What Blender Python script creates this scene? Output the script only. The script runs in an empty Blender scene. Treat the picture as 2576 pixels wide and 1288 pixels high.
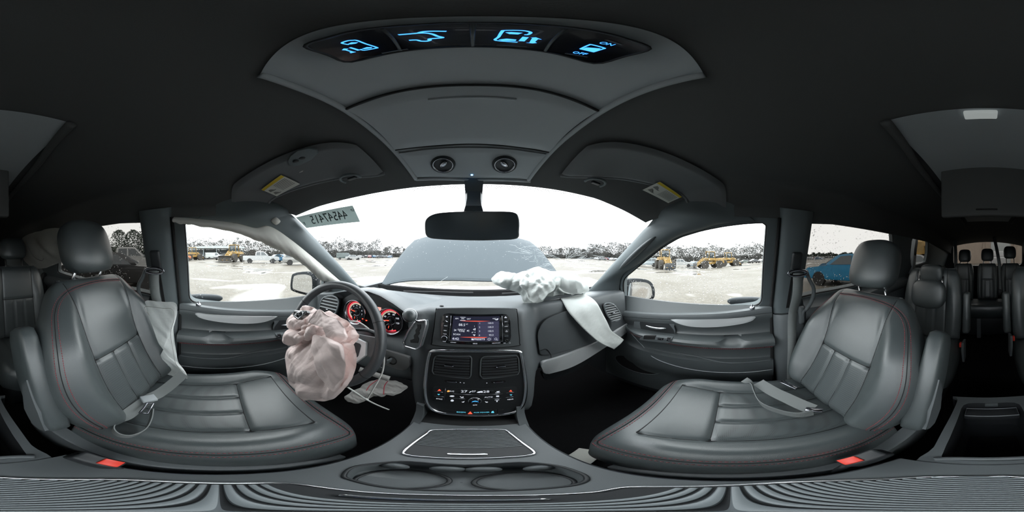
import bpy, bmesh, math, random
from math import sin, cos, pi, radians, sqrt, atan2, tan, exp
from mathutils import Vector, Matrix, noise, geometry
random.seed(7)
SC = bpy.context.scene
COL = SC.collection
V = Vector

# ------------------------------------------------------------------ camera, sky, exposure
IMW, IMH, CX = 2576.0, 1288.0, 1195.0          # full-frame pixels; column of the van's straight-ahead
RM = Matrix.Rotation(radians(-0.35), 3, 'Y')   # the tripod leans a little to the right
cam = bpy.data.cameras.new('camera')
cam.type = 'PANO'
try:
    cam.panorama_type = 'EQUIRECTANGULAR'
except Exception:
    cam.cycles.panorama_type = 'EQUIRECTANGULAR'
cam.clip_start, cam.clip_end = 0.005, 2000
camo = bpy.data.objects.new('camera', cam)
COL.objects.link(camo)
_yaw = (1288.0 - CX) * 2 * pi / IMW
camo.matrix_world = (RM @ Matrix.Rotation(-_yaw, 3, 'Z') @ Matrix.Rotation(pi / 2, 3, 'X')).to_4x4()
SC.camera = camo

world = bpy.data.worlds.new('overcast')
SC.world = world
world.use_nodes = True
_bg = world.node_tree.nodes['Background']
_bg.inputs[0].default_value = (0.93, 0.97, 1.0, 1)
_bg.inputs[1].default_value = 1.0
SC.view_settings.view_transform = 'Standard'
SC.view_settings.look = 'None'
SC.view_settings.exposure = 2.5
SC.view_settings.gamma = 1.0
SC.view_settings.use_curve_mapping = False
SC.cycles.max_bounces = 5
SC.cycles.diffuse_bounces = 3
SC.cycles.glossy_bounces = 3
SC.cycles.transmission_bounces = 4
SC.cycles.transparent_max_bounces = 12
SC.cycles.caustics_reflective = False
SC.cycles.caustics_refractive = False
SC.cycles.sample_clamp_indirect = 6.0

# ------------------------------------------------------------------ rays through pixels (for measuring)
def D(px, py):
    az = (px - CX) * 2 * pi / IMW
    el = (IMH / 2 - py) * pi / IMH
    return RM @ V((sin(az) * cos(el), cos(az) * cos(el), sin(el)))
def onX(px, py, x):
    d = D(px, py); return d * (x / d.x)
def onY(px, py, y):
    d = D(px, py); return d * (y / d.y)
def onZ(px, py, z):
    d = D(px, py); return d * (z / d.z)
def atR(px, py, r):
    d = D(px, py); return d * (r / sqrt(d.x * d.x + d.y * d.y))

# ------------------------------------------------------------------ object helpers
WL = {}
def _link(o, parent, wl):
    COL.objects.link(o)
    WL[o.name] = V(wl)
    if parent is not None:
        o.parent = parent
        o.location = V(wl) - WL[parent.name]
    else:
        o.location = V(wl)
def tag(o, label=None, cat=None, group=None, kind=None):
    if label: o['label'] = label
    if cat: o['category'] = cat
    if group: o['group'] = group
    if kind: o['kind'] = kind
    return o
def thing(name, label, cat, loc=(0, 0, 0), group=None, kind=None):
    o = bpy.data.objects.new(name, None)
    o.empty_display_size = 0.05
    _link(o, None, loc)
    return tag(o, label, cat, group, kind)
def mk(name, verts, faces, mat, parent=None, smooth=True, auto=None, mats=None, midx=None):
    """one mesh object from world-space vertices"""
    vs = [V(v) for v in verts]
    if parent is None:
        xs = [v.x for v in vs]; ys = [v.y for v in vs]; zs = [v.z for v in vs]
        org = V(((min(xs) + max(xs)) / 2, (min(ys) + max(ys)) / 2, min(zs)))
    else:
        org = WL[parent.name]
    me = bpy.data.meshes.new(name)
    me.from_pydata([tuple(v - org) for v in vs], [], faces)
    me.validate()
    if mats:
        for m in mats: me.materials.append(m)
        if midx:
            for p, i in zip(me.polygons, midx): p.material_index = i
    else:
        me.materials.append(mat)
    bm = bmesh.new(); bm.from_mesh(me)
    bmesh.ops.recalc_face_normals(bm, faces=bm.faces)
    bm.to_mesh(me); bm.free()
    if smooth:
        me.shade_smooth()
        if auto is not None:
            me.set_sharp_from_angle(angle=radians(auto))
    o = bpy.data.objects.new(name, me)
    _link(o, parent, org)
    return o
class MB:
    """collects shapes that make up ONE part"""
    def __init__(s): s.v = []; s.f = []
    def add(s, vf, M=None):
        n = len(s.v)
        s.v += [(M @ V(p)) if M is not None else V(p) for p in vf[0]]
        s.f += [[i + n for i in f] for f in vf[1]]
        return s
    def build(s, name, mat, parent=None, smooth=True, auto=35):
        return mk(name, s.v, s.f, mat, parent, smooth, auto)

# ------------------------------------------------------------------ shape generators -> (verts, faces)
def gridf(f, nu, nv, cu=False, cv=False):
    vs = [f(i / (nu if cu else nu - 1), j / (nv if cv else nv - 1)) for j in range(nv) for i in range(nu)]
    fs = []
    for j in range(nv if cv else nv - 1):
        for i in range(nu if cu else nu - 1):
            a = j * nu + i; b = j * nu + (i + 1) % nu
            c = ((j + 1) % nv) * nu + (i + 1) % nu; d = ((j + 1) % nv) * nu + i
            fs.append([a, b, c, d])
    return vs, fs
def loft(rings, caps=True, closed=True):
    n = len(rings[0]); vs = [p for r in rings for p in r]; fs = []
    for j in range(len(rings) - 1):
        for i in range(n if closed else n - 1):
            fs.append([j * n + i, j * n + (i + 1) % n, (j + 1) * n + (i + 1) % n, (j + 1) * n + i])
    if caps and closed:
        fs.append(list(range(n))[::-1]); fs.append([(len(rings) - 1) * n + i for i in range(n)])
    return vs, fs
def spl(pts, n=8, closed=False):
    """Catmull-Rom through points"""
    P = [V(p) for p in pts]; m = len(P); out = []
    for i in range(m if closed else m - 1):
        if closed:
            a, b, c, d = P[(i - 1) % m], P[i], P[(i + 1) % m], P[(i + 2) % m]
        else:
            a, b, c, d = P[max(i - 1, 0)], P[i], P[i + 1], P[min(i + 2, m - 1)]
        for k in range(n):
            t = k / n
            out.append(0.5 * ((2 * b) + (c - a) * t + (2 * a - 5 * b + 4 * c - d) * t * t + (3 * b - a - 3 * c + d) * t ** 3))
    if not closed: out.append(P[-1])
    return out
def tube(pts, r, n=8, closed=False, caps=True, flat=1.0, ref=None):
    P = [V(p) for p in pts]; m = len(P); rings = []; prev = None
    for i in range(m):
        if closed: t = P[(i + 1) % m] - P[i - 1]
        else: t = P[min(i + 1, m - 1)] - P[max(i - 1, 0)]
        if t.length < 1e-9: t = V((0, 0, 1))
        t.normalize()
        if prev is None:
            a = V(ref) if ref is not None else (V((0, 0, 1)) if abs(t.z) < 0.9 else V((1, 0, 0)))
            a = (a - t * a.dot(t)).normalized()
        else:
            a = (V(ref) if ref is not None else prev); a = (a - t * a.dot(t))
            a = a.normalized() if a.length > 1e-6 else prev
        prev = a; b = t.cross(a)
        rr = r(i / max(m - 1, 1)) if callable(r) else r
        rings.append([P[i] + a * cos(2 * pi * k / n) * rr * flat + b * sin(2 * pi * k / n) * rr for k in range(n)])
    if closed:
        rings.append(rings[0]); vs, fs = loft(rings, False)
        return vs, fs
    return loft(rings, caps)
def ribbon(pts, side, w, th=0.0012):
    """webbing strap: side = list of side vectors (or one)"""
    P = [V(p) for p in pts]; m = len(P); rings = []
    for i in range(m):
        t = (P[min(i + 1, m - 1)] - P[max(i - 1, 0)]).normalized()
        s = V(side[i] if isinstance(side, list) else side); s = (s - t * s.dot(t)).normalized()
        nrm = t.cross(s).normalized()
        ww = w(i / (m - 1)) if callable(w) else w
        rings.append([P[i] + s * ww / 2 + nrm * th, P[i] - s * ww / 2 + nrm * th, P[i] - s * ww / 2 - nrm * th, P[i] + s * ww / 2 - nrm * th])
    return loft(rings)
def rbox(c, size, bev=0.004, seg=2, M=None):
    bm = bmesh.new(); bmesh.ops.create_cube(bm, size=1.0)
    for v in bm.verts: v.co = V((v.co.x * size[0], v.co.y * size[1], v.co.z * size[2]))
    if bev > 0: bmesh.ops.bevel(bm, geom=list(bm.edges), offset=min(bev, min(size) * 0.49), segments=seg, affect='EDGES', profile=0.5)
    vs = [(M @ v.co if M is not None else v.co) + V(c) for v in bm.verts]
    bm.verts.index_update(); fs = [[v.index for v in f.verts] for f in bm.faces]
    bm.free(); return vs, fs
def prism(outline, depth, bev=0.0, seg=2, both=False):
    """outline: 3D points (planar loop); depth: vector; bevels the far face's edge"""
    bm = bmesh.new()
    a = [bm.verts.new(V(p)) for p in outline]; b = [bm.verts.new(V(p) + V(depth)) for p in outline]
    n = len(a)
    f0 = bm.faces.new(a[::-1]); f1 = bm.faces.new(b)
    for i in range(n): bm.faces.new([a[i], a[(i + 1) % n], b[(i + 1) % n], b[i]])
    if bev > 0:
        es = list(f1.edges) + (list(f0.edges) if both else [])
        bmesh.ops.bevel(bm, geom=es, offset=bev, segments=seg, affect='EDGES', profile=0.5, clamp_overlap=True)
    bm.verts.index_update(); bm.verts.ensure_lookup_table()
    vs = [v.co.copy() for v in bm.verts]; fs = [[v.index for v in f.verts] for f in bm.faces]
    bm.free(); return vs, fs
def holed(outer, holes, depth):
    """flat sheet with holes, given thickness"""
    loops = [[V(p) for p in outer]] + [[V(p) for p in h] for h in holes]
    tris = geometry.tessellate_polygon(loops)
    pts = [p for l in loops for p in l]; n = len(pts); d = V(depth)
    vs = pts + [p + d for p in pts]; fs = [list(t) for t in tris] + [[i + n for i in t][::-1] for t in tris]
    k = 0
    for l in loops:
        m = len(l)
        for i in range(m):
            a, b = k + i, k + (i + 1) % m
            fs.append([a, b, b + n, a + n])
        k += m
    return vs, fs
def lathe(prof, n=32, c=(0, 0, 0), ax=(0, 0, 1), ref=(1, 0, 0)):
    """prof: list of (radius, height along ax)"""
    ax = V(ax).normalized(); u = V(ref); u = (u - ax * u.dot(ax)).normalized(); w = ax.cross(u)
    rings = [[V(c) + ax * h + (u * cos(2 * pi * k / n) + w * sin(2 * pi * k / n)) * max(r, 1e-5) for k in range(n)] for r, h in prof]
    return loft(rings)
def lring(prof, n=32, c=(0, 0, 0), ax=(0, 0, 1), ref=(1, 0, 0)):
    vs, fs = lathe(prof + [prof[0]], n, c, ax, ref)
    return vs, fs[:-2]
def ell(c, r, n=16, m=10, M=None, p=1.0):
    def f(u, v):
        a = 2 * pi * u; b = -pi / 2 + pi * v
        def q(t): return math.copysign(abs(t) ** p, t)
        x = V((q(cos(b)) * q(cos(a)) * r[0], q(cos(b)) * q(sin(a)) * r[1], q(sin(b)) * r[2]))
        return (M @ x if M is not None else x) + V(c)
    return gridf(f, n, m, cu=True)
class Fr:
    """a local plane: u right, v up, w out of the face"""
    def __init__(s, O, ex, ey):
        s.O = V(O); s.ex = V(ex).normalized(); s.ez = s.ex.cross(V(ey)).normalized(); s.ey = s.ez.cross(s.ex)
    def p(s, u, v, w=0.0): return s.O + s.ex * u + s.ey * v + s.ez * w
    def px(s, x, y):
        d = D(x, y); t = s.O.dot(s.ez) / d.dot(s.ez); q = d * t - s.O
        return (q.dot(s.ex), q.dot(s.ey))
    def pts(s, uv, w=0.0): return [s.p(u, v, w) for u, v in uv]
    def trace(s, pix, w=0.0): return [s.p(*s.px(*q), w) for q in pix]
    def slab(s, uv, w0, w1, bev=0.0, seg=2): return prism(s.pts(uv, w0), s.ez * (w1 - w0), bev, seg)
    def M(s): return Matrix((s.ex, s.ey, s.ez)).transposed()
def rr(cx, cy, w, h, r, n=5):
    o = []
    r = min(r, w / 2 * 0.999, h / 2 * 0.999)
    for k, (sx, sy) in enumerate(((1, 1), (-1, 1), (-1, -1), (1, -1))):
        for i in range(n + 1):
            a = pi / 2 * (k + i / n)
            o.append((cx + sx * (w / 2 - r) + r * cos(a), cy + sy * (h / 2 - r) + r * sin(a)))
    return o
def sp2(pts, n=6, closed=True):
    return [(p.x, p.y) for p in spl([V((a, b, 0)) for a, b in pts], n, closed)]
def circ(cx, cy, r, n=24, ry=None): return [(cx + r * cos(2 * pi * k / n), cy + (ry or r) * sin(2 * pi * k / n)) for k in range(n)]
def textvf(s, size, fr, u, v, w=0.0012, align='CENTER', ext=0.0003, mirror=False, rot=0.0, xs=1.0):
    cu = bpy.data.curves.new('lettering', 'FONT'); cu.body = s; cu.size = size; cu.align_x = align; cu.align_y = 'CENTER'
    cu.extrude = ext; cu.resolution_u = 2
    o = bpy.data.objects.new('lettering', cu); COL.objects.link(o)
    me = o.to_mesh()
    ca, sa = cos(rot), sin(rot); m = -1 if mirror else 1
    vs = []
    for q in me.vertices:
        x, y = q.co.x * m * xs, q.co.y
        vs.append(fr.p(u + x * ca - y * sa, v + x * sa + y * ca, w + q.co.z))
    fs = [list(p.vertices) for p in me.polygons]
    o.to_mesh_clear(); bpy.data.objects.remove(o); bpy.data.curves.remove(cu)
    return vs, fs
def sm(a, b, x):
    t = min(1, max(0, (x - a) / (b - a))); return t * t * (3 - 2 * t)
def lerp(tab, x):
    if x <= tab[0][0]: return tab[0][1]
    for (a, fa), (b, fb) in zip(tab, tab[1:]):
        if x <= b: return fa + (fb - fa) * (x - a) / (b - a)
    return tab[-1][1]

def slerp_tab(tab, x):
    """smooth (Catmull-Rom) table lookup"""
    if x <= tab[0][0]: return tab[0][1]
    if x >= tab[-1][0]: return tab[-1][1]
    n = len(tab)
    for i in range(n - 1):
        if x <= tab[i + 1][0]:
            x0, y0 = tab[i]; x1, y1 = tab[i + 1]; h = x1 - x0; t = (x - x0) / h
            def m(k):
                a, b = tab[max(k - 1, 0)], tab[min(k + 1, n - 1)]; return (b[1] - a[1]) / (b[0] - a[0])
            m0, m1 = m(i) * h, m(i + 1) * h
            return (2 * t ** 3 - 3 * t * t + 1) * y0 + (t ** 3 - 2 * t * t + t) * m0 + (-2 * t ** 3 + 3 * t * t) * y1 + (t ** 3 - t * t) * m1
# ------------------------------------------------------------------ materials
def M_(name, col, rough=0.5, metal=0.0, bump=None, spec=0.5, var=None, coat=0.0, emit=None, sheen=0.0):
    m = bpy.data.materials.new(name); m.use_nodes = True
    nt = m.node_tree; b = nt.nodes['Principled BSDF']
    b.inputs['Base Color'].default_value = (*col, 1); b.inputs['Roughness'].default_value = rough
    b.inputs['Metallic'].default_value = metal; b.inputs['Specular IOR Level'].default_value = spec
    b.inputs['Coat Weight'].default_value = coat; b.inputs['Sheen Weight'].default_value = sheen
    if emit: b.inputs['Emission Color'].default_value = (*emit[:3], 1); b.inputs['Emission Strength'].default_value = emit[3]
    tc = nt.nodes.new('ShaderNodeTexCoord')
    if var:   # (scale, second colour)
        n = nt.nodes.new('ShaderNodeTexNoise'); n.inputs['Scale'].default_value = var[0]; n.inputs['Detail'].default_value = 6
        r = nt.nodes.new('ShaderNodeValToRGB'); r.color_ramp.elements[0].position = 0.35; r.color_ramp.elements[1].position = 0.68
        r.color_ramp.elements[0].color = (*col, 1); r.color_ramp.elements[1].color = (*var[1], 1)
        nt.links.new(tc.outputs['Object'], n.inputs['Vector']); nt.links.new(n.outputs['Fac'], r.inputs['Fac'])
        nt.links.new(r.outputs['Color'], b.inputs['Base Color'])
    if bump:  # (kind, scale, strength, distance)
        k, sc, st, di = bump
        if k == 'vor':
            t = nt.nodes.new('ShaderNodeTexVoronoi'); t.inputs['Scale'].default_value = sc; out = t.outputs['Distance']
        elif k == 'wave':
            t = nt.nodes.new('ShaderNodeTexWave'); t.inputs['Scale'].default_value = sc; out = t.outputs['Fac']
        else:
            t = nt.nodes.new('ShaderNodeTexNoise'); t.inputs['Scale'].default_value = sc; t.inputs['Detail'].default_value = 3; out = t.outputs['Fac']
        bp = nt.nodes.new('ShaderNodeBump'); bp.inputs['Strength'].default_value = st; bp.inputs['Distance'].default_value = di
        nt.links.new(tc.outputs['Object'], t.inputs['Vector']); nt.links.new(out, bp.inputs['Height'])
        nt.links.new(bp.outputs['Normal'], b.inputs['Normal'])
    return m
def glass_(name, tint, gloss=0.06, dirt=0.03, dirtcol=(0.8, 0.85, 0.9)):
    m = bpy.data.materials.new(name); m.use_nodes = True; nt = m.node_tree
    for n in list(nt.nodes): nt.nodes.remove(n)
    o = nt.nodes.new('ShaderNodeOutputMaterial'); t = nt.nodes.new('ShaderNodeBsdfTransparent'); t.inputs[0].default_value = (*tint, 1)
    g = nt.nodes.new('ShaderNodeBsdfGlossy'); g.inputs['Roughness'].default_value = 0.02
    d = nt.nodes.new('ShaderNodeBsdfTranslucent'); d.inputs[0].default_value = (*dirtcol, 1)
    a = nt.nodes.new('ShaderNodeMixShader'); b = nt.nodes.new('ShaderNodeMixShader')
    a.inputs[0].default_value = dirt; b.inputs[0].default_value = gloss
    tc = nt.nodes.new('ShaderNodeTexCoord'); nz = nt.nodes.new('ShaderNodeTexNoise'); nz.inputs['Scale'].default_value = 5; nz.inputs['Detail'].default_value = 5
    mr = nt.nodes.new('ShaderNodeMapRange'); mr.inputs['To Min'].default_value = dirt * 0.3; mr.inputs['To Max'].default_value = dirt * 1.7
    if dirt > 0: nt.links.new(tc.outputs['Object'], nz.inputs['Vector']); nt.links.new(nz.outputs['Fac'], mr.inputs['Value']); nt.links.new(mr.outputs[0], a.inputs[0])
    nt.links.new(t.outputs[0], a.inputs[1]); nt.links.new(d.outputs[0], a.inputs[2])
    nt.links.new(a.outputs[0], b.inputs[1]); nt.links.new(g.outputs[0], b.inputs[2]); nt.links.new(b.outputs[0], o.inputs[0])
    return m
def perforated(name, col):
    m = M_(name, col, 0.38, bump=None, spec=0.9)
    nt = m.node_tree; b = nt.nodes['Principled BSDF']
    tc = [n for n in nt.nodes if n.type == 'TEX_COORD'][0]
    sc = nt.nodes.new('ShaderNodeVectorMath'); sc.operation = 'SCALE'; sc.inputs['Scale'].default_value = 300.0
    v = nt.nodes.new('ShaderNodeTexVoronoi'); v.inputs['Scale'].default_value = 1.0; v.inputs['Randomness'].default_value = 0.0
    nt.links.new(tc.outputs['Object'], sc.inputs[0]); nt.links.new(sc.outputs[0], v.inputs['Vector'])
    r = nt.nodes.new('ShaderNodeValToRGB'); r.color_ramp.elements[0].position = 0.20; r.color_ramp.elements[1].position = 0.32
    r.color_ramp.elements[0].color = (0.008, 0.008, 0.009, 1); r.color_ramp.elements[1].color = (*col, 1)
    nt.links.new(v.outputs['Distance'], r.inputs['Fac']); nt.links.new(r.outputs['Color'], b.inputs['Base Color'])
    return m
LEA = (0.072, 0.086, 0.089)
MAT = dict(
    leather=M_('black_leather', LEA, 0.36, bump=('vor', 800, 0.3, 0.0006), spec=1.0, var=(9, (0.085, 0.100, 0.103))),
    perf=perforated('perforated_leather', (0.084, 0.099, 0.102)),
    seam=M_('seam_thread_dark', (0.012, 0.013, 0.014), 0.7),
    stitch=M_('stitch_thread_red', (0.42, 0.07, 0.085), 0.7),
    plastic=M_('charcoal_plastic', (0.130, 0.145, 0.152), 0.42, bump=('noise', 900, 0.25, 0.0006)),
    plastic_d=M_('black_plastic', (0.028, 0.031, 0.034), 0.45, bump=('noise', 900, 0.15, 0.0005)),
    dash=M_('dash_plastic', (0.105, 0.116, 0.122), 0.48, bump=('vor', 900, 0.22, 0.0005)),
    gloss=M_('gloss_black', (0.012, 0.013, 0.016), 0.12, coat=0.5),
    chrome=M_('chrome', (0.85, 0.87, 0.9), 0.2, 1.0),
    chrome_d=M_('dark_chrome', (0.33, 0.34, 0.37), 0.16, 1.0),
    silver=M_('silver_paint', (0.68, 0.70, 0.71), 0.38, 0.25),
    headliner=M_('headliner_cloth', (0.108, 0.110, 0.111), 0.95, spec=0.1, bump=('noise', 1200, 0.3, 0.0006)),
    console=M_('overhead_plastic', (0.43, 0.46, 0.48), 0.7, spec=0.25, bump=('noise', 1200, 0.2, 0.0004)),
    visor=M_('visor_cloth', (0.19, 0.198, 0.204), 0.92, spec=0.1, bump=('noise', 1000, 0.2, 0.0005)),
    pillar=M_('pillar_plastic', (0.125, 0.148, 0.155), 0.6, bump=('noise', 900, 0.2, 0.0006)),
    carpet=M_('black_carpet', (0.014, 0.014, 0.015), 1.0, spec=0.05, bump=('noise', 500, 0.8, 0.003)),
    webbing=M_('grey_webbing', (0.22, 0.235, 0.235), 0.8, bump=('wave', 260, 0.3, 0.0006)),
    nylon=M_('white_nylon', (0.66, 0.69, 0.67), 0.8, bump=('noise', 40, 0.5, 0.004), sheen=0.1),
    nylon_pink=M_('pink_nylon', (0.86, 0.71, 0.68), 0.8, bump=('noise', 45, 0.5, 0.004), sheen=0.1),
    nylon_grey=M_('grey_nylon', (0.42, 0.41, 0.39), 0.85, bump=('noise', 60, 0.5, 0.003)),
    red=M_('red_button', (0.92, 0.07, 0.045), 0.35),
    rubber=M_('black_rubber', (0.012, 0.012, 0.013), 0.75),
    zip=M_('white_zip_tie', (0.75, 0.75, 0.72), 0.45),
    paper=M_('white_label', (0.72, 0.72, 0.66), 0.8),
    yellow=M_('label_yellow', (0.75, 0.55, 0.05), 0.8),
    ink=M_('label_ink', (0.25, 0.25, 0.23), 0.9),
    glass=glass_('window_glass', (0.97, 0.98, 0.97), 0.02, 0.0),
    shield=glass_('windscreen_glass', (0.95, 0.97, 0.97), 0.02, 0.0),
    tint=glass_('privacy_glass', (0.41, 0.40, 0.385), 0.02, 0.0),
    mirror=M_('mirror_glass', (0.82, 0.84, 0.86), 0.03, 1.0),
)
def emis(name, col, st):
    return M_(name, tuple(c * 0.3 for c in col), 0.5, emit=(*col, st))
MAT['led_blue'] = emis('lit_blue_symbol', (0.05, 0.30, 1.0), 0.45)
MAT['led_cyan'] = emis('lit_cyan_symbol', (0.12, 0.6, 0.8), 0.2)
MAT['led_white'] = emis('lit_white_symbol', (0.85, 0.9, 1.0), 0.13)
MAT['led_red'] = emis('lit_red_symbol', (1.0, 0.10, 0.05), 0.25)
MAT['led_amber'] = emis('lit_amber_symbol', (1.0, 0.45, 0.1), 0.2)

MAT['nylon_c'] = M_('aged_nylon', (0.66, 0.65, 0.60), 0.85, bump=('noise', 30, 0.4, 0.004))
def film_(name, col, k):
    m = bpy.data.materials.new(name); m.use_nodes = True; nt = m.node_tree; b = nt.nodes['Principled BSDF']; b.inputs['Base Color'].default_value = (*col, 1); b.inputs['Roughness'].default_value = 0.7
    o = [n for n in nt.nodes if n.type == 'OUTPUT_MATERIAL'][0]; t = nt.nodes.new('ShaderNodeBsdfTranslucent'); t.inputs[0].default_value = (*col, 1)
    x = nt.nodes.new('ShaderNodeMixShader'); x.inputs[0].default_value = k
    nt.links.new(b.outputs[0], x.inputs[1]); nt.links.new(t.outputs[0], x.inputs[2]); nt.links.new(x.outputs[0], o.inputs[0]); return m
MAT['paper_t'] = film_('sticker_film', (0.42, 0.47, 0.46), 0.5)
MAT['ink_g'] = film_('sticker_ink', (0.12, 0.15, 0.15), 0.4)
MAT['crack'] = M_('cracked_glass_edge', (0.8, 0.85, 0.86), 0.3)
MAT['hood'] = M_('bonnet_paint', (0.066, 0.080, 0.089), 0.65, 0.0, spec=0.2)
MAT['leather_s'] = M_('wheel_leather', (0.05, 0.055, 0.06), 0.38, bump=('vor', 1200, 0.2, 0.0004), spec=0.6)
MAT['silver_d'] = M_('dull_silver', (0.22, 0.22, 0.22), 0.5, 0.2)
def drop_():
    m = bpy.data.materials.new('rain_drop'); m.use_nodes = True; nt = m.node_tree
    for n in list(nt.nodes): nt.nodes.remove(n)
    o = nt.nodes.new('ShaderNodeOutputMaterial'); t = nt.nodes.new('ShaderNodeBsdfTransparent'); g = nt.nodes.new('ShaderNodeBsdfGlass'); g.inputs['IOR'].default_value = 1.33; g.inputs['Roughness'].default_value = 0.05
    x = nt.nodes.new('ShaderNodeMixShader'); x.inputs[0].default_value = 0.7
    nt.links.new(t.outputs[0], x.inputs[1]); nt.links.new(g.outputs[0], x.inputs[2]); nt.links.new(x.outputs[0], o.inputs[0]); return m
MAT['drop'] = drop_()

MAT['rib'] = M_('ribbed_plastic', (0.24, 0.27, 0.285), 0.4, bump=('noise', 900, 0.15, 0.0005))
MAT['nylon_b'] = M_('bright_nylon', (0.90, 0.93, 0.91), 0.8, bump=('noise', 40, 0.4, 0.004))
# ================================================================== the van's shell
XC = -0.01
XR, XL = 0.745, -0.765            # inner door planes
ZS = -0.24                         # window sill height below the lens
TUM = 0.36                         # inward lean of the side glass
ZF = -0.95                         # cabin floor
ZG = -1.32                         # ground outside
FR = Fr((XR, 0, ZS), (0, -1, 0), (-TUM, 0, 1))
FL = Fr((XL, 0, ZS), (0, 1, 0), (TUM, 0, 1))
def flip(uv): return [(-u, v) for u, v in uv][::-1]
def wsy(x, z): return 0.52 + (0.25 - z) * 1.154 - (0.70 + 0.5 * z) * (x - XC) ** 2
def ws(px, py):
    d = D(px, py); a, b = 0.2, 2.2
    for _ in range(40):
        t = (a + b) / 2; p = d * t
        if p.y < wsy(p.x, p.z): a = t
        else: b = t
    return d * a
def zc(x, y):
    r = x - XC
    return 0.345 - 0.20 * r * r - (0.85 * (y - 0.15) ** 2 if y > 0.15 else 0) - (0.10 * (-1.6 - y) if y < -1.6 else 0)

# --- side windows, measured on the right-hand glass plane
W_FRONT = [FR.px(*q) for q in [(1564, 704), (1610, 666), (1664, 623), (1709, 597), (1765, 580), (1821, 569), (1877, 562), (1920, 560), (1931, 568), (1923, 672), (1918, 771), (1821, 782), (1728, 784), (1616, 780), (1567, 776)]]
W_SLIDE = [FR.px(*q) for q in [(2003, 674), (2008, 600), (2016, 572), (2036, 561), (2134, 565), (2249, 580), (2251, 640), (2254, 690), (2152, 722), (2060, 740), (2000, 755)]]
W_QUART = [FR.px(*q) for q in [(2291, 641), (2295, 605), (2301, 594), (2324, 598), (2338, 609), (2336, 640), (2331, 661), (2293, 672)]]
def soften(uv, n=5):
    """round the corners a little"""
    out = []
    m = len(uv)
    for i in range(m):
        a, b, c = V((*uv[i - 1], 0)), V((*uv[i], 0)), V((*uv[(i + 1) % m], 0))
        d = min((a - b).length, (c - b).length) * 0.25
        p = b + (a - b).normalized() * d; q = b + (c - b).normalized() * d
        for k in range(n + 1):
            t = k / n; r = p * (1 - t) ** 2 + b * 2 * t * (1 - t) + q * t * t
            out.append((r.x, r.y))
    return out
W_FRONT, W_SLIDE, W_QUART = soften(W_FRONT), soften(W_SLIDE), soften(W_QUART)
def sill_v(u):
    """how far the window's lower edge lies below the reference sill at u (it dips towards the bonnet)"""
    return lerp(SILLT, u)
SILLT = sorted([FR.px(*q) for q in [(1918, 771), (1821, 782), (1728, 784), (1616, 780), (1567, 776)]])
OUTER = [(-0.82, -0.16), (2.75, -0.16), (2.75, 0.437), (-0.30, 0.437), (-0.42, 0.33), (-0.62, 0.16), (-0.74, 0.03)]
SHEET = {}
for nm, fr, fl in (('wall_right', FR, lambda a: a), ('wall_left', FL, flip)):
    o = mk(nm, *holed(fr.pts(fl(OUTER), -0.004), [fr.pts(fl(h), -0.004) for h in (W_FRONT, W_SLIDE, W_QUART)], fr.ez * -0.045), MAT['pillar'], None, False)
    tag(o, 'grey trim around the side windows on the %s side of the van' % ('passenger' if nm[5] == 'r' else 'driver'), 'wall', kind='structure')
    SHEET[nm] = o
    wi = 1 if nm[5] == 'r' else 4
    for k, (h, m, what) in enumerate(((W_FRONT, 'glass', 'clear front side window'), (W_SLIDE, 'tint', 'tinted sliding door window'), (W_QUART, 'tint', 'tinted rear quarter window'))):
        big = []
        c = V((sum(u for u, v in h) / len(h), sum(v for u, v in h) / len(h), 0))
        for u, v in h:
            q = V((u, v, 0)); q = c + (q - c) * (1 + 0.012 / max((q - c).length, 0.05)); big.append((q.x, q.y))
        g = mk('window_%d' % (wi + k), *prism(fr.pts(fl(big), -0.028), fr.ez * -0.001), MAT[m], None, False)
        g2 = mk('seal', *tube(fr.pts(fl(h), -0.012), 0.0055, 6, closed=True), MAT['rubber'], g)
        tag(g, '%s with rain drops on the %s side' % (what, 'passenger' if wi == 1 else 'driver'), 'window', kind='structure')

# --- windscreen
WTOP = [(740, 545), (800, 520), (900, 495), (1000, 477), (1100, 467), (1195, 464), (1300, 467), (1400, 478), (1500, 500), (1570, 530), (1632, 565)]
WLEFT = [(740, 545), (790, 597), (850, 661), (905, 723)]
WRIGHT = [(1632, 565), (1590, 610), (1540, 665), (1478, 733)]
WT = [ws(*q) for q in WTOP]
LE = spl([ws(*q) for q in WLEFT], 8); RE = spl([ws(*q) for q in WRIGHT], 8)
def wsf(u, v):
    k = v * 24; i = min(int(k), 23); t = k - i
    a = LE[i].lerp(LE[i + 1], t); b = RE[i].lerp(RE[i + 1], t)
    x = a.x + (b.x - a.x) * u
    z0 = a.z + (b.z - a.z) * u
    # top and bottom edges bow like the real pane
    zt = lerp([(p.x, p.z) for p in WT], x)
    zl = LE[0].z + (RE[0].z - LE[0].z) * u
    zbow = (zt - zl) * (1 - v) + (-0.085 * (1 - (2 * u - 1) ** 2)) * v
    z = z0 + zbow
    return V((x, wsy(x, z) + 0.004, z))
wnd = mk('window_7', *gridf(wsf, 41, 25), MAT['shield'], None)
tag(wnd, 'rain-specked front windscreen with a cracked passenger side', 'windscreen', kind='structure')
ctr = V((0, 0.3, 0))
fr_t = [wsf(i / 40, 0.0) for i in range(41)]
fb = [wsf(i / 40, f) for f in (0.0, 0.115) for i in range(41)]
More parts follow.
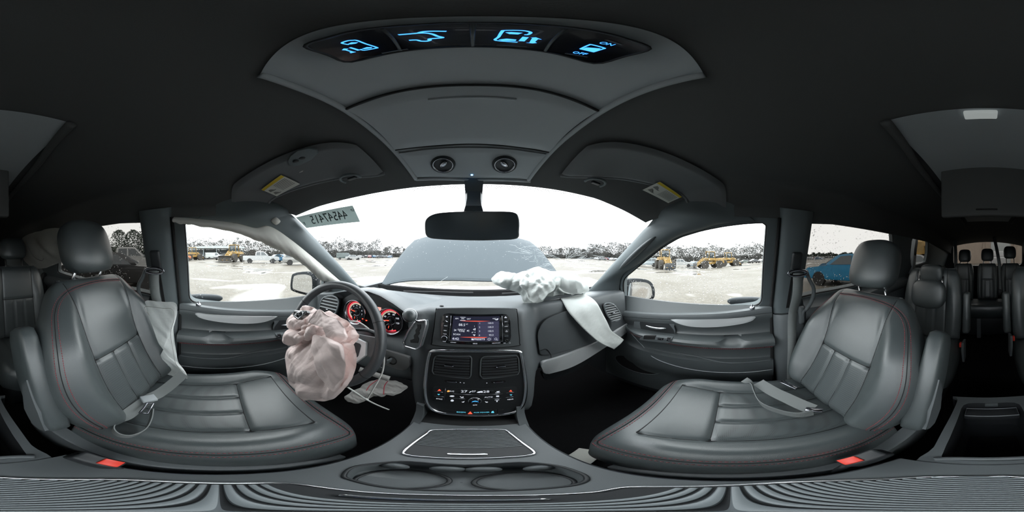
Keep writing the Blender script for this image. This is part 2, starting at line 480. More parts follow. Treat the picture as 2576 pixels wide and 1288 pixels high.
# dotted shade band at the top of the glass
dots = MB()
for j in range(9):
    for i in range(150):
        u = (i + 0.5 * (j % 2)) / 150; v = 0.006 + j * 0.0105
        if 0.02 < u < 0.98:
            p = wsf(u, v); a = (wsf(min(u + 0.01, 1), v) - p).normalized(); b = (wsf(u, v + 0.02) - p).normalized()
            r = 0.0021 * (1 - j / 12)
            n = a.cross(b).normalized() * 0.0008
            dots.add(([p + n + a * r, p + n + b * r, p + n - a * r, p + n - b * r], [[0, 1, 2, 3]]))
tag(dots.build('dot_band', MAT['rubber'], wnd, False), kind='stuff')

def zreal(x, y):
    """height of the headliner, with its rolled edges and the dip to the windscreen header"""
    r = abs(x - XC)
    drop = 0.0 if r <= 0.565 else (1 - cos(math.asin(min(1.0, (r - 0.565) / 0.046)))) * 0.118
    yf = lerp(WTY, x); zf = lerp(WTZ, x)
    dl = zf - (zc(x, yf) - drop)
    return zc(x, y) - drop + dl * exp(-((yf - y) / 0.16) ** 2)
WTY = [(p.x, p.y) for p in WT]; WTZ = [(p.x, p.z) for p in WT]
# --- A pillars
PWIN = [(1800, 566), (1765, 577), (1709, 594), (1664, 620), (1610, 662), (1561, 702), (1560, 778)]
PWS = [(1640, 560), (1620, 577), (1590, 610), (1540, 665), (1510, 699), (1478, 733), (1470, 745)]
PWSL = [(733, 539), (748, 553), (790, 597), (850, 661), (880, 695), (905, 723), (914, 735)]
def pillar(side):
    fr = FR if side > 0 else FL
    a = [ws(*q) for q in (PWS if side > 0 else PWSL)]
    b = [fr.p(u * side, v, 0.0) for u, v in [FR.px(*q) for q in PWIN]]
    # roof-rail end of the trim, tucked behind the headliner
    pre_a = [V((XC + side * x, y, zreal(XC + side * x, y) + k)) for x, y, k in ((0.600, 0.02, 0.012), (0.600, 0.15, 0.010), (0.598, 0.26, 0.004))]
    pre_b = [fr.p(u * side, v, 0.0) for u, v in [FR.px(*q) for q in ((1900, 557), (1866, 558), (1834, 561))]]
    a = spl(pre_a + a, 5); b = spl(pre_b + b, 5)
    rings = []
    for i, (p, q) in enumerate(zip(a, b)):
        mid = (p + q) / 2; inn = V((XC, 0, 0)) - mid; inn.normalize()
        k = sm(0, 14, i)
        ring = [p - inn * 0.05, p + inn * 0.002]
        for t in (0.12, 0.3, 0.5, 0.7, 0.88):
            ring.append(p.lerp(q, t) + inn * (0.035 * k * sin(pi * t) ** 0.6))
        ring.append(q + inn * 0.004); ring.append(q - inn * 0.05)
        rings.append(ring)
    return rings
for s, nm, lab in ((1, 'pillar_trim', 'grey front roof pillar trim beside the passenger window'), (-1, 'pillar_trim', 'grey front roof pillar trim behind the steering wheel, torn at its top')):
    o = mk(nm, *loft(pillar(s)), MAT['pillar'], None)
    tag(o, lab, 'pillar trim')
    if s > 0:
        R = pillar(1); c = [R[i][4] + (R[i][3] - R[i][4]) * 0.2 for i in range(24, 35)]
        mk('grab_rail', *tube(c, lambda t: 0.004 + 0.016 * sin(pi * t) ** 0.5, 10, flat=0.55), MAT['plastic'], o)

# --- ceiling
def ceil_pt(u, v):
    s = -1 + 2 * u; a = abs(s); sg = 1 if s > 0 else -1
    x = XC + sg * (0.565 * a / 0.86 if a < 0.86 else 0.565 + 0.046 * sin((a - 0.86) / 0.14 * pi / 2))
    yf = lerp(WTY, x)
    y = yf + (-2.72 - yf) * v ** 1.4
    return V((x, y, zreal(x, y)))
o = mk('ceiling', *gridf(ceil_pt, 61, 90), MAT['headliner'], None)
tag(o, 'black cloth headliner over the whole cabin', 'ceiling', kind='structure')
md = o.modifiers.new('thick', 'SOLIDIFY'); md.thickness = 0.02; md.offset = 1

# --- floor, lower sides, firewall, tail
o = mk('floor', *rbox((XC, -0.85, ZF - 0.03), (1.60, 4.3, 0.06), 0), MAT['carpet'], None, False)
tag(o, 'black carpeted van floor', 'floor', kind='structure')
o = mk('wall_front', *rbox((XC, 1.22, -0.62), (1.62, 0.05, 0.72), 0), MAT['carpet'], None, False)
tag(o, 'dark firewall behind the dashboard', 'wall', kind='structure')
for s, x, nm in ((1, XR + 0.065, 'wall_right_lower'), (-1, XL - 0.065, 'wall_left_lower')):
    o = mk(nm, *rbox((x, -0.85, -0.60), (0.05, 4.3, 0.70), 0), MAT['plastic_d'], None, False)
    tag(o, 'lower %s body side behind the door panels' % ('passenger' if s > 0 else 'driver'), 'wall', kind='structure')
YB = -2.70
FB = Fr((XC, YB, 0), (-1, 0, 0), (0, 0.12, 1))
WB = [FB.px(*q) for q in [(2398, 612), (2402, 601), (2482, 597), (2566, 600), (2572, 612), (2572, 668), (2398, 668)]]
WB = soften(WB)
o = mk('wall_back', *holed(FB.pts([(-0.8, -1.0), (0.8, -1.0), (0.8, 0.36), (-0.8, 0.36)]), [FB.pts(WB)], FB.ez * -0.05), MAT['plastic_d'], None, False)
tag(o, 'black tailgate trim around the rear window', 'wall', kind='structure')
g = mk('window_8', *prism(FB.pts([(u * 1.02, v * 1.02) for u, v in WB], -0.03), FB.ez * -0.001), MAT['tint'], None, False)
tag(g, 'tinted rear tailgate window behind the third row', 'window', kind='structure')
# ================================================================== seats
def stitches(path_fn, n, name, mat, parent, r=0.00085, frac=0.62):
    """dashes of thread along path_fn(t)"""
    mb = MB()
    for k in range(n):
        a = path_fn(k / n); b = path_fn((k + frac) / n)
        mb.add(tube([a, b], r, 4))
    return tag(mb.build(name, mat, parent, True, None), kind='stuff')
class Back:
    """seat back: x across, s up the back; gives points on the padded front"""
    def __init__(s, O, a, L, wtab, T=0.055, bol=0.045, insw=0.62, yaw=0.0, top=0.10, crown=0.0, seams=None, hx=0.0):
        s.O = V(O); s.a = a; s.L = L; s.wt = wtab; s.T = T; s.bol = bol; s.insw = insw; s.topr = top; s.crown = crown; s.hx = hx
        R = Matrix.Rotation(yaw, 3, 'Z')
        s.ex = R @ V((1, 0, 0)); s.up = R @ V((0, -sin(a), cos(a))); s.n = R @ V((0, cos(a), sin(a)))
        s.seams = seams or []
    def w(s, q): return slerp_tab(s.wt, q / s.L)
    def dep(s, x, q, sn):
        w = s.w(q); t = abs(x) / w
        b = s.bol * sm(s.insw - 0.10, s.insw + 0.25, t) * sm(0.98, 0.55, q / s.L) * (0.75 + 0.25 * sm(0, 0.2, q / s.L))
        end = min(1.0, max(0.0, (s.L - q) / s.topr)); end = (1 - (1 - end) ** 2.6) ** (1 / 2.6)
        end2 = min(1.0, max(0.0, q / 0.05)); end2 = (1 - (1 - end2) ** 2.2) ** (1 / 2.2)
        d = (s.T * 0.92 + b + s.crown * sin(pi * q / s.L)) * (abs(sn) ** 0.55) * end * end2
        for f in s.seams:
            k = f(x, q)
            if k < 0.03: d -= 0.006 * exp(-(k / 0.007) ** 2)
        return d
    def pt(s, x, q, off=0.0):
        w = s.w(q); c = min(1, (abs(x) / w)) ** (1 / 0.62); sn = sqrt(max(0, 1 - c * c))
        return s.O + s.ex * (x + s.hx * q / s.L) + s.up * q + s.n * (s.dep(x, q, sn) + off)
    def mesh(s, nf=96, nb=24, ns=80, region=None):
        vs = []; meta = []
        N = nf + nb
        for j in range(ns):
            q = s.L * (1 - (1 - j / (ns - 1)) ** 1.25) if False else s.L * j / (ns - 1)
            w = s.w(q)
            for i in range(N):
                if i <= nf: ph = pi * (1 - i / nf)
                else: ph = -pi * (i - nf) / nb
                c = cos(ph); sn = sin(ph)
                if i <= nf:
                    # even spacing across the front
                    xx = -1 + 2 * i / nf; x = w * math.copysign(abs(xx) ** 0.8, xx)
                    cc = min(1, (abs(x) / w)) ** (1 / 0.62); sf = sqrt(max(0, 1 - cc * cc))
                    d = s.dep(x, q, sf)
                else:
                    x = w * math.copysign(abs(c) ** 0.5, c)
                    e = min(1.0, max(0.0, (s.L - q) / s.topr)); e = (1 - (1 - e) ** 2.6) ** (1 / 2.6)
                    d = -s.T * abs(sn) ** 0.4 * e
                vs.append(s.O + s.ex * (x + s.hx * q / s.L) + s.up * q + s.n * d); meta.append((x, q, i <= nf))
        fs = {}
        for j in range(ns - 1):
            for i in range(N):
                a, b = j * N + i, j * N + (i + 1) % N
                f = [a, b, b + N, a + N]
                x = (meta[a][0] + meta[b][0]) / 2; q = (meta[a][1] + meta[a + N][1]) / 2
                k = region(x, q) if (region and i < nf) else 'base'
                fs.setdefault(k, []).append(f)
        fs.setdefault('base', []).append(list(range(N))[::-1]); fs['base'].append([(ns - 1) * N + i for i in range(N)])
        return vs, fs
def sub(vs, fs):
    used = sorted({i for f in fs for i in f}); mp = {o: n for n, o in enumerate(used)}
    return [vs[i] for i in used], [[mp[i] for i in f] for f in fs]
class Cush:
    """seat cushion: x across, q from the rear to the front"""
    def __init__(s, O, L, wtab, H=0.13, bol=0.035, insw=0.60, pitch=0.08, seams=None, drop=0.055):
        s.O = V(O); s.L = L; s.wt = wtab; s.H = H; s.bol = bol; s.insw = insw; s.pitch = pitch; s.seams = seams or []; s.drop = drop
    def w(s, q): return slerp_tab(s.wt, q / s.L)
    def z(s, x, q, sn):
        t = abs(x) / s.w(q)
        b = s.bol * sm(s.insw - 0.08, s.insw + 0.25, t) * sm(1.0, 0.72, q / s.L)
        e = max(0.0, (q / s.L - 0.74) / 0.26); e = 1 - (1 - min(1, e) ** 2.4) ** (1 / 2.4)
        z = s.pitch * q - s.drop * 1.0 * e + b
        z = -s.H + (s.H + z) * (abs(sn) ** 0.5)
        for f in s.seams:
            k = f(x, q)
            if k < 0.03: z -= 0.006 * exp(-(k / 0.007) ** 2)
        return z
    def pt(s, x, q, off=0.0):
        c = min(1, abs(x) / s.w(q)) ** (1 / 0.5); sn = sqrt(max(0, 1 - c * c))
        return s.O + V((x, q, s.z(x, q, sn) + off))
    def mesh(s, nf=96, nb=8, ns=80, region=None):
        vs = []; meta = []; N = nf + nb
        for j in range(ns):
            q = s.L * j / (ns - 1); w = s.w(q)
            for i in range(N):
                if i <= nf:
                    xx = -1 + 2 * i / nf; x = w * math.copysign(abs(xx) ** 0.8, xx)
                    c = min(1, abs(x) / w) ** 2; sn = sqrt(max(0, 1 - c * c)); z = s.z(x, q, sn)
                else:
                    t = (i - nf) / nb; x = w * (1 - 2 * t) * 0.94; z = -s.H - 0.03
                vs.append(s.O + V((x, q, z))); meta.append((x, q))
        fs = {}
        for j in range(ns - 1):
            for i in range(N):
                a, b = j * N + i, j * N + (i + 1) % N
                x = (meta[a][0] + meta[b][0]) / 2; q = (meta[a][1] + meta[a + N][1]) / 2
                k = region(x, q) if (region and i < nf) else 'base'
                fs.setdefault(k, []).append([a, b, b + N, a + N])
        fs.setdefault('base', []).append(list(range(N))[::-1]); fs['base'].append([(ns - 1) * N + i for i in range(N)])
        return vs, fs
def headrest(C, w, h, d, a, parent, name='headrest', mat='leather', posts=None, yaw=0.0):
    R = Matrix.Rotation(yaw, 3, 'Z') @ Matrix.Rotation(a, 3, 'X')
    def f(u, v):
        ph = 2 * pi * u; th = -pi / 2 + pi * v
        def q(t, p): return math.copysign(abs(t) ** p, t)
        zz = q(sin(th), 0.62)
        ww = 0.5 * w * (1.0 - 0.10 * max(0, zz) ** 2)
        x = q(cos(th), 0.42) * q(cos(ph), 0.62) * ww; y = q(cos(th), 0.55) * q(sin(ph), 0.7) * d / 2
        y += -0.018 * (x / ww) ** 2 - 0.012 * zz
        return V(C) + R @ V((x, y, zz * h / 2))
    o = mk(name, *gridf(f, 48, 30, cu=True), MAT[mat], parent)
    for sg in (-1, 1):
        pts = [V(C) + R @ V((sg * w * 0.33, -0.02 + 0.022 * (1 if k else 0) * 0, z)) for k, z in enumerate((-h * 0.2, h * 0.0, h * 0.3))]
        ln = [V(C) + R @ V((sg * w * 0.36 + 0, yy, zz)) for yy, zz in ((0.48 * d * 0.84, -0.40 * h), (0.47 * d * 0.98, -0.2 * h), (0.46 * d, 0.05 * h), (0.44 * d * 0.9, 0.3 * h))]
    if posts:
        for sg in (-1, 1):
            b = V(posts) + (Matrix.Rotation(yaw, 3, 'Z') @ V((sg * w * 0.30, 0, 0)))
            t = V(C) + R @ V((sg * w * 0.30, -0.005, -h * 0.35))
            p = mk('headrest_post', *tube([b - (t - b) * 0.3, b, t], 0.0065, 10), MAT['chrome'], parent)
            mk('post_collar', *lathe([(0.0, -0.004), (0.017, -0.004), (0.018, 0.004), (0.013, 0.008), (0.0, 0.008)], 16, b, (t - b)), MAT['plastic_d'], p)
    return o
WT_BACK = [(0, 0.205), (0.10, 0.232), (0.28, 0.260), (0.5, 0.264), (0.70, 0.245), (0.86, 0.205), (0.95, 0.18), (1.0, 0.145)]
WT_CUSH = [(0, 0.215), (0.25, 0.225), (0.6, 0.232), (0.85, 0.232), (0.94, 0.222), (1.0, 0.185)]
def front_seat(name, label, O, a, L, side, HC, group, hw=0.235, hh=0.205, cz=0.0, cl=0.50, hx=0.0):
    """side: +1 passenger (inner side is -x), -1 driver"""
    t = thing(name, label, 'car seat', (O[0], O[1] + 0.2, ZF), group)
    inn = -side
    B = Back(O, a, L, WT_BACK, T=0.06, bol=0.062, insw=0.52, hx=hx)
    ivx = lambda q: 0.118 + 0.02 * sm(0.25, 0.0, q / L) * 0 + 0.022 * sm(0.45, 1.0, q / L)
    hs = 0.47 * L
    sv = lambda x, q: abs(abs(x) - ivx(q))
    shz = lambda x, q: abs(q - (hs + 0.10 * (abs(x)) ** 1.0 * 0 + (0.012 * (x / 0.12)) * 0)) if abs(x) < ivx(q) else 9
    sv2 = lambda x, q: abs(abs(x) - 0.040) if q < hs else 9
    B.seams = [sv, shz, sv2]
    def reg(x, q):
        if abs(x) < ivx(q): return 'low' if q < hs else 'up'
        return 'base'
    vs, fs = B.mesh(110, 24, 90, reg)
    bk = mk('backrest', *sub(vs, fs['base']), MAT['leather'], t)
    mk('shoulder_insert', *sub(vs, fs['up']), MAT['leather'], bk)
    tag(mk('lumbar_insert', *sub(vs, fs['low']), MAT['perf'], bk), 'perforated leather insert')
    qs = [i / 40 * (L - 0.03) + 0.012 for i in range(41)]
    for sg in (-1, 1):
        mk('seam', *tube([B.pt(sg * ivx(q), q, -0.001) for q in qs], 0.0022, 6), MAT['seam'], bk)
        mk('seam', *tube([B.pt(sg * 0.040, q, 0.0) for q in [0.02 + (hs - 0.02) * i / 20 for i in range(21)]], 0.0011, 5), MAT['seam'], bk)
    mk('seam', *tube([B.pt(-ivx(hs) + 2 * ivx(hs) * i / 16, hs, -0.001) for i in range(17)], 0.0024, 6), MAT['seam'], bk)
    # twin red stitching round the side of the bolster and over the top
    def edge(f, k):
        qt = L * (0.915 + k); R_ = 0.075; pl = []
        for i in range(41):
            q = 0.008 + (qt - R_ - 0.008) * i / 40; pl.append((B.w(q) * f, q))
        xe = pl[-1][0]
        for i in range(1, 13):
            a_ = pi / 2 * i / 12; pl.append((xe - R_ * (1 - cos(a_)) * 1.0, qt - R_ + R_ * sin(a_)))
        for i in range(1, 31): pl.append((pl[52][0] * (1 - 2 * i / 30), qt + 0.012 * sin(pi * i / 30)))
        for _ in range(40): pl = [pl[0]] + [((a_[0] + 2 * b_[0] + c_[0]) / 4, (a_[1] + 2 * b_[1] + c_[1]) / 4) for a_, b_, c_ in zip(pl, pl[1:], pl[2:])] + [pl[-1]]
        ac = [0.0]
        for a_, b_ in zip(pl, pl[1:]): ac.append(ac[-1] + sqrt((a_[0] - b_[0]) ** 2 + (a_[1] - b_[1]) ** 2))
        def g(u):
            d = u * ac[-1]; j_ = 0
            while j_ < len(ac) - 2 and ac[j_ + 1] < d: j_ += 1
            t_ = (d - ac[j_]) / max(ac[j_ + 1] - ac[j_], 1e-9); x = pl[j_][0] + (pl[j_ + 1][0] - pl[j_][0]) * t_; q = pl[j_][1] + (pl[j_ + 1][1] - pl[j_][1]) * t_
            return B.pt(inn * x, q, 0.0012)
        return g
    stitches(edge(0.900, 0.0), 118, 'stitching', MAT['stitch'], bk)
    stitches(edge(0.955, 0.014), 118, 'stitching', MAT['stitch'], bk)
    mk('seam', *tube([edge(0.93, 0.007)(i / 140) for i in range(141)], 0.0012, 5), MAT['seam'], bk)
    def edge2(u):
        q = 0.01 + (L * 0.90) * u; return B.pt(-inn * B.w(q) * 0.93, q, 0.0012)
    stitches(edge2, 90, 'stitching', MAT['stitch'], bk)
    # cushion
    CO = V((O[0], O[1] - 0.03, O[2] + cz))
    cs_y = 0.62 * cl; ix = 0.125
    c1 = lambda x, q: abs(abs(x) - (ix + 0.02 * sm(0.5, 0.9, q / cl))) if q < cl * 0.86 else 9
    c2 = lambda x, q: abs(q - cs_y - 0.0 * x) if abs(x) < ix + 0.01 else 9
    c3 = lambda x, q: abs(abs(x) - 0.042) if q < cs_y else 9
    C = Cush(CO, cl, WT_CUSH, seams=[c1, c2, c3])
    def creg(x, q):
        if abs(x) < ix + 0.02 * sm(0.5, 0.9, q / cl) and q < cl * 0.86: return 'rear' if q < cs_y else 'front'
        return 'base'
    vs, fs = C.mesh(110, 8, 80, creg)
    cu = mk('cushion', *sub(vs, fs['base']), MAT['leather'], t)
    mk('thigh_panel', *sub(vs, fs['front']), MAT['leather'], cu)
    tag(mk('perforated_panel', *sub(vs, fs['rear']), MAT['perf'], cu), 'perforated leather panel')
    for sg in (-1, 1):
        mk('seam', *tube([C.pt(sg * (ix + 0.02 * sm(0.5, 0.9, i / 30 * 0.86)), cl * 0.86 * i / 30, -0.001) for i in range(31)], 0.0022, 6), MAT['seam'], cu)
        mk('seam', *tube([C.pt(sg * 0.042, cs_y * i / 20, 0.0) for i in range(21)], 0.0011, 5), MAT['seam'], cu)
    mk('seam', *tube([C.pt(-ix - 0.006 + (2 * ix + 0.012) * i / 16, cs_y, -0.001) for i in range(17)], 0.0022, 6), MAT['seam'], cu)
    mk('seam', *tube([C.pt(-0.145 + 0.29 * i / 16, cl * 0.86, -0.001) for i in range(17)], 0.0018, 6), MAT['seam'], cu)
    def ce(f):
        def g(u):
            if u < 0.62:
                q = cl * 0.93 * (u / 0.62); return C.pt(inn * C.w(q) * f, q, 0.0012)
            x = inn * C.w(cl * 0.93) * f * (1 - 1.9 * (u - 0.62) / 0.38); return C.pt(x, cl * (0.93 + 0.02 * (f - 0.93) / 0.03), 0.0012)
        return g
    stitches(ce(0.915), 110, 'stitching', MAT['stitch'], cu)
    stitches(ce(0.955), 110, 'stitching', MAT['stitch'], cu)
    mk('seam', *tube([ce(0.935)(i / 80) for i in range(81)], 0.0018, 5), MAT['seam'], cu)
    # headrest
    post = B.O + B.up * (L - 0.005) + B.n * (-0.01) + B.ex * hx
    headrest(HC, hw, hh, 0.115, a * 0.45, t, posts=post)
    hr = [c for c in t.children if c.name.startswith('headrest') and 'post' not in c.name][-1]
    # fold-up arm rest on the aisle side
    ax = O[0] + inn * 0.262
    c0 = V((ax, O[1] - 0.055, O[2] + 0.075)); up = (B.up * 0.93 + V((0, -0.10, 0))).normalized(); nn = V((1, 0, 0)).cross(up).normalized()
    rings = []
    for k, (h, w0, d0) in enumerate(((-0.045, 0.016, 0.022), (-0.035, 0.024, 0.036), (0.0, 0.028, 0.048), (0.05, 0.027, 0.052), (0.10, 0.028, 0.058), (0.2, 0.029, 0.066), (0.28, 0.028, 0.064), (0.305, 0.024, 0.055), (0.315, 0.012, 0.035))):
        rings.append([c0 + up * h + V((1, 0, 0)) * (math.copysign(abs(cos(p)) ** 0.5, cos(p)) * w0) + nn * (math.copysign(abs(sin(p)) ** 0.5, sin(p)) * d0 - 0.02) for p in [2 * pi * i / 20 for i in range(20)]])
    ar = mk('armrest', *loft(rings), MAT['leather'], t)
    mk('armrest_shell', *loft([[c0 + V((1, 0, 0)) * inn * x_ + up * h + nn * (y_ - 0.018) for h, y_ in ((-0.03, -0.03), (-0.04, 0.0), (-0.03, 0.03), (0.03, 0.045), (0.09, 0.02), (0.13, 0.0), (0.16, -0.045), (0.05, -0.045))] for x_ in (0.008, 0.027, 0.030)]), MAT['plastic'], ar, True, 30)
    mk('pivot_cap', *lathe([(0.0, 0), (0.016, 0), (0.016, 0.004), (0.011, 0.005), (0.010, 0.002), (0, 0.002)], 20, c0 + V((inn * 0.033, 0, 0)) + up * 0.0 - nn * 0.01, (inn, 0, 0)), MAT['plastic_d'], ar)
    # plastic side shield and base
    sx = O[0] + inn * 0.232
    prof = [(-0.16, -0.10), (-0.13, -0.055), (0.02, -0.075), (0.16, -0.105), (0.36, -0.13), (0.42, -0.16), (0.40, -0.20), (-0.10, -0.20), (-0.17, -0.16)]
    mk('seat_shield', *prism([V((sx - inn * 0.02, O[1] + y, O[2] + z + 0.01)) for y, z in prof], (inn * 0.035, 0, 0), 0.008, 3), MAT['plastic'], t, True, 30)
    mk('seat_shield', *prism([V((O[0] - inn * 0.212, O[1] + y, O[2] + z + 0.0)) for y, z in prof], (-inn * 0.03, 0, 0), 0.008, 3), MAT['plastic'], t, True, 30)
    mk('seat_base', *rbox((O[0], O[1] + 0.17, (O[2] - 0.15 + ZF + 0.04) / 2), (0.36, 0.40, O[2] - 0.15 - ZF - 0.04), 0.02), MAT['plastic_d'], t)
    for sg in (-1, 1):
        mk('seat_rail', *rbox((O[0] + sg * 0.19, O[1] + 0.17, ZF + 0.02), (0.04, 0.50, 0.04), 0.004), MAT['plastic_d'], t)
    return t, B, C
SP, BP, CP = front_seat('bucket_seat', 'black leather front passenger seat with a seat belt lying on its cushion', (0.402, -0.272, -0.600), radians(27), 0.505, 1, (0.446, -0.525, -0.030), 'front bucket seats', hx=0.03, cl=0.545)
SD, BD, CD = front_seat('bucket_seat', 'black leather driver seat with a burst white side airbag on its flank', (-0.42, -0.24, -0.575), radians(24), 0.535, -1, (-0.440, -0.452, 0.035), 'front bucket seats', hx=-0.02, cl=0.53)
# ================================================================== dashboard
def dash_profile(x):
    """11 (y,z) points of the dashboard's section at x"""
    r = (x - XC)
    zb = -0.295 + 0.10 * (r / 0.66) ** 2
    base = (wsy(x, zb) + 0.015, zb)
    cen = [(0.80, -0.218), (0.62, -0.190), (0.545, -0.182), (0.522, -0.192), (0.512, -0.215), (0.480, -0.37), (0.460, -0.465), (0.438, -0.57), (0.428, -0.635), (0.62, -0.72)]
    pas = [(0.80, -0.222), (0.68, -0.200), (0.612, -0.192), (0.590, -0.203), (0.582, -0.24), (0.574, -0.36), (0.566, -0.42), (0.557, -0.47), (0.566, -0.505), (0.86, -0.62)]
    zt = lerp([(-0.75, -0.215), (-0.66, -0.20), (-0.58, -0.175), (-0.50, -0.155), (-0.42, -0.148), (-0.36, -0.158), (-0.30, -0.182), (-0.245, -0.212), (-0.20, -0.205)], x)
    rec = sm(-0.235, -0.255, x) * sm(-0.645, -0.625, x)
    drv = [(0.80, min(zt - 0.02, zb + 0.03)), (0.66, zt - 0.008), (0.565, zt), (0.54, zt - 0.006), (0.548 + 0.055 * rec, zt - 0.03), (0.545 + 0.055 * rec, -0.345), (0.530, -0.37), (0.515, -0.45), (0.53, -0.515), (0.86, -0.62)]
    if x >= 0: k = sm(0.150, 0.235, x); A, Bp = cen, pas
    else: k = sm(-0.150, -0.225, x); A, Bp = cen, drv
    out = [base] + [(a[0] * (1 - k) + b[0] * k, a[1] * (1 - k) + b[1] * k) for a, b in zip(A, Bp)]
    e = sm(0.62, 0.75, abs(r))
    out = [(y - 0.02 * e if i else y, z) for i, (y, z) in enumerate(out)]
    return out
xs = sorted(set([round(-0.762 + 1.50 * i / 110, 4) for i in range(111)] + [-0.645, -0.635, -0.625, -0.255, -0.245, -0.235]))
rings = []
for x in xs:
    pr = dash_profile(x)
    # subdivide corners for soft edges
    fine = [V((x, pr[0][0], pr[0][1]))]
    for i in range(1, len(pr) - 1):
        a, b, c = V((x, *pr[i - 1])), V((x, *pr[i])), V((x, *pr[i + 1]))
        d = min((a - b).length, (c - b).length) * 0.42
        p = b + (a - b).normalized() * d; q = b + (c - b).normalized() * d
        for t in (0, 0.5, 1): fine.append(p * (1 - t) ** 2 + b * 2 * t * (1 - t) + q * t * t)
    fine.append(V((x, *pr[-1])))
    rings.append(fine)
dash = thing('dashboard', 'dark grey dashboard spanning the cabin under the windscreen', 'dashboard', (0, 0.6, -0.7))
mk('dash_body', *loft(rings, False, False), MAT['dash'], dash, True, 50)
FC = Fr((0, 0.517, -0.19), (1, 0, 0), (0, 0.09, 0.43))
def z4(X, Y): return (1070 + X * 0.23297, 760 + Y * 0.23292)
def zs(X, Y): return (1095 + X * 200 / 2576, 775 + Y * 100 / 1288)
def zh(X, Y): return (1080 + X * 230 / 2576, 960 + Y * 90 / 1008)
def uv(fr, pix, z=None): return [fr.px(*(z(*q) if z else q)) for q in pix]
def box_uv(fr, x0, y0, x1, y1, r, z=None):
    a = fr.px(*(z(x0, y0) if z else (x0, y0))); b = fr.px(*(z(x1, y1) if z else (x1, y1)))
    return rr((a[0] + b[0]) / 2, (a[1] + b[1]) / 2, abs(b[0] - a[0]), abs(b[1] - a[1]), r)
# ---- radio
radio = thing('touchscreen_radio', 'black touchscreen radio lit with station presets, top of the centre stack', 'radio', FC.p(0, -0.06))
hs_ = sp2(uv(FC, [(130, 90), (170, 66), (540, 60), (925, 68), (975, 105), (990, 270), (1000, 425), (965, 462), (540, 478), (120, 455), (86, 420), (108, 260)], z4), 5)
mk('housing', *FC.slab(hs_, -0.02, 0.010, 0.006, 3), MAT['dash'], radio, True, 40)
mk('housing_seam', *tube(FC.pts([(u * 1.03, v * 1.02 - 0.001) for u, v in hs_], 0.004), 0.0016, 6, closed=True), MAT['seam'], radio)
face = mk('faceplate', *FC.slab(soften(uv(FC, [(210, 140), (2400, 160), (2440, 1110), (1300, 1150), (175, 1090)], zs), 3), 0.008, 0.0125, 0.001), MAT['gloss'], radio, True, 30)
scr_m = M_('lit_lcd', (0.01, 0.011, 0.018), 0.15, emit=(0.003, 0.0032, 0.006, 1.0))
tile_m = M_('lit_lcd_tile', (0.02, 0.02, 0.035), 0.15, emit=(0.008, 0.008, 0.015, 1.0))
w_ = 0.0127
lcd = mk('screen', *FC.slab(uv(FC, [(600, 235), (2065, 240), (2060, 1030), (1300, 1035), (535, 1010)], zs), 0.012, w_), scr_m, radio, False)
for y0, y1 in ((420, 515), (535, 640), (660, 770), (790, 895)):
    mk('preset_tile', *FC.slab(box_uv(FC, 1375, y0, 2040, y1, 0.001, zs), w_, w_ + 0.0002), tile_m, lcd, False)
for x0, x1 in ((555, 800), (1160, 1610), (1640, 1830), (1860, 2045)):
    mk('menu_tile', *FC.slab(box_uv(FC, x0, 915, x1, 1015, 0.001, zs), w_, w_ + 0.0002), tile_m, lcd, False)
def lab(parent, name, mat, items, fr, z, w=0.0014, flipx=False):
    mb = MB()
    for it in items:
        s, X, Y, px_h = it[:4]
        a = fr.px(*z(X, Y)); b = fr.px(*z(X, Y + px_h))
        mb.add(textvf(s, abs(b[1] - a[1]) * 1.22, fr, a[0], a[1], w, xs=it[4] if len(it) > 4 else 1.0))
    return tag(mb.build(name, mat, parent, False), kind='stuff')
lab(lcd, 'screen_lettering', MAT['led_white'], [('AM', 710, 320, 55), ('FM', 900, 328, 55), ('SAT', 1092, 332, 55), ('88.5', 875, 520, 90), ('HT', 1030, 500, 40), ('DIRECT', 860, 672, 52), ('TUNE', 865, 722, 52),
    ('SCAN', 710, 820, 62), ('4:42', 672, 960, 85), ('PRESETS', 1425, 978, 66), ('1', 1438, 470, 56), ('2', 1432, 595, 56), ('3', 1432, 722, 56), ('4', 1425, 850, 56),
    ('103.5', 1780, 465, 60), ('105.3', 1780, 590, 60), ('102.5', 1780, 717, 60), ('93.3', 1800, 843, 60), ('1', 1268, 562, 50), ('of  3', 1240, 755, 48), ('NAV', 1900, 320, 42), ('i', 1735, 975, 60)], FC, zs, w_ + 0.0006)
def sym(parent, name, mat, polys, fr, z, w, t=0.0003):
    mb = MB()
    for p in polys: mb.add(prism(fr.pts(uv(fr, p, z), w), fr.ez * t))
    return tag(mb.build(name, mat, parent, False), kind='stuff')
sym(lcd, 'screen_symbol', MAT['led_white'], [[(1215, 820), (1305, 825), (1265, 875)], [(1220, 660), (1262, 635), (1262, 690)], [(1275, 625), (1305, 625), (1300, 692), (1275, 690)], [(1035, 675), (1078, 705), (1035, 735)], [(1085, 672), (1098, 672), (1098, 737), (1085, 737)],
    [(690, 655), (650, 688), (690, 715)], [(632, 650), (645, 650), (640, 720), (627, 720)], [(1900, 350), (1960, 340), (1980, 360), (1960, 372)], [(1968, 330), (2018, 305), (2025, 335), (1985, 378)], [(820, 268), (990, 272), (990, 285), (820, 281)], [(815, 367), (985, 372), (985, 385), (815, 380)], [(1175, 950), (1240, 955), (1245, 1005), (1175, 1000)]], FC, zs, w_ + 0.0003)
for cx, cy, r in ((1735, 975, 46), (1945, 965, 36)):
    c = FC.px(*zs(cx, cy)); e = FC.px(*zs(cx + r, cy))
    mk('screen_symbol', *tube(FC.pts(circ(c[0], c[1], e[0] - c[0], 20), w_ + 0.0004), 0.0004, 4, closed=True), MAT['led_white'], lcd)
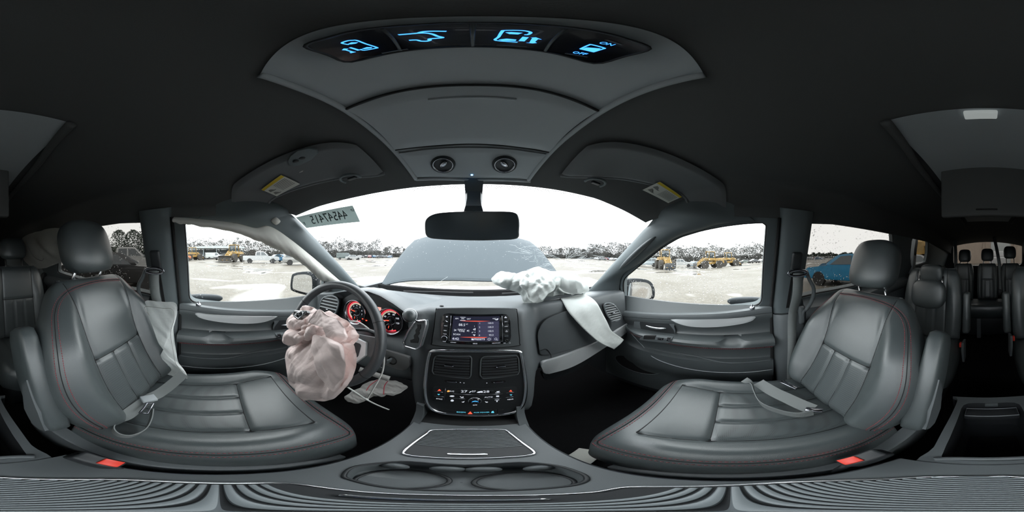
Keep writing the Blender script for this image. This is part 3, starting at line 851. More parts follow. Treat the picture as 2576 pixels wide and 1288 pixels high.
mk('screen_symbol', *tube(FC.trace([zs(1968, 990), zs(2005, 1012)], w_ + 0.0004), 0.0006, 4), MAT['led_white'], lcd)
sym(lcd, 'red_line', MAT['led_red'], [[(820, 388), (1300, 392), (1760, 396), (1380, 412), (1000, 402)], [(820, 905), (1200, 902), (1680, 908), (1600, 928), (1200, 922)]], FC, zs, w_ + 0.0003)
mk('screen_frame', *tube(FC.trace([zs(530, 230), zs(500, 620), zs(455, 1012), zs(1300, 1052), zs(2165, 1040), zs(2165, 620), zs(2140, 235)], 0.0125), 0.0012, 6), MAT['chrome_d'], radio)
lb = [(400, 258), (395, 400), (365, 548), (345, 697)]; rb = [(2253, 280), (2262, 418), (2270, 565), (2283, 715)]
for i, (X, Y) in enumerate(lb + rb):
    c = FC.px(*zs(X, Y))
    b = mk('button', *FC.slab(rr(c[0], c[1], 0.0165, 0.0150, 0.002), 0.012, 0.0138, 0.0006), MAT['plastic_d'], radio, True, 30)
    if i in (2, 3, 5, 6): lab(b, 'button_lettering', MAT['led_white'], [({2: 'RADIO', 3: 'MEDIA', 5: 'MENU', 6: 'AUDIO'}[i], X, Y, 24)], FC, zs, 0.0141)
    if i == 7: lab(b, 'button_lettering', MAT['led_white'], [('MY', X, Y - 16, 24), ('FILES', X, Y + 18, 24)], FC, zs, 0.0141)
    if i == 4: sym(b, 'eject_symbol', MAT['led_white'], [[(X - 22, Y - 10), (X + 22, Y - 10), (X, Y - 38)], [(X - 40, Y), (X + 40, Y), (X + 40, Y + 22), (X - 40, Y + 22)]], FC, zs, 0.0139)
    if i == 0: sym(b, 'voice_symbol', MAT['led_white'], [[(375, 240), (395, 235), (400, 275), (372, 280)], [(405, 250), (430, 232), (422, 260), (430, 280), (408, 272)]], FC, zs, 0.0139)
    if i == 1: sym(b, 'phone_symbol', MAT['led_white'], [[(360, 378), (378, 376), (385, 400), (405, 402), (425, 405), (425, 422), (400, 425), (370, 405)]], FC, zs, 0.0139)
kc = FC.p(*FC.px(*zs(325, 935)), 0.012)
kn = mk('volume_knob', *lathe([(0.0, 0), (0.0085, 0), (0.0082, 0.010), (0.0072, 0.012), (0.005, 0.0125), (0, 0.0122)], 24, kc, FC.ez), MAT['gloss'], radio, True, 30)
mk('knob_ring', *lring([(0.0084, 0.004), (0.0098, 0.003), (0.0096, 0.0075), (0.0082, 0.0085)], 24, kc, FC.ez), MAT['chrome'], kn)
u_ = FC.px(*zs(2280, 872)); mk('usb_port', *FC.slab(rr(*u_, 0.012, 0.0055, 0.001), 0.012, 0.0134), MAT['chrome_d'], radio, True, 30)
u_ = FC.px(*zs(2290, 1020)); mk('aux_jack', *lathe([(0.0055, 0), (0.0055, 0.0015), (0.0025, 0.0015), (0.002, -0.002), (0, -0.002)], 16, FC.p(*u_, 0.012), FC.ez), MAT['plastic_d'], radio)
lab(face, 'face_lettering', MAT['led_white'], [('SIRIUS', 1290, 1112, 34), ('UCONNECT', 600, 1077, 22), ('HARD DISC DRIVE', 1955, 1097, 22), ('VOLUME', 335, 808, 20), ('POWER', 315, 1047, 20), ('AUX', 2220, 1098, 22), ('12V', 2390, 1095, 18)], FC, zs, 0.0133)

# ---- climate panel
hvac = thing('climate_panel', 'black climate control panel with chrome surround and two air vents', 'control panel', FC.p(0, -0.40))
ring_pix = [(50, 560), (90, 522), (300, 518), (540, 518), (800, 520), (990, 528), (1030, 560), (1055, 700), (1075, 880), (1068, 1020), (1030, 1120), (950, 1180), (800, 1205), (540, 1213), (300, 1200), (140, 1175), (45, 1110), (8, 1000), (8, 850), (25, 680)]
rg = sp2(uv(FC, ring_pix, z4), 4)
mk('panel', *FC.slab(rg, -0.02, 0.006, 0.002), MAT['plastic_d'], hvac, True, 40)
mk('chrome_surround', *tube(FC.pts(rg, 0.006), 0.0062, 10, closed=True), MAT['chrome'], hvac)
for side, pl in (('a', [(105, 565), (485, 575), (500, 600), (490, 780), (470, 812), (100, 770), (82, 735)]), ('b', [(600, 575), (975, 565), (1000, 600), (1005, 740), (985, 775), (620, 815), (590, 780)])):
    q = soften(uv(FC, pl, z4), 3)
    v = mk('air_vent', *FC.slab(q, 0.004, 0.0066), MAT['rubber'], hvac, False)
    mk('vent_rim', *tube(FC.pts(q, 0.008), 0.0022, 6, closed=True), MAT['plastic'], v)
    us = [a for a, b in q]; vs_ = [b for a, b in q]
    n = 8
    for k in range(n):
        vv = min(vs_) + 0.008 + (max(vs_) - min(vs_) - 0.014) * k / (n - 1)
        t_ = FC.p((min(us) + max(us)) / 2, vv, 0.0085)
        mk('vent_slat', *rbox(t_, (max(us) - min(us) - 0.010, 0.0016, 0.0075), 0.0005, 1, FC.M() @ Matrix.Rotation(radians(60), 3, 'X')), MAT['plastic_d'], v, False)
    hc = FC.px(*z4(260 if side == 'a' else 808, 672 if side == 'a' else 680))
    mk('vent_tab', *FC.slab(rr(*hc, 0.027, 0.0065, 0.003), 0.008, 0.0165, 0.002), MAT['chrome_d'], v, True, 40)
for X, Y in ((290, 846), (785, 850)):
    c = FC.px(*z4(X, Y))
    b = mk('thumbwheel_slot', *FC.slab(rr(*c, 0.042, 0.0085, 0.003), 0.005, 0.0072), MAT['rubber'], hvac, False)
    mk('thumbwheel', *FC.slab(rr(*c, 0.028, 0.0058, 0.0025), 0.006, 0.012, 0.002), MAT['chrome_d'], b, True, 40)
lab(hvac, 'icon', MAT['led_white'], [('o', 880, -2, 30), ('o', 980, 10, 30), ('o', 1615, 12, 30)], FC, zh, 0.0066)
# control keys
key = mk('control_keys', *FC.slab(soften(uv(FC, [(120, 95), (1280, 165), (2440, 100), (2470, 430), (2400, 560), (1950, 600), (1280, 640), (520, 580), (180, 540), (90, 440)], zh), 3), 0.005, 0.0085, 0.001), MAT['plastic_d'], hvac, True, 30)
mk('display', *FC.slab(soften(uv(FC, [(800, 190), (1800, 200), (1800, 290), (800, 290)], zh), 2), 0.0083, 0.0089), MAT['gloss'], hvac, False)
lab(key, 'display_lettering', MAT['led_white'], [('27', 985, 242, 72, 1.15), ('27', 1255, 238, 48, 1.0), ('28', 1598, 248, 70, 1.15)], FC, zh, 0.0094)
sym(key, 'display_symbol', MAT['led_white'], [[(1335, 275), (1370, 245), (1440, 230), (1500, 230), (1500, 278), (1440, 272), (1410, 282)], [(1120, 272), (1150, 245), (1190, 228), (1195, 245), (1160, 262), (1150, 278)]], FC, zh, 0.0090)
lab(key, 'key_lettering', MAT['led_white'], [('A/C', 645, 238, 38, 1.0), ('AUTO', 1665, 402, 32, 1.1), ('SYNC', 300, 455, 28, 1.05), ('REAR', 2265, 465, 28, 1.1), ('FRONT', 1915, 280, 18), ('MAX', 1895, 482, 24)], FC, zh, 0.0092)
sym(key, 'led_symbol', MAT['led_amber'], [[(515, 228), (545, 210), (585, 215), (580, 255), (520, 258)]], FC, zh, 0.0087)
sym(key, 'arrow_symbol', MAT['led_red'], [[(250, 225), (350, 225), (305, 175)], [(2230, 245), (2320, 250), (2278, 197)]], FC, zh, 0.0087)
sym(key, 'arrow_symbol', MAT['led_cyan'], [[(245, 315), (320, 318), (285, 350)], [(2245, 330), (2318, 330), (2285, 362)]], FC, zh, 0.0087)
sym(key, 'key_symbol', MAT['led_white'], [[(580, 375), (620, 355), (690, 355), (722, 375), (690, 393), (620, 393)], [(865, 378), (900, 390), (925, 405), (965, 380), (975, 415), (915, 422), (890, 405)], [(1560, 515), (1590, 530), (1645, 535), (1640, 552), (1590, 556)], [(915, 535), (960, 530), (1000, 510), (980, 550), (940, 552)],
    [(1870, 360), (1950, 355), (1955, 395), (1875, 398)], [(1880, 500), (1915, 500), (1910, 535), (1875, 535)], [(1880, 240), (1970, 230), (1950, 265), (1890, 265)], [(615, 490), (650, 465), (700, 485), (700, 515), (655, 528), (615, 515)]], FC, zh, 0.0087)
for a, b in (((485, 290), (1240, 330)), ((1240, 330), (2090, 305)), ((530, 420), (1030, 450)), ((1530, 458), (2035, 432)), ((160, 240), (405, 265)), ((160, 370), (430, 400)), ((2150, 290), (2380, 262)), ((2130, 412), (2390, 388)), ((470, 150), (445, 470))):
    mk('chrome_line', *tube(FC.trace([zh(*a), zh(*b)], 0.0088), 0.0009, 6), MAT['chrome_d'], key)
kc = FC.p(*FC.px(*zh(1282, 495)), 0.008)
kn = mk('fan_knob', *lathe([(0.0, 0), (0.0165, 0), (0.0160, 0.010), (0.0135, 0.0125), (0.008, 0.013), (0, 0.0128)], 32, kc, FC.ez), MAT['gloss'], hvac, True, 35)
mk('knob_ring', *lring([(0.0165, 0.002), (0.0185, 0.001), (0.0182, 0.006), (0.0163, 0.007)], 32, kc, FC.ez), MAT['chrome'], kn)
sym(kn, 'fan_symbol', MAT['led_blue'], [[(1195, 488), (1235, 465), (1290, 452), (1340, 462), (1388, 485), (1340, 478), (1290, 470), (1235, 480)]], FC, zh, 0.0213)
lab(kn, 'knob_lettering', MAT['led_white'], [('OFF', 1285, 573, 24, 1.1)], FC, zh, 0.0213)
# bottom row of rocker keys
for i, (x0, x1) in enumerate(((500, 1030), (1050, 1250), (1275, 1660), (1680, 1895), (1915, 2080))):
    b = mk('rocker_key', *FC.slab(box_uv(FC, x0, 765, x1, 885, 0.002, zh), 0.005, 0.0092, 0.001), MAT['plastic_d'], hvac, True, 30)
    if i == 0: lab(b, 'key_lettering', MAT['led_cyan'], [('ECON', 905, 822, 32, 1.0)], FC, zh, 0.0098)
    if i == 1: sym(b, 'hazard_symbol', MAT['led_red'], [[(1085, 872), (1220, 872), (1158, 800)]], FC, zh, 0.0094)
    if i == 2: lab(b, 'key_lettering', MAT['led_cyan'], [('AUX POWER', 1468, 828, 26, 1.0)], FC, zh, 0.0098)
    if i == 3: sym(b, 'airbag_symbol', MAT['led_cyan'], [[(1730, 840), (1750, 800), (1790, 785), (1815, 825), (1810, 842)]], FC, zh, 0.0094)

# ---- instrument cluster
FG = Fr((-0.42, 0.588, -0.275), (1, 0.10, 0), (0, 0.10, 1))
clu = thing('instrument_cluster', 'red-lit twin round gauge cluster behind the steering wheel', 'gauge cluster', FG.p(0, -0.08))
mk('backing', *FG.slab(sp2([(-0.20, -0.075), (0, -0.085), (0.17, -0.075), (0.18, 0.0), (0.13, 0.07), (0, 0.10), (-0.12, 0.085), (-0.20, 0.02)], 5), -0.01, 0.0), MAT['plastic_d'], clu, False)
def gauge(px, py, R, nums, needle, sub):
    c = FG.px(px, py); C0 = FG.p(c[0], c[1])
    g = mk('gauge', *lathe([(0, 0.002), (R, 0.002), (R * 1.01, 0.0)], 40, C0, FG.ez), MAT['gloss'], clu, True, 30)
    mk('chrome_bezel', *lring([(R * 1.0, 0.0), (R * 1.12, 0.012), (R * 1.15, 0.026), (R * 1.10, 0.028), (R * 1.02, 0.010)], 48, C0, FG.ez), MAT['chrome_d'], g)
    def arc(r0, r1, a0, a1, mat, w, nm):
        n = 30; o = [(c[0] + r0 * cos(a0 + (a1 - a0) * k / n), c[1] + r0 * sin(a0 + (a1 - a0) * k / n)) for k in range(n + 1)]
        o += [(c[0] + r1 * cos(a1 + (a0 - a1) * k / n), c[1] + r1 * sin(a1 + (a0 - a1) * k / n)) for k in range(n + 1)]
        mk(nm, *FG.slab(o, w, w + 0.0006), mat, g, False)
    arc(R * 0.86, R * 0.97, radians(40), radians(300), MAT['led_red2'], 0.0022, 'red_band')
    arc(R * 0.72, R * 0.85, radians(60), radians(285), MAT['dial_cream'], 0.0024, 'scale_band')
    mb = MB()
    for k in range(18):
        a = radians(285 - 225 * k / 17)
        mb.add(tube([FG.p(c[0] + R * 0.73 * cos(a), c[1] + R * 0.73 * sin(a), 0.0032), FG.p(c[0] + R * 0.85 * cos(a), c[1] + R * 0.85 * sin(a), 0.0032)], 0.0005, 4))
    tag(mb.build('tick_marks', MAT['ink'], g), kind='stuff')
    mb = MB()
    for k, s_ in enumerate(nums):
        a = radians(235 - 250 * k / (len(nums) - 1))
        mb.add(textvf(s_, R * 0.20, FG, c[0] + R * 0.58 * cos(a), c[1] + R * 0.58 * sin(a), 0.0034))
    tag(mb.build('dial_numbers', MAT['led_white'], g, False), kind='stuff')
    mk('inner_ring', *tube(FG.pts(circ(c[0], c[1], R * 0.36, 28), 0.0028), 0.0010, 5, closed=True), MAT['chrome_d'], g)
    a = radians(needle)
    mk('needle', *prism(FG.pts([(c[0] + R * 0.80 * cos(a), c[1] + R * 0.80 * sin(a)), (c[0] + R * 0.1 * cos(a + 1.5), c[1] + R * 0.05 * sin(a + 1.5)), (c[0] + R * 0.1 * cos(a - 1.5), c[1] + R * 0.05 * sin(a - 1.5))], 0.006), FG.ez * 0.001), MAT['led_red'], g, False)
    mk('needle_hub', *lathe([(0, 0.009), (R * 0.13, 0.009), (R * 0.15, 0.003)], 20, C0, FG.ez), MAT['plastic_d'], g)
    s0 = (c[0] - R * 0.12, c[1] - R * 0.62)
    sg = mk('small_gauge', *lathe([(0, 0.0045), (R * 0.27, 0.0045), (R * 0.27, 0.003)], 28, FG.p(*s0), FG.ez), MAT['gloss'], g, True, 30)
    mk('small_gauge_ring', *tube(FG.pts(circ(*s0, R * 0.29, 28), 0.005), 0.0012, 5, closed=True), MAT['chrome_d'], sg)
    mk('small_needle', *tube([FG.p(s0[0], s0[1] + R * 0.15, 0.006), FG.p(s0[0] - R * 0.04, s0[1] - R * 0.08, 0.006)], 0.0010, 5), MAT['led_red'], sg)
    return g
MAT['led_red2'] = emis('red_gauge_glow', (0.9, 0.05, 0.08), 0.18)
MAT['dial_cream'] = M_('dial_cream', (0.75, 0.62, 0.5), 0.6, emit=(0.8, 0.6, 0.45, 0.10))
gauge(984, 806, 0.054, ['0', '20', '40', '60', '80', '100', '120'], 186, True)
gauge(898, 784, 0.054, ['0', '1', '2', '3', '4', '5', '6', '7'], 172, True)
mk('message_screen', *FG.slab(box_uv(FG, 938, 770, 958, 796, 0.002), 0.001, 0.003), M_('pink_lcd', (0.3, 0.12, 0.1), 0.3, emit=(0.75, 0.3, 0.25, 0.28)), clu, False)
for q in ((913, 802), (922, 806), (918, 822), (924, 832)):
    c = FG.px(*q); mk('warning_lamp', *FG.slab(rr(*c, 0.008, 0.005, 0.002), 0.0, 0.003), MAT['led_red'], clu, False)
# ---- side air vents
for s, pix in ((-1, [(803, 790), (812, 752), (838, 745), (852, 757), (846, 785), (828, 806), (808, 806)]), (1, [(1521, 765), (1540, 765), (1557, 785), (1560, 800), (1548, 808), (1532, 800), (1522, 782)])):
    fr = Fr((0.66 * s - (0.0 if s > 0 else 0.01), 0.525, -0.26), (1, -0.22 * s, 0), (0, 0.12, 1))
    q = sp2(uv(fr, pix), 4)
    v = mk('corner_vent', *fr.slab(q, -0.02, 0.003), MAT['rubber'], dash, False)
    mk('vent_rim', *tube(fr.pts(q, 0.003), 0.0042, 8, closed=True), MAT['plastic'], v)
    us = [a for a, b in q]; vs_ = [b for a, b in q]
    for k in range(8):
        vv = min(vs_) + (max(vs_) - min(vs_)) * (k + 0.7) / 8.6
        xs_ = [a for a, b in q if abs(b - vv) < 0.010]
        if len(xs_) > 1:
            mk('vent_slat', *rbox(fr.p((min(xs_) + max(xs_)) / 2, vv, 0.005), (max(max(xs_) - min(xs_) - 0.004, 0.01), 0.0018, 0.008), 0.0005, 1, fr.M() @ Matrix.Rotation(radians(55), 3, 'X')), MAT['plastic'], v, False)
    mk('vent_tab', *rbox(fr.p(sum(us) / len(us), sum(vs_) / len(vs_), 0.010), (0.016, 0.006, 0.008), 0.002, 2, fr.M()), MAT['chrome_d'], v)
# ---- passenger side: glove boxes and silver trim
FP = Fr((0.40, 0.568, -0.35), (1, -0.02, 0), (0, 0.06, 1))
q = sp2(uv(FP, [(1354, 868), (1352, 835), (1366, 808), (1400, 790), (1440, 780), (1500, 782), (1535, 812), (1520, 846), (1480, 864), (1420, 880), (1362, 892)]), 4)
gb = mk('glovebox_lid', *FP.slab(q, 0.0, 0.008, 0.004, 3), MAT['dash'], dash, True, 40)
mk('glovebox_gap', *tube(FP.pts(q, 0.004), 0.0022, 6, closed=True), MAT['seam'], gb)
l_ = FP.pts(uv(FP, [(1357, 880), (1372, 876), (1382, 888), (1384, 898)]), 0.009); mk('glovebox_latch', *tube(spl(l_, 5), 0.0013, 5), MAT['seam'], gb)
q = sp2(uv(FP, [(1358, 908), (1390, 899), (1430, 886), (1497, 858), (1545, 832), (1574, 812), (1580, 820), (1572, 834), (1510, 876), (1440, 917), (1390, 933), (1368, 937), (1361, 925)]), 4)
mk('silver_trim', *FP.slab(q, 0.0, 0.016, 0.006, 3), MAT['silver'], dash, True, 50)
q = soften(uv(FP, [(1372, 948), (1440, 930), (1500, 898), (1502, 915), (1440, 950), (1380, 968)]), 3)
mk('glovebox_handle', *FP.slab(q, -0.06, -0.035, 0.003), MAT['plastic_d'], dash, True, 40)
# lid that the passenger airbag burst open
fl = Fr((0.30, 0.640, -0.185), (1, 0.0, 0.02), (0, 1, 0.06))
mk('airbag_lid', *fl.slab(rr(0.06, 0.03, 0.26, 0.11, 0.012), 0.0, 0.012, 0.004), MAT['dash'], dash, True, 40)
mk('sensor', *ell(V((-0.115, 0.56, -0.181)), (0.008, 0.006, 0.003), 12, 8), MAT['plastic_d'], dash)
# ---- ignition panel
FI = Fr((-0.27, 0.512, -0.42), (1, -0.15, 0), (0, 0.16, 1))
def zi(X, Y): return (860 + X * 200 / 1356, 860 + Y * 190 / 1288)
q = soften(uv(FI, [(540, 95), (700, 110), (1165, 260), (1170, 400), (1090, 480), (960, 460), (720, 370), (500, 290)], zi), 4)
ig = mk('ignition_panel', *FI.slab(q, -0.01, 0.006, 0.003), MAT['silver_d'] if 'silver_d' in MAT else MAT['console'], dash, True, 40)
c = FI.px(*zi(880, 310)); mk('ignition_socket', *lathe([(0.0, 0.004), (0.015, 0.006), (0.0185, 0.010), (0.0195, 0.006), (0.0195, 0)], 24, FI.p(*c), FI.ez), MAT['rubber'], ig)
mk('ignition_key', *rbox(FI.p(c[0] - 0.004, c[1] + 0.002, 0.022), (0.008, 0.022, 0.028), 0.003, 2, FI.M() @ Matrix.Rotation(radians(-12), 3, 'Z')), MAT['plastic'], ig)
rc = FI.p(*FI.px(*zi(770, 370)), 0.03)
mk('key_ring', *tube([rc + FI.ex * 0.010 * cos(a) + FI.ey * 0.009 * sin(a) for a in [radians(100 + 300 * k / 20) for k in range(21)]], 0.0007, 5), MAT['chrome'], ig)
# knee bolster under the wheel
mk('knee_panel', *loft([[V((x, y, z)) for y, z in ((0.545, -0.40), (0.515, -0.44), (0.50, -0.49), (0.515, -0.535), (0.56, -0.56), (0.66, -0.58), (0.66, -0.42))] for x in (-0.72, -0.5, -0.35, -0.225, -0.205)]), MAT['plastic'], dash, True, 40)

# ---- gear lever on the dash
FS = Fr((-0.195, 0.488, -0.27), (1, -0.30, 0.06), (0.02, 0.16, 1))
sh = thing('gear_selector', 'chrome-framed gear selector with round leather knob on the dash', 'gear selector', FS.p(0, -0.07))
def z3(X, Y): return (1000 + X * 640 / 1288, 440 + Y * 640 / 1288)
q = soften(uv(FS, [(96, 740), (146, 735), (148, 765), (118, 868), (98, 882), (42, 866), (33, 845), (60, 790)], z3), 4)
mk('gate_plate', *FS.slab(q, -0.012, 0.003), MAT['plastic'], sh, False)
mk('gate_surround', *tube(FS.pts(q, 0.004), 0.0034, 8, closed=True), MAT['chrome'], sh)
mk('gate_slot', *FS.slab(uv(FS, [(102, 755), (122, 756), (122, 775), (112, 790), (116, 800), (104, 815), (112, 828), (106, 850), (70, 848), (68, 835), (88, 828), (86, 812), (96, 800), (94, 785), (104, 772)], z3), 0.003, 0.0042), MAT['rubber'], sh, False)
kp = atR(1031, 794, 0.485)
st = FS.p(*FS.px(*z3(108, 745)), 0.0)
mk('lever_rod', *tube([st, st.lerp(kp, 0.5) + V((0, -0.004, 0)), kp], 0.0045, 10), MAT['chrome'], sh)
kd = (kp * -1 + V((0, 0, 0.05))).normalized()
mk('lever_knob', *lathe([(0, -0.026), (0.012, -0.024), (0.0195, -0.012), (0.0215, 0.0), (0.020, 0.010), (0.015, 0.017), (0.008, 0.020), (0, 0.021)], 28, kp, kd), MAT['leather'], sh)
mk('knob_trim', *tube([kp + kd * 0.006 + (V((1, 0, 0)) - kd * kd.x).normalized() * 0.0212 * cos(a) + kd.cross((V((1, 0, 0)) - kd * kd.x).normalized()) * 0.0212 * sin(a) for a in [2 * pi * k / 28 for k in range(28)]], 0.0011, 5, closed=True), MAT['chrome'], sh)

# ---- steering wheel
WC = V((-0.412, 0.325, -0.275))
FW = Fr(WC, (1, 0.10, 0), (0, 0.42, 1))
whl = thing('steering_wheel', 'black leather steering wheel with silver spokes and a burst airbag', 'steering wheel', WC - V((0, -0.1, 0.2)))
RW = 0.187
def rimf(u, v):
    a = 2 * pi * u; b = 2 * pi * v
    rr_ = 0.0155; 
    return FW.p((RW + rr_ * cos(b)) * cos(a), (RW + rr_ * cos(b)) * sin(a) * (0.97), rr_ * 1.15 * sin(b))
mk('rim', *gridf(rimf, 96, 20, cu=True, cv=True), MAT['leather_s'] if 'leather_s' in MAT else MAT['leather'], whl)
for a0 in (28, 152, -28, 208):
    a = radians(a0); mk('rim_seam', *tube([FW.p((RW + 0.0158 * cos(b)) * cos(a), (RW + 0.0158 * cos(b)) * sin(a) * 0.97, 0.0182 * sin(b)) for b in [2 * pi * k / 20 for k in range(20)]], 0.0009, 5, closed=True), MAT['seam'], whl)
mk('hub', *loft([[FW.p(s * x, s * y, w) for x, y in sp2([(-0.085, 0.02), (-0.06, 0.055), (0, 0.062), (0.06, 0.055), (0.085, 0.02), (0.075, -0.04), (0.03, -0.085), (-0.03, -0.085), (-0.075, -0.04)], 4)] for s, w in ((0.9, -0.045), (1.0, -0.02), (1.0, 0.005), (0.9, 0.02), (0.5, 0.026))]), MAT['plastic'], whl, True, 50)
for sg in (-1, 1):
    mk('spoke', *loft([[FW.p(sg * x, y + dy, w) for dy, w in ((0.030, -0.012), (0.030, 0.004), (-0.030, 0.006), (-0.034, -0.010))] for x, y in ((0.06, 0.0), (0.12, 0.005), (0.185, 0.01))]), MAT['plastic'], whl, True, 40)
    mk('spoke_trim', *FW.slab([(sg * x, y) for x, y in ((0.085, 0.030), (0.150, 0.020), (0.158, -0.020), (0.135, -0.055), (0.098, -0.075), (0.090, -0.04))][::sg], 0.006, 0.016, 0.004), MAT['silver'], whl, True, 40)
    mk('spoke_button', *FW.slab(rr(sg * 0.122, -0.012, 0.034, 0.046, 0.008), 0.015, 0.019, 0.002), MAT['plastic_d'], whl, True, 40)
    mk('thin_spoke', *loft([[FW.p(sg * x + dx, y, w) for dx, w in ((-0.011, -0.008), (-0.011, 0.006), (0.011, 0.006), (0.011, -0.008))] for x, y in ((0.03, -0.07), (0.045, -0.13), (0.06, -0.172))]), MAT['silver'], whl, True, 40)
mk('column_shroud', *loft([[WC + FW.ex * (s * cos(a)) * 0.062 + FW.ey * (s * sin(a) * 0.052 - 0.01) - FW.ez * d for a in [2 * pi * k / 20 for k in range(20)]] for d, s in ((0.04, 0.85), (0.06, 1.0), (0.14, 1.05), (0.22, 1.1))]), MAT['plastic_d'], whl)
for sg, p in ((1, [(1.0, 0.0), (0.0, 0.0)]),):
    stp = [WC - FW.ez * 0.07 + FW.ex * (0.05) + FW.ey * 0.035, WC - FW.ez * 0.075 + FW.ex * 0.10 + FW.ey * 0.045, WC - FW.ez * 0.07 + FW.ex * 0.155 + FW.ey * 0.035]
    mk('stalk', *tube(spl(stp, 5), lambda t: 0.006 + 0.002 * t, 10), MAT['plastic_d'], whl)
# ================================================================== doors
MAT['paint'] = M_('van_paint', (0.04, 0.047, 0.054), 0.5, 0.0, spec=0.25)
MAT['leather_d'] = M_('door_vinyl', (0.085, 0.098, 0.102), 0.38, bump=('vor', 900, 0.25, 0.0006), spec=1.0)
FDR = Fr((XR, 0, ZS), (0, -1, 0), (0, 0, 1))
FDL = Fr((XL, 0, ZS), (0, 1, 0), (0, 0, 1))
class Side:
    """shapes measured on the passenger door, mirrored onto the driver door"""
    def __init__(s, sg): s.sg = sg; s.fr = FDR if sg > 0 else FDL
    def uv(s, pix, w=0.0):
        fr = Fr((XR - w, 0, ZS), (0, -1, 0), (0, 0, 1))
        q = [fr.px(*p) for p in pix]
        return q if s.sg > 0 else flip(q)
    def f(s, q): return q if s.sg > 0 else flip(q)
    def p(s, u, v, w): return s.fr.p(u * s.sg, v, w)
PROF = [(0.004, 0.0), (0.0, 0.006), (-0.012, 0.016), (-0.03, 0.026), (-0.05, 0.024), (-0.075, 0.010), (-0.115, 0.006), (-0.133, 0.012), (-0.140, 0.045), (-0.144, 0.068), (-0.160, 0.076), (-0.180, 0.074), (-0.198, 0.055), (-0.215, 0.026), (-0.270, 0.018), (-0.280, 0.022), (-0.290, 0.044), (-0.33, 0.048), (-0.40, 0.044), (-0.43, 0.024), (-0.50, 0.016), (-0.62, 0.012)]
def door_w(u, v):
    """how far the panel stands into the cabin at (u, v)"""
    w = lerp([(-a, b) for a, b in PROF], -v)
    arm = sm(-0.60, -0.42, u)                   # arm rest fades towards the hinge
    if -0.275 < v < -0.12: w = w * arm + 0.012 * (1 - arm)
    if v < -0.275: w = w * sm(-0.62, -0.40, u) + 0.014 * (1 - sm(-0.62, -0.40, u))
    cup = exp(-((u - 0.005) / 0.045) ** 4) * exp(-((v + 0.135) / 0.030) ** 4)
    return w - 0.045 * cup * arm * (1 if w > 0.03 else 0)
def zd(X, Y): return (1590 + X * 200 / 2576, 790 + Y * 100 / 1288)
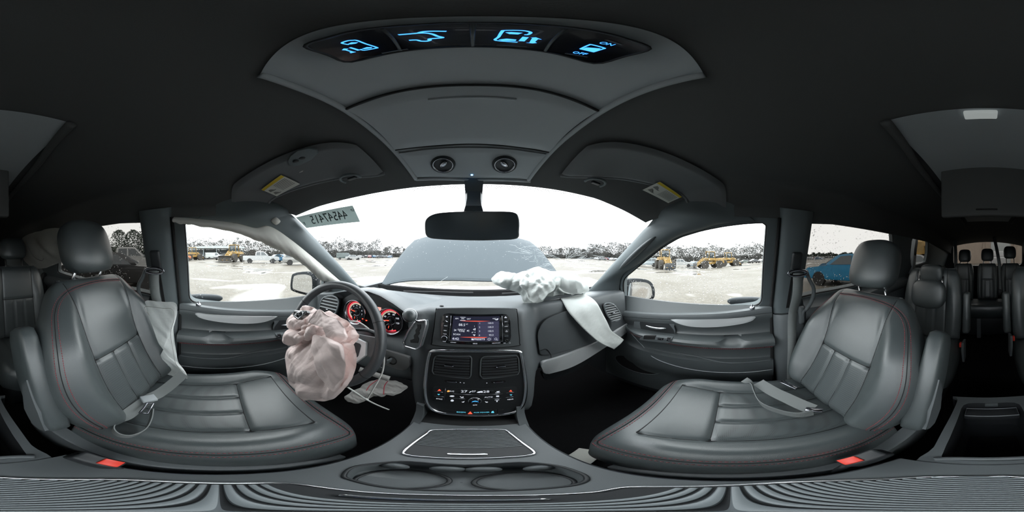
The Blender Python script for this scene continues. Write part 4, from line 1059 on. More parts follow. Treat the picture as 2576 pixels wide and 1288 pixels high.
def car_door(sg, label):
    S = Side(sg)
    t = thing('car_door', label, 'car door', (S.p(0.1, 0, 0).x, 0.15, ZF + 0.1), 'front doors')
    vs_ = sorted([a for a, b in PROF] + [-0.02, -0.04, -0.142, -0.15, -0.17, -0.19, -0.205, -0.285, -0.36], reverse=True)
    us = [-0.70 + 0.885 * i / 70 for i in range(71)]
    vv = [S.p(u, v + sill_v(u) * sm(-0.20, -0.05, v), door_w(u, v)) for v in vs_ for u in us]
    n = len(us); fs = [[j * n + i, j * n + i + 1, (j + 1) * n + i + 1, (j + 1) * n + i] for j in range(len(vs_) - 1) for i in range(n - 1)]
    bk = [S.p(u, v, -0.03) for v in (vs_[0], vs_[-1]) for u in (us[0], us[-1])]
    m = len(vv); vv += bk
    top = [i for i in range(n)]; bot = [(len(vs_) - 1) * n + i for i in range(n)]
    lef = [j * n for j in range(len(vs_))]; rig = [j * n + n - 1 for j in range(len(vs_))]
    fs += [top + [m + 1, m], bot + [m + 3, m + 2], lef + [m + 2, m], rig + [m + 3, m + 1], [m, m + 1, m + 3, m + 2]]
    mk('door_panel', vv, fs, MAT['leather_d'], t, True, 40)
    fr = S.fr
    lu = [-0.62 + 0.803 * k / 24 for k in range(25)]
    mk('window_ledge', *loft([[S.p(u, sill_v(u) + a, b) for a, b in ((0.003, 0.002), (0.005, 0.012), (0.0, 0.026), (-0.010, 0.031), (-0.024, 0.030), (-0.034, 0.020), (-0.034, 0.002))] for u in lu]), MAT['plastic'], t, True, 40)
    q = sp2(S.uv([(1690, 803), (1790, 803), (1860, 800), (1897, 796), (1899, 803), (1870, 814), (1800, 823), (1740, 822), (1706, 814)], 0.03), 4)
    mk('silver_inlay', *fr.slab(q, 0.008, 0.030, 0.008, 3), MAT['silver'], t, True, 50)
    q = sp2(S.uv([zd(60, 260), zd(150, 150), zd(350, 108), zd(900, 115), zd(1290, 145), zd(1340, 330), zd(1410, 560), zd(1340, 690), zd(800, 650), zd(350, 590), zd(90, 560)], 0.02), 3)
    bz = mk('handle_bezel', *fr.slab(q, 0.004, 0.022, 0.006, 3), MAT['plastic'], t, True, 40)
    q = soften(S.uv([zd(230, 240), zd(900, 225), zd(1150, 270), zd(1340, 520), zd(1380, 650), zd(300, 560)], 0.024), 3)
    mk('handle_recess', *fr.slab(q, 0.021, 0.0228), MAT['plastic_d'], bz, False)
    a = Fr((XR - 0.034, 0, ZS), (0, -1, 0), (0, 0, 1))
    pts = [a.px(*zd(*k)) for k in ((430, 378), (640, 425), (850, 452), (1040, 460), (1110, 480))]
    mk('door_handle', *tube(spl([S.p(u, v, 0.030 + 0.008 * sin(pi * i / 4)) for i, (u, v) in enumerate(pts)], 5), lambda x: 0.0022 + 0.0040 * sin(pi * min(x + 0.12, 1)) ** 0.6, 8), MAT['chrome'], bz)
    # switch plate on the arm rest
    q = soften(S.uv([zd(250, 790), zd(390, 690), zd(820, 735), zd(1310, 795), zd(1220, 945), zd(700, 890), zd(260, 830)], 0.075), 3)
    sp_ = mk('switch_plate', *fr.slab(q, 0.050, 0.0785, 0.002), MAT['plastic'], t, True, 40)
    cells = ([(360, 705, 760, 830)] if sg > 0 else [(400, 715, 560, 815), (590, 735, 720, 835)]) + [(810, 770, 1030, 850), (1110, 780, 1240, 890)]
    for i, (x0, y0, x1, y1) in enumerate(cells):
        q = S.uv([zd(x0 + 20, y0), zd(x1, y0 + 10), zd(x1 - 30, y1), zd(x0, y1 - 12)], 0.08)
        w_b = mk('switch_well' if (i == 0 and sg > 0) else 'window_switch', *fr.slab(q, 0.070, 0.0795, 0.001), MAT['rubber'], sp_, False)
        if not (i == 0 and sg > 0):
            c = (sum(x for x, y in q) / 4, sum(y for x, y in q) / 4)
            mk('switch_lever', *fr.slab(rr(c[0], c[1], 0.014, 0.007, 0.002), 0.079, 0.084, 0.002), MAT['chrome_d'], w_b, True, 40)
    for dv, k in ((0.0, 0), (-0.006, 1)):
        stitches(lambda x: S.p(-0.50 + 0.68 * x, -0.190 + dv, door_w(-0.50 + 0.68 * x, -0.190 + dv) + 0.001), 80, 'stitching', MAT['stitch'], t, 0.0009)
    mk('panel_seam', *tube(spl([S.p(u, v, door_w(u, v) + 0.0005) for u, v in ((-0.53, -0.16), (-0.50, -0.21), (-0.44, -0.27), (-0.36, -0.315), (-0.24, -0.345), (-0.10, -0.358), (0.05, -0.36), (0.18, -0.355))], 6), 0.0022, 6), MAT['console'], t)
    mk('pocket_edge', *tube(spl([S.p(u, v, door_w(u, v) + 0.002) for u, v in ((-0.24, -0.272), (-0.16, -0.276), (-0.09, -0.284), (-0.02, -0.290), (0.08, -0.290), (0.18, -0.288))], 6), 0.004, 6), MAT['plastic'], t)
    q = sp2([(-0.62, -0.44), (-0.58, -0.40), (-0.48, -0.385), (-0.38, -0.40), (-0.33, -0.44), (-0.38, -0.48), (-0.48, -0.50), (-0.58, -0.485)], 4)
    mk('speaker_grille', *fr.slab(S.f(q), 0.010, 0.020, 0.004), MAT['rubber'], t, True, 40)
    mk('speaker_rim', *tube(fr.pts(S.f(q), 0.019), 0.003, 6, closed=True), MAT['plastic'], t)
    lp = S.p(0.095, -0.006, 0.016)
    lk = mk('lock_collar', *lathe([(0.0, 0), (0.012, 0), (0.012, 0.004), (0.007, 0.006), (0, 0.006)], 18, lp + V((0, 0, 0.008)), fr.ez * 0.6 + V((0, 0, 1))), MAT['chrome_d'], t)
    mk('lock_pin', *tube([lp, lp + V((0, 0, 0.026))], 0.0035, 8), MAT['chrome_d'], lk)
    # outside pull handle, seen over the sill
    hp = S.p(0.075, 0.0, -0.075) + V((0, 0, 0.012))
    mk('exterior_handle', *ell(hp, (0.022, 0.095, 0.022), 20, 10, p=0.8), MAT['paint'], t)
    return t
car_door(1, 'black passenger door panel with silver inlay, chrome handle and arm rest')
car_door(-1, 'black driver door panel with silver inlay and a row of window switches')
def slide_door(sg, label):
    S = Side(sg); fr = S.fr
    t = thing('sliding_door', label, 'car door', (S.p(0.8, 0, 0).x, -0.8, ZF + 0.1), 'sliding side doors')
    us = [0.345 + 0.98 * i / 30 for i in range(31)]
    pr = [(0.03, 0.0), (0.0, 0.02), (-0.015, 0.045), (-0.05, 0.052), (-0.075, 0.040), (-0.10, 0.012), (-0.22, 0.012), (-0.235, 0.05), (-0.27, 0.052), (-0.30, 0.02), (-0.62, 0.02)]
    zr = lambda u: 0.05 * sm(0.5, 1.25, u)       # the sill climbs towards the back
    rings = [[S.p(u, v + zr(u), w) for v, w in pr] + [S.p(u, -0.62, -0.02), S.p(u, 0.03 + zr(u), -0.02)] for u in us]
    mk('door_panel', *loft(rings), MAT['plastic'], t, True, 40)
    mk('pull_cup', *rbox(S.p(0.47, -0.085, 0.040), (0.05, 0.16, 0.035), 0.01, 3), MAT['plastic'], t)
    mk('ledge_slot', *rbox(S.p(0.62, -0.006 + zr(0.62), 0.046), (0.012, 0.17, 0.006), 0.002, 1), MAT['rubber'], t)
    return t
slide_door(1, 'dark sliding door trim with a pull cup behind the passenger seat')
slide_door(-1, 'dark sliding door trim behind the driver seat')
for sg in (1, -1):
    S = Side(sg)
    t = thing('quarter_panel', 'black load-bay side panel behind the %s sliding door' % ('passenger' if sg > 0 else 'driver'), 'trim panel', (S.p(2, 0, 0).x, -2, ZF))
    rings = [[S.p(u, v, w) for v, w in ((0.09 + 0.02 * (u - 1.3), -0.01), (0.07, 0.04), (-0.05, 0.10), (-0.35, 0.14), (-0.70, 0.14), (-0.70, -0.02))] for u in (1.33, 1.36, 1.8, 2.3, 2.68)]
    mk('panel', *loft(rings), MAT['plastic_d'], t, True, 35)
    mk('belt_tower', *loft([[S.p(u + du, v, w) for du, w in ((-0.05, 0.0), (-0.03, 0.06), (0.03, 0.06), (0.05, 0.0))] for u, v in ((1.42, -0.3), (1.42, 0.1), (1.46, 0.30), (1.5, 0.42))]), MAT['plastic'], t, True, 40)

# ---- B pillars with belts
def b_pillar(sg, label):
    S = Side(sg); fr = FR if sg > 0 else FL
    t = thing('door_pillar', label, 'pillar trim', (S.p(0.26, 0, 0).x, -0.26, ZF), 'pillars behind the front doors')
    def P(u, v, w): return fr.p(u * sg, v, w) if v > 0 else S.p(u, v, w)
    up = [(0.190, 0.0), (0.198, 0.022), (0.225, 0.034), (0.285, 0.036), (0.318, 0.026), (0.330, 0.0)]
    rings = [[P(u + du, v, w) for u, w in up] + [P(0.33 + du, v, -0.02), P(0.19 + du, v, -0.02)] for v, du in ((0.46, -0.005), (0.42, -0.003), (0.3, 0.0), (0.1, 0.0), (-0.005, 0.0), (-0.03, 0.0))]
    mk('pillar_cover', *loft(rings), MAT['pillar'], t, True, 50)
    lo = [(0.186, 0.0), (0.196, 0.036), (0.225, 0.052), (0.29, 0.054), (0.335, 0.04), (0.350, 0.0)]
    rings = [[S.p(u + du, v, w * k) for u, w in lo] + [S.p(0.35 + du, v, -0.02), S.p(0.186 + du, v, -0.02)] for v, du, k in ((-0.035, 0, 0.85), (-0.05, 0, 1), (-0.3, 0.005, 1.05), (-0.5, 0.02, 1.2), (-0.70, 0.06, 1.4))]
    mk('pillar_foot', *loft(rings), MAT['plastic'], t, True, 50)
    mk('door_seal', *tube([P(0.183, v, w) for v, w in ((0.42, 0.008), (0.2, 0.010), (0.0, 0.012), (-0.2, 0.03), (-0.4, 0.03), (-0.6, 0.03))], 0.007, 8), MAT['rubber'], t)
    mk('belt_slot', *prism([P(u, v, 0.035) for u, v in ((0.248, 0.01), (0.252, 0.20), (0.264, 0.20), (0.262, 0.01))], fr.ez * 0.002), MAT['rubber'], t, False)
    # belt
    b = thing('seat_belt', 'grey seat belt hanging from the pillar behind the %s door' % ('passenger' if sg > 0 else 'driver'), 'seat belt', P(0.27, 0.2, 0.06), 'shoulder belts')
    an = P(0.262, 0.235, 0.05)
    mk('anchor_cover', *rbox(an + V((0, 0, 0.015)), (0.022, 0.045, 0.085), 0.009, 3, Matrix.Rotation(-sg * 0.34, 3, 'Y')), MAT['plastic_d'], b)
    lp = [an + V((-sg * 0.016, 0.040 * cos(a), 0.012 * sin(a) - 0.030)) for a in [2 * pi * k / 20 for k in range(20)]]
    mk('guide_loop', *tube(lp, 0.006, 8, closed=True), MAT['chrome_d'], b)
    path = spl([an + V((-sg * 0.018, 0, -0.03)), an + V((-sg * 0.010, 0.0, -0.12)), S.p(0.268, -0.04, 0.065), S.p(0.262, -0.20, 0.075), S.p(0.255, -0.40, 0.082), S.p(0.25, -0.60, 0.09)], 6)
    mk('webbing', *ribbon(path, (0, 1, 0), lambda x: 0.044 - 0.006 * x), MAT['webbing'], b)
    # grab handle on the sliding-door side
    g = thing('grab_handle', 'curved dark grab handle on the pillar beside the %s sliding window' % ('passenger' if sg > 0 else 'driver'), 'grab handle', P(0.34, 0.0, 0.03))
    mk('handle_bar', *tube(spl([P(0.318, 0.205, 0.036), P(0.332, 0.17, 0.05), P(0.362, 0.12, 0.055), P(0.366, 0.06, 0.055), P(0.345, 0.005, 0.055), P(0.325, -0.03, 0.050), P(0.318, -0.09, 0.045)], 6), lambda x: 0.008 + 0.004 * x, 10), MAT['plastic'], g)
    mk('handle_foot', *rbox(P(0.320, -0.045, 0.046), (0.026, 0.03, 0.09), 0.008, 3), MAT['plastic'], g)
    return t
b_pillar(1, 'grey pillar trim between the passenger door and sliding door')
b_pillar(-1, 'grey pillar trim between the driver door and sliding door')
# ---- outside mirrors
MAT['paint_k'] = M_('mirror_shell', (0.022, 0.025, 0.028), 0.65, spec=0.15)
def side_mirror(sg, label, pix, x):
    t = thing('door_mirror', label, 'mirror', (x, 0.62, -0.25), 'outside mirrors')
    fr = Fr(onX(*pix[0], x), (1, -0.35 * sg, 0), (0, 0.05, 1)) 
    c = atR(*pix[0], abs(x) / abs(D(*pix[0]).x) * sqrt(D(*pix[0]).x ** 2 + D(*pix[0]).y ** 2))
    fr = Fr(c, (cos(radians(28)), -sg * sin(radians(28)), 0), (0, 0.0, 1))
    oq = sp2([fr.px(*q) for q in pix[1:]], 4)
    cx = sum(a for a, b in oq) / len(oq); cy = sum(b for a, b in oq) / len(oq)
    rings = []
    for k, w in ((1.0, 0.012), (1.03, 0.0), (1.02, -0.03), (0.9, -0.07), (0.6, -0.10), (0.2, -0.115)):
        rings.append([fr.p(cx + (a - cx) * k, cy + (b - cy) * k, w) for a, b in oq])
    mk('housing', *loft(rings), MAT['paint_k'], t)
    mk('mirror_glass', *fr.slab([(cx + (a - cx) * 0.76 + 0.006 * sg, cy + (b - cy) * 0.78) for a, b in oq], 0.011, 0.0135), MAT['mirror'], t, False)
    foot = fr.p(cx - sg * 0.10, cy - 0.06, -0.05)
    mk('mirror_arm', *tube([foot, V((x * 0.95 if sg > 0 else x * 0.95, foot.y + 0.03, foot.z - 0.02)), V((sg * 0.755, foot.y + 0.06, foot.z - 0.02))], 0.03, 10, flat=0.7), MAT['paint_k'], t)
    sail = Side(sg)
    f2 = FR if sg > 0 else FL
    mk('sail_panel', *prism([f2.p(u * sg, v, 0.0) for u, v in ((-0.69, -0.10), (-0.585, -0.09), (-0.575, 0.02), (-0.61, 0.06), (-0.70, 0.0))], f2.ez * 0.016, 0.004), MAT['rubber'], t, True, 30)
    return t
side_mirror(1, 'rain-specked outside mirror beyond the passenger window', [(1605, 732), (1566, 728), (1572, 708), (1590, 702), (1625, 704), (1640, 715), (1645, 735), (1640, 752), (1615, 760), (1580, 765), (1568, 758)], 0.93)
side_mirror(-1, 'rain-specked outside mirror beyond the driver window', [(765, 712), (736, 695), (742, 688), (765, 684), (785, 686), (796, 694), (798, 725), (795, 742), (775, 742), (740, 732), (733, 722)], -0.96)

# ================================================================== overhead
def onC(px, py, off=0.0):
    d = D(px, py); a, b = 0.05, 3.0
    for _ in range(40):
        t = (a + b) / 2; p = d * t
        if p.z < zreal(p.x, p.y) - off: a = t
        else: b = t
    return d * a
def zo(X, Y): return (700 + X * 1200 / 2576, Y * 500 / 1073)
def patch(top, bot, n=16, m=10, off=0.006, cr=0.0):
    """panel between two pixel curves, lying on the headliner"""
    A = spl([V((*p, 0)) for p in top], n); Bc = spl([V((*p, 0)) for p in bot], n)
    k = min(len(A), len(Bc))
    def f(u, v):
        i = u * (k - 1); j = min(int(i), k - 2); t = i - j
        a = onC(*A[j].lerp(A[j + 1], t).xy, off); b = onC(*Bc[j].lerp(Bc[j + 1], t).xy, off)
        x = a.lerp(b, v); e = min(v, 1 - v, u, 1 - u)
        return V((x.x, x.y, zreal(x.x, x.y) - off - cr * sm(0, 0.12, e)))
    return gridf(f, 41, m * 2)
ov = thing('overhead_console', 'grey overhead console with sunglasses bin and lit blue buttons', 'overhead console', (0, 0.25, 0.30))
def add_thick(o, th=0.012):
    md = o.modifiers.new('thick', 'SOLIDIFY'); md.thickness = th; md.offset = 0
    return o
RL_ = [(-100, 405), (120, 480), (365, 596), (500, 695), (628, 815), (745, 968)]; RR_ = [(2300, 405), (2000, 480), (1735, 608), (1600, 705), (1470, 822), (1348, 975)]
mk('console_shell', *patch([zo(*q) for q in RL_], [zo(*q) for q in RR_], off=0.004), MAT['console'], ov)
d_ = mk('sunglasses_bin', *patch([zo(368, 592), zo(690, 490), zo(1050, 462), zo(1420, 492), zo(1725, 602)], [zo(628, 808), zo(840, 785), zo(1050, 775), zo(1260, 788), zo(1468, 820)], off=0.010, cr=0.006), MAT['console'], ov)
edge = [onC(*zo(*q), 0.009) for q in ((365, 590), (690, 487), (1050, 459), (1420, 489), (1728, 600))]
mk('bin_gap', *tube(spl(edge, 8), 0.003, 6), MAT['seam'], ov)
edge = [onC(*zo(*q), 0.009) for q in ((626, 812), (840, 789), (1050, 778), (1260, 792), (1470, 824))]
mk('bin_gap', *tube(spl(edge, 8), 0.0022, 6), MAT['seam'], ov)
mk('bin_grip', *tube(spl([onC(*zo(*q), 0.016) for q in ((810, 540), (1000, 526), (1285, 538))], 6), lambda t: 0.0035, 8), MAT['console'], d_)
vp = mk('lamp_panel', *patch([zo(640, 830), zo(840, 805), zo(1050, 798), zo(1260, 808), zo(1455, 835)], [zo(748, 955), zo(900, 958), zo(1050, 960), zo(1200, 962), zo(1352, 968)], off=0.010, cr=0.004), MAT['console'], ov)
for X, Y, sg in ((890, 885, -1), (1222, 885, 1)):
    c = onC(*zo(X, Y), 0.012); ax = (V((-sg * 0.02, -0.35, -0.9)) - V((0, 0, 0))).normalized()
    lp = mk('reading_lamp', *lathe([(0.0, 0.004), (0.024, 0.004), (0.030, 0.010), (0.033, 0.006), (0.034, 0.0)], 28, c, ax), MAT['plastic_d'], ov, True, 40)
    mk('lamp_ring', *lring([(0.0245, 0.005), (0.0265, 0.010), (0.0285, 0.0095), (0.0265, 0.005)], 28, c, ax), MAT['chrome_d'], lp)
    mk('lamp_lens', *ell(c + ax * 0.005, (0.009, 0.020, 0.006), 16, 8, Matrix.Rotation(-sg * 0.6, 3, 'Z')), MAT['chrome_d'], lp)
for pix in ([(-100, 405), (120, 480), (365, 596), (500, 695), (628, 815), (745, 968)], [(1348, 975), (1470, 822), (1600, 705), (1735, 608), (2000, 480), (2300, 405)]):
    mk('rail', *tube(spl([onC(*zo(*q), 0.006) for q in pix], 8), 0.0065, 10), MAT['console'], ov)
mk('lip', *tube([onC(*zo(745, 968), 0.006), onC(*zo(1050, 972), 0.006), onC(*zo(1362, 978), 0.006)], 0.006, 10), MAT['console'], ov)
cl = onC(1187, 440, 0.014); mk('alarm_lamp', *ell(cl, (0.0035, 0.0025, 0.0025), 10, 6), emis('alarm_led_blue', (0.15, 0.5, 1.0), 1.6), ov)
# the row of four blue-lit buttons
FO = Fr((0, 0.075, 0.328), (1, 0, 0), (0, -1, 0))
rowp = thing('button_row', 'black row of four blue-lit door and tailgate buttons overhead', 'button panel', (0, 0.075, 0.32))
q = sp2(uv(FO, [(145, 250), (260, 205), (420, 165), (700, 135), (1050, 122), (1400, 132), (1700, 165), (1890, 212), (2005, 262), (1880, 300), (1705, 340), (1430, 275), (1050, 250), (720, 268), (395, 332), (270, 295)], zo), 4)
mk('panel', *FO.slab([(a, b) for a, b in q], -0.02, 0.003, 0.001), MAT['gloss'], rowp, False)
mk('panel_rim', *tube(FO.pts(q, 0.003), 0.0018, 6, closed=True), MAT['plastic_d'], rowp)
for a, b in (((1050, 122), (1050, 250)), ((1555, 158), (1440, 276)), ((560, 155), (660, 272))):
    mk('button_gap', *tube(FO.trace([zo(*a), zo(*b)], 0.0034), 0.0012, 5), MAT['plastic'], rowp)
def zi1(X, Y): return (840 + X * 300 / 1568, 70 + Y * 80 / 418)
def zi2(X, Y): return (1230 + X * 350 / 1568, 65 + Y * 85 / 381)
def glyph(lines, fills, z, r=0.0008):
    mb = MB()
    for l in lines: mb.add(tube(spl(FO.trace([z(*q) for q in l], 0.0038), 4), r, 5))
    for p in fills: mb.add(prism(FO.trace([z(*q) for q in p], 0.0036), FO.ez * 0.0006))
    return tag(mb.build('lit_symbol', MAT['led_blue'], rowp, False), kind='stuff')
glyph([[(195, 215), (105, 195), (180, 165), (250, 158), (300, 160), (420, 205), (560, 250), (550, 262), (400, 288), (350, 275)]],
      [[(185, 205), (230, 185), (320, 185), (290, 200), (220, 210)], [(370, 268), (430, 248), (505, 248), (490, 260), (400, 272)], [(195, 255), (225, 248), (350, 285), (310, 292)], [(105, 285), (130, 265), (190, 268), (165, 280), (255, 305), (290, 310), (225, 325), (205, 318), (225, 310), (150, 288)]], zi1)
glyph([[(850, 87), (1000, 75), (1120, 65), (1220, 65), (1300, 80), (1360, 105), (1430, 125), (1260, 140), (1265, 155), (1220, 170), (1140, 168), (1090, 155), (990, 158)], [(1110, 65), (1170, 48), (1270, 40), (1480, 42)]], [], zi1, 0.0010)
glyph([[(320, 180), (80, 160), (110, 120), (150, 60), (180, 48), (380, 50), (470, 70), (440, 95), (400, 95)]],
      [[(185, 70), (250, 66), (380, 75), (330, 92), (230, 88)], [(110, 150), (200, 140), (310, 150), (300, 165), (150, 162)], [(335, 165), (380, 118), (450, 125), (400, 170)], [(420, 185), (455, 185), (490, 130), (470, 128), (530, 125), (595, 150), (555, 145), (520, 175), (540, 188), (490, 192)]], zi2)
glyph([[(1030, 255), (1130, 210), (1160, 208), (1300, 245), (1285, 255), (1190, 285), (1165, 285), (1030, 255)]], [[(1035, 257), (1100, 238), (1260, 250), (1240, 262), (1190, 280), (1160, 283)]], zi2)
def to_(s, X, Y, size):
    c = FO.px(*zi2(X, Y)); return textvf(s, size, FO, c[0], c[1], 0.004, rot=0.15)
mk('lit_lettering', *to_('ON', 1330, 198, 0.0062), MAT['led_blue'], rowp, False)
mk('lit_lettering', *to_('OFF', 1025, 303, 0.0062), MAT['led_blue'], rowp, False)
for a, b in (((560, 285), (700, 262)), ((1180, 240), (1345, 250)), ((1550, 285), (1670, 305)), ((1770, 212), (1860, 240))):
    mk('button_ridge', *tube(FO.trace([zo(*a), zo(*b)], 0.0036), 0.0012, 5), MAT['plastic'], rowp)

# sun visors
def visor(fa, fb, label, depth=0.165):
    A, Bv = onC(*fa, 0.006), onC(*fb, 0.006)
    t = thing('sun_visor', label, 'sun visor', (A + Bv) / 2, 'sun visors')
    def f(u, v):
        e = abs(2 * u - 1) ** 8
        p = A.lerp(Bv, u) + V((0, -depth * v * (1 - 0.25 * e), 0)) + V((0, -0.012 * e, 0))
        return V((p.x, p.y, zreal(p.x, p.y) - 0.010 - 0.012 * (sm(0, 0.10, v) * sm(1, 0.9, v) * sm(0, 0.04, u) * sm(1, 0.96, u))))
    mk('visor_board', *gridf(f, 40, 24), MAT['visor'], t)
    front = [f(i / 20, 0.0) for i in range(21)]
    mk('visor_edge', *tube(front, 0.006, 8), MAT['visor'], t)
    return t, f
vd, fd = visor((671, 531), (972, 441), 'dark cloth sun visor over the steering wheel with garage-door buttons')
vpz, fp = visor((1405, 446), (1735, 545), 'dark cloth sun visor over the passenger side')
def sticker(pix, t, nm='warning_label', off=0.028):
    P = [onC(*q, off) for q in pix]
    def g(u, v, w=0.0):
        p = P[0].lerp(P[1], u).lerp(P[3].lerp(P[2], u), v); return p + V((0, 0, -w))
    lb = mk(nm, *gridf(lambda u, v: g(u, v), 4, 4), MAT['paper'], t, False)
    mk('label_band', *gridf(lambda u, v: g(u, v * 0.17, 0.0008), 4, 2), MAT['yellow'], lb, False)
    mb = MB()
    for k in range(7):
        v0 = 0.26 + k * 0.085
        mb.add(gridf(lambda u, v: g(0.42 + 0.52 * u, v0 + 0.03 * v, 0.0008), 2, 2))
    tag(mb.build('label_print', MAT['ink'], lb, False), kind='stuff')
    mb = MB()
    for a_, b_ in ((0.07, 0.30), (0.07, 0.62)):
        mb.add(([g(a_, b_ + 0.2, 0.0008), g(a_ + 0.05, b_, 0.0008), g(a_ + 0.13, b_ + 0.05, 0.0008), g(a_ + 0.2, b_ + 0.2, 0.0008), g(a_ + 0.28, b_ + 0.22, 0.0008), g(a_ + 0.2, b_ + 0.26, 0.0008)], [[0, 1, 2, 3, 4, 5]]))
    tag(mb.build('label_picture', MAT['ink'], lb, False), kind='stuff')
sticker([(657, 477), (707, 440), (755, 463), (696, 494)], vd)
sticker([(1660, 457), (1716, 495), (1681, 511), (1616, 478)], vpz)
gcx = onC(762, 393, 0.028)
Fv = Fr(gcx, (0.80, 0.60, 0), (0.5, -0.8, 0.0))
gp = mk('button_pod', *prism(Fv.trace([(724, 402), (730, 390), (748, 376), (775, 370), (797, 374), (801, 382), (785, 398), (757, 412), (738, 416), (727, 412)], 0.0), (0, 0, -0.006), 0.003), MAT['pillar'], vd, True, 40)
for q in ((775, 387), (760, 398), (744, 406)):
    c = onC(*q, 0.034); mk('button', *ell(c, (0.0095, 0.0065, 0.003), 16, 8, Matrix.Rotation(0.5, 3, 'Z')), MAT['plastic_d'], gp)
hq = onC(755, 431, 0.028); mk('cloth_tear', *prism([hq + V(k) for k in ((0, 0, 0), (0.012, 0.004, 0), (0.004, 0.006, 0), (-0.008, 0.001, 0))], (0, 0, -0.002)), MAT['nylon_grey'], vd, False)
for px, py, lab_ in ((882, 447, 'driver'), (1497, 457, 'passenger')):
    c = onC(px, py, 0.030); t = thing('visor_clip', 'small ring clip holding the %s sun visor' % lab_, 'clip', c)
    mk('clip_ring', *tube([c + V((0.032 * cos(a), -0.030 * sin(a), -0.004)) for a in [radians(-20 + 220 * k / 20) for k in range(21)]], 0.0042, 8), MAT['pillar'], t)
    mk('clip_tongue', *rbox(c + V((0.004, 0.002, -0.003)), (0.03, 0.012, 0.008), 0.002), MAT['plastic_d'], t)

# rear-view mirror
FM = Fr((0, 0.43, 0.08), (1, 0.0, 0), (0, -0.12, 1))
t = thing('rear_view_mirror', 'dark rear-view mirror hanging at the top of the windscreen', 'mirror', (0, 0.43, 0.04))
q = sp2(uv(FM, [(1069, 575), (1072, 552), (1095, 538), (1145, 533), (1230, 532), (1290, 534), (1305, 548), (1306, 580), (1300, 600), (1250, 604), (1190, 605), (1110, 602), (1076, 596)]), 5)
cx = sum(a for a, b in q) / len(q); cy = sum(b for a, b in q) / len(q)
mk('mirror_shell', *loft([[FM.p(cx + (a - cx) * k, cy + (b - cy) * k, w) for a, b in q] for k, w in ((0.97, 0.006), (1.0, 0.002), (1.0, -0.012), (0.85, -0.032), (0.5, -0.042))]), MAT['plastic'], t)
mk('mirror_face', *FM.slab([(cx + (a - cx) * 0.955, cy + (b - cy) * 0.93) for a, b in q], 0.004, 0.0068), M_('dimmed_mirror', (0.30, 0.36, 0.40), 0.15, 0.55), t, False)
top = onC(1188, 466, 0.0); top = V((top.x, wsy(top.x, 0.19) - 0.02, 0.215))
mk('mirror_stem', *loft([[V((x + k * a, y, z + b)) for a, b in ((-1, 0), (-0.8, -0.0), (0.8, 0.0), (1, 0), (0.8, 0.02), (-0.8, 0.02))] for x, y, z, k in ((-0.005, 0.49, 0.262, 0.030), (-0.005, 0.515, 0.205, 0.027), (-0.005, 0.50, 0.165, 0.026), (-0.005, 0.455, 0.125, 0.028))]), MAT['plastic'], t, True, 40)

# rear of the ceiling: lamp console and folded screen
t = thing('ceiling_console', 'long dark ceiling console behind the front seats with a dome lamp', 'overhead console', (0, -0.5, 0.3))
for sg in (-1, 1):
    mk('rail', *tube(spl([onC(*((2215, 290) if sg > 0 else (2 * 2483 - 2576 - 2215 + 0 + 2576 - 0, 290)), 0.008) if False else V((XC + sg * x, y, zc(XC + sg * x, y) - 0.010)) for x, y in ((0.185, -0.245), (0.205, -0.36), (0.225, -0.50), (0.235, -0.8), (0.235, -1.6))], 6), 0.012, 10, flat=0.7), MAT['headliner'], t)
def rc(u, v):
    x = XC - 0.195 + 0.39 * u; y = -0.245 - 1.3 * v ** 1.6 - 0.02 * (1 - (2 * u - 1) ** 2)
    return V((x, y, zc(x, y) - 0.006 + 0.02 * sin(pi * min(v * 1.5, 1)) * 0 - 0.022 * exp(-(v / 0.03) ** 2) * 0.0))
mk('console_skin', *gridf(rc, 20, 20), MAT['console'], t)
lc = onC(2467, 288, 0.012)
dl = mk('dome_lamp', *rbox(lc, (0.058, 0.024, 0.012), 0.003, 2), emis('dome_lamp_lens', (0.85, 0.92, 0.9), 0.05), t)
t = thing('folding_screen', 'dark folded video screen hung from the ceiling behind the front seats', 'screen', (0, -0.56, 0.2))
A = onY(2366, 405, -0.56); B_ = onY(2600, 545, -0.56)
mk('screen_case', *rbox(((A.x + B_.x) / 2, -0.575, (A.z + B_.z) / 2 + 0.01), (abs(A.x - B_.x), 0.03, abs(A.z - B_.z) + 0.02), 0.008, 3), MAT['headliner'], t)
mk('finger_slot', *rbox((0.0, -0.558, B_.z + 0.022), (0.075, 0.004, 0.006), 0.002, 1), MAT['rubber'], t)

# ================================================================== centre console
ZC = -0.66
FZ = Fr((0, 0, ZC), (1, 0, 0), (0, 1, 0))
def zk(X, Y): return (700 + X * 1000 / 2576, 980 + Y * 308 / 793)
con = thing('centre_console', 'dark centre console with cup holders, chrome-edged lids and rear bin', 'console', (0, 0.1, ZF))
hw = [(-0.195, 0.128), (-0.16, 0.136), (-0.05, 0.138), (0.10, 0.140), (0.20, 0.142), (0.30, 0.138), (0.40, 0.134), (0.44, 0.134)]
cup = sp2(uv(FZ, [(425, 560), (480, 505), (640, 478), (850, 467), (1200, 490), (1560, 472), (1800, 492), (1955, 540), (2000, 580), (1930, 615), (1700, 642), (1200, 656), (750, 638), (500, 592)], zk), 4)
ol = [(XC - lerp(hw, y), y) for y in [-0.195 + 0.615 * i / 24 for i in range(25)]] + [(XC + lerp(hw, y), y) for y in [0.42 - 0.615 * i / 24 for i in range(25)]]
mk('console_top', *holed(FZ.pts(ol), [FZ.pts(cup)], (0, 0, -0.012)), MAT['plastic'], con, False)
rings = []
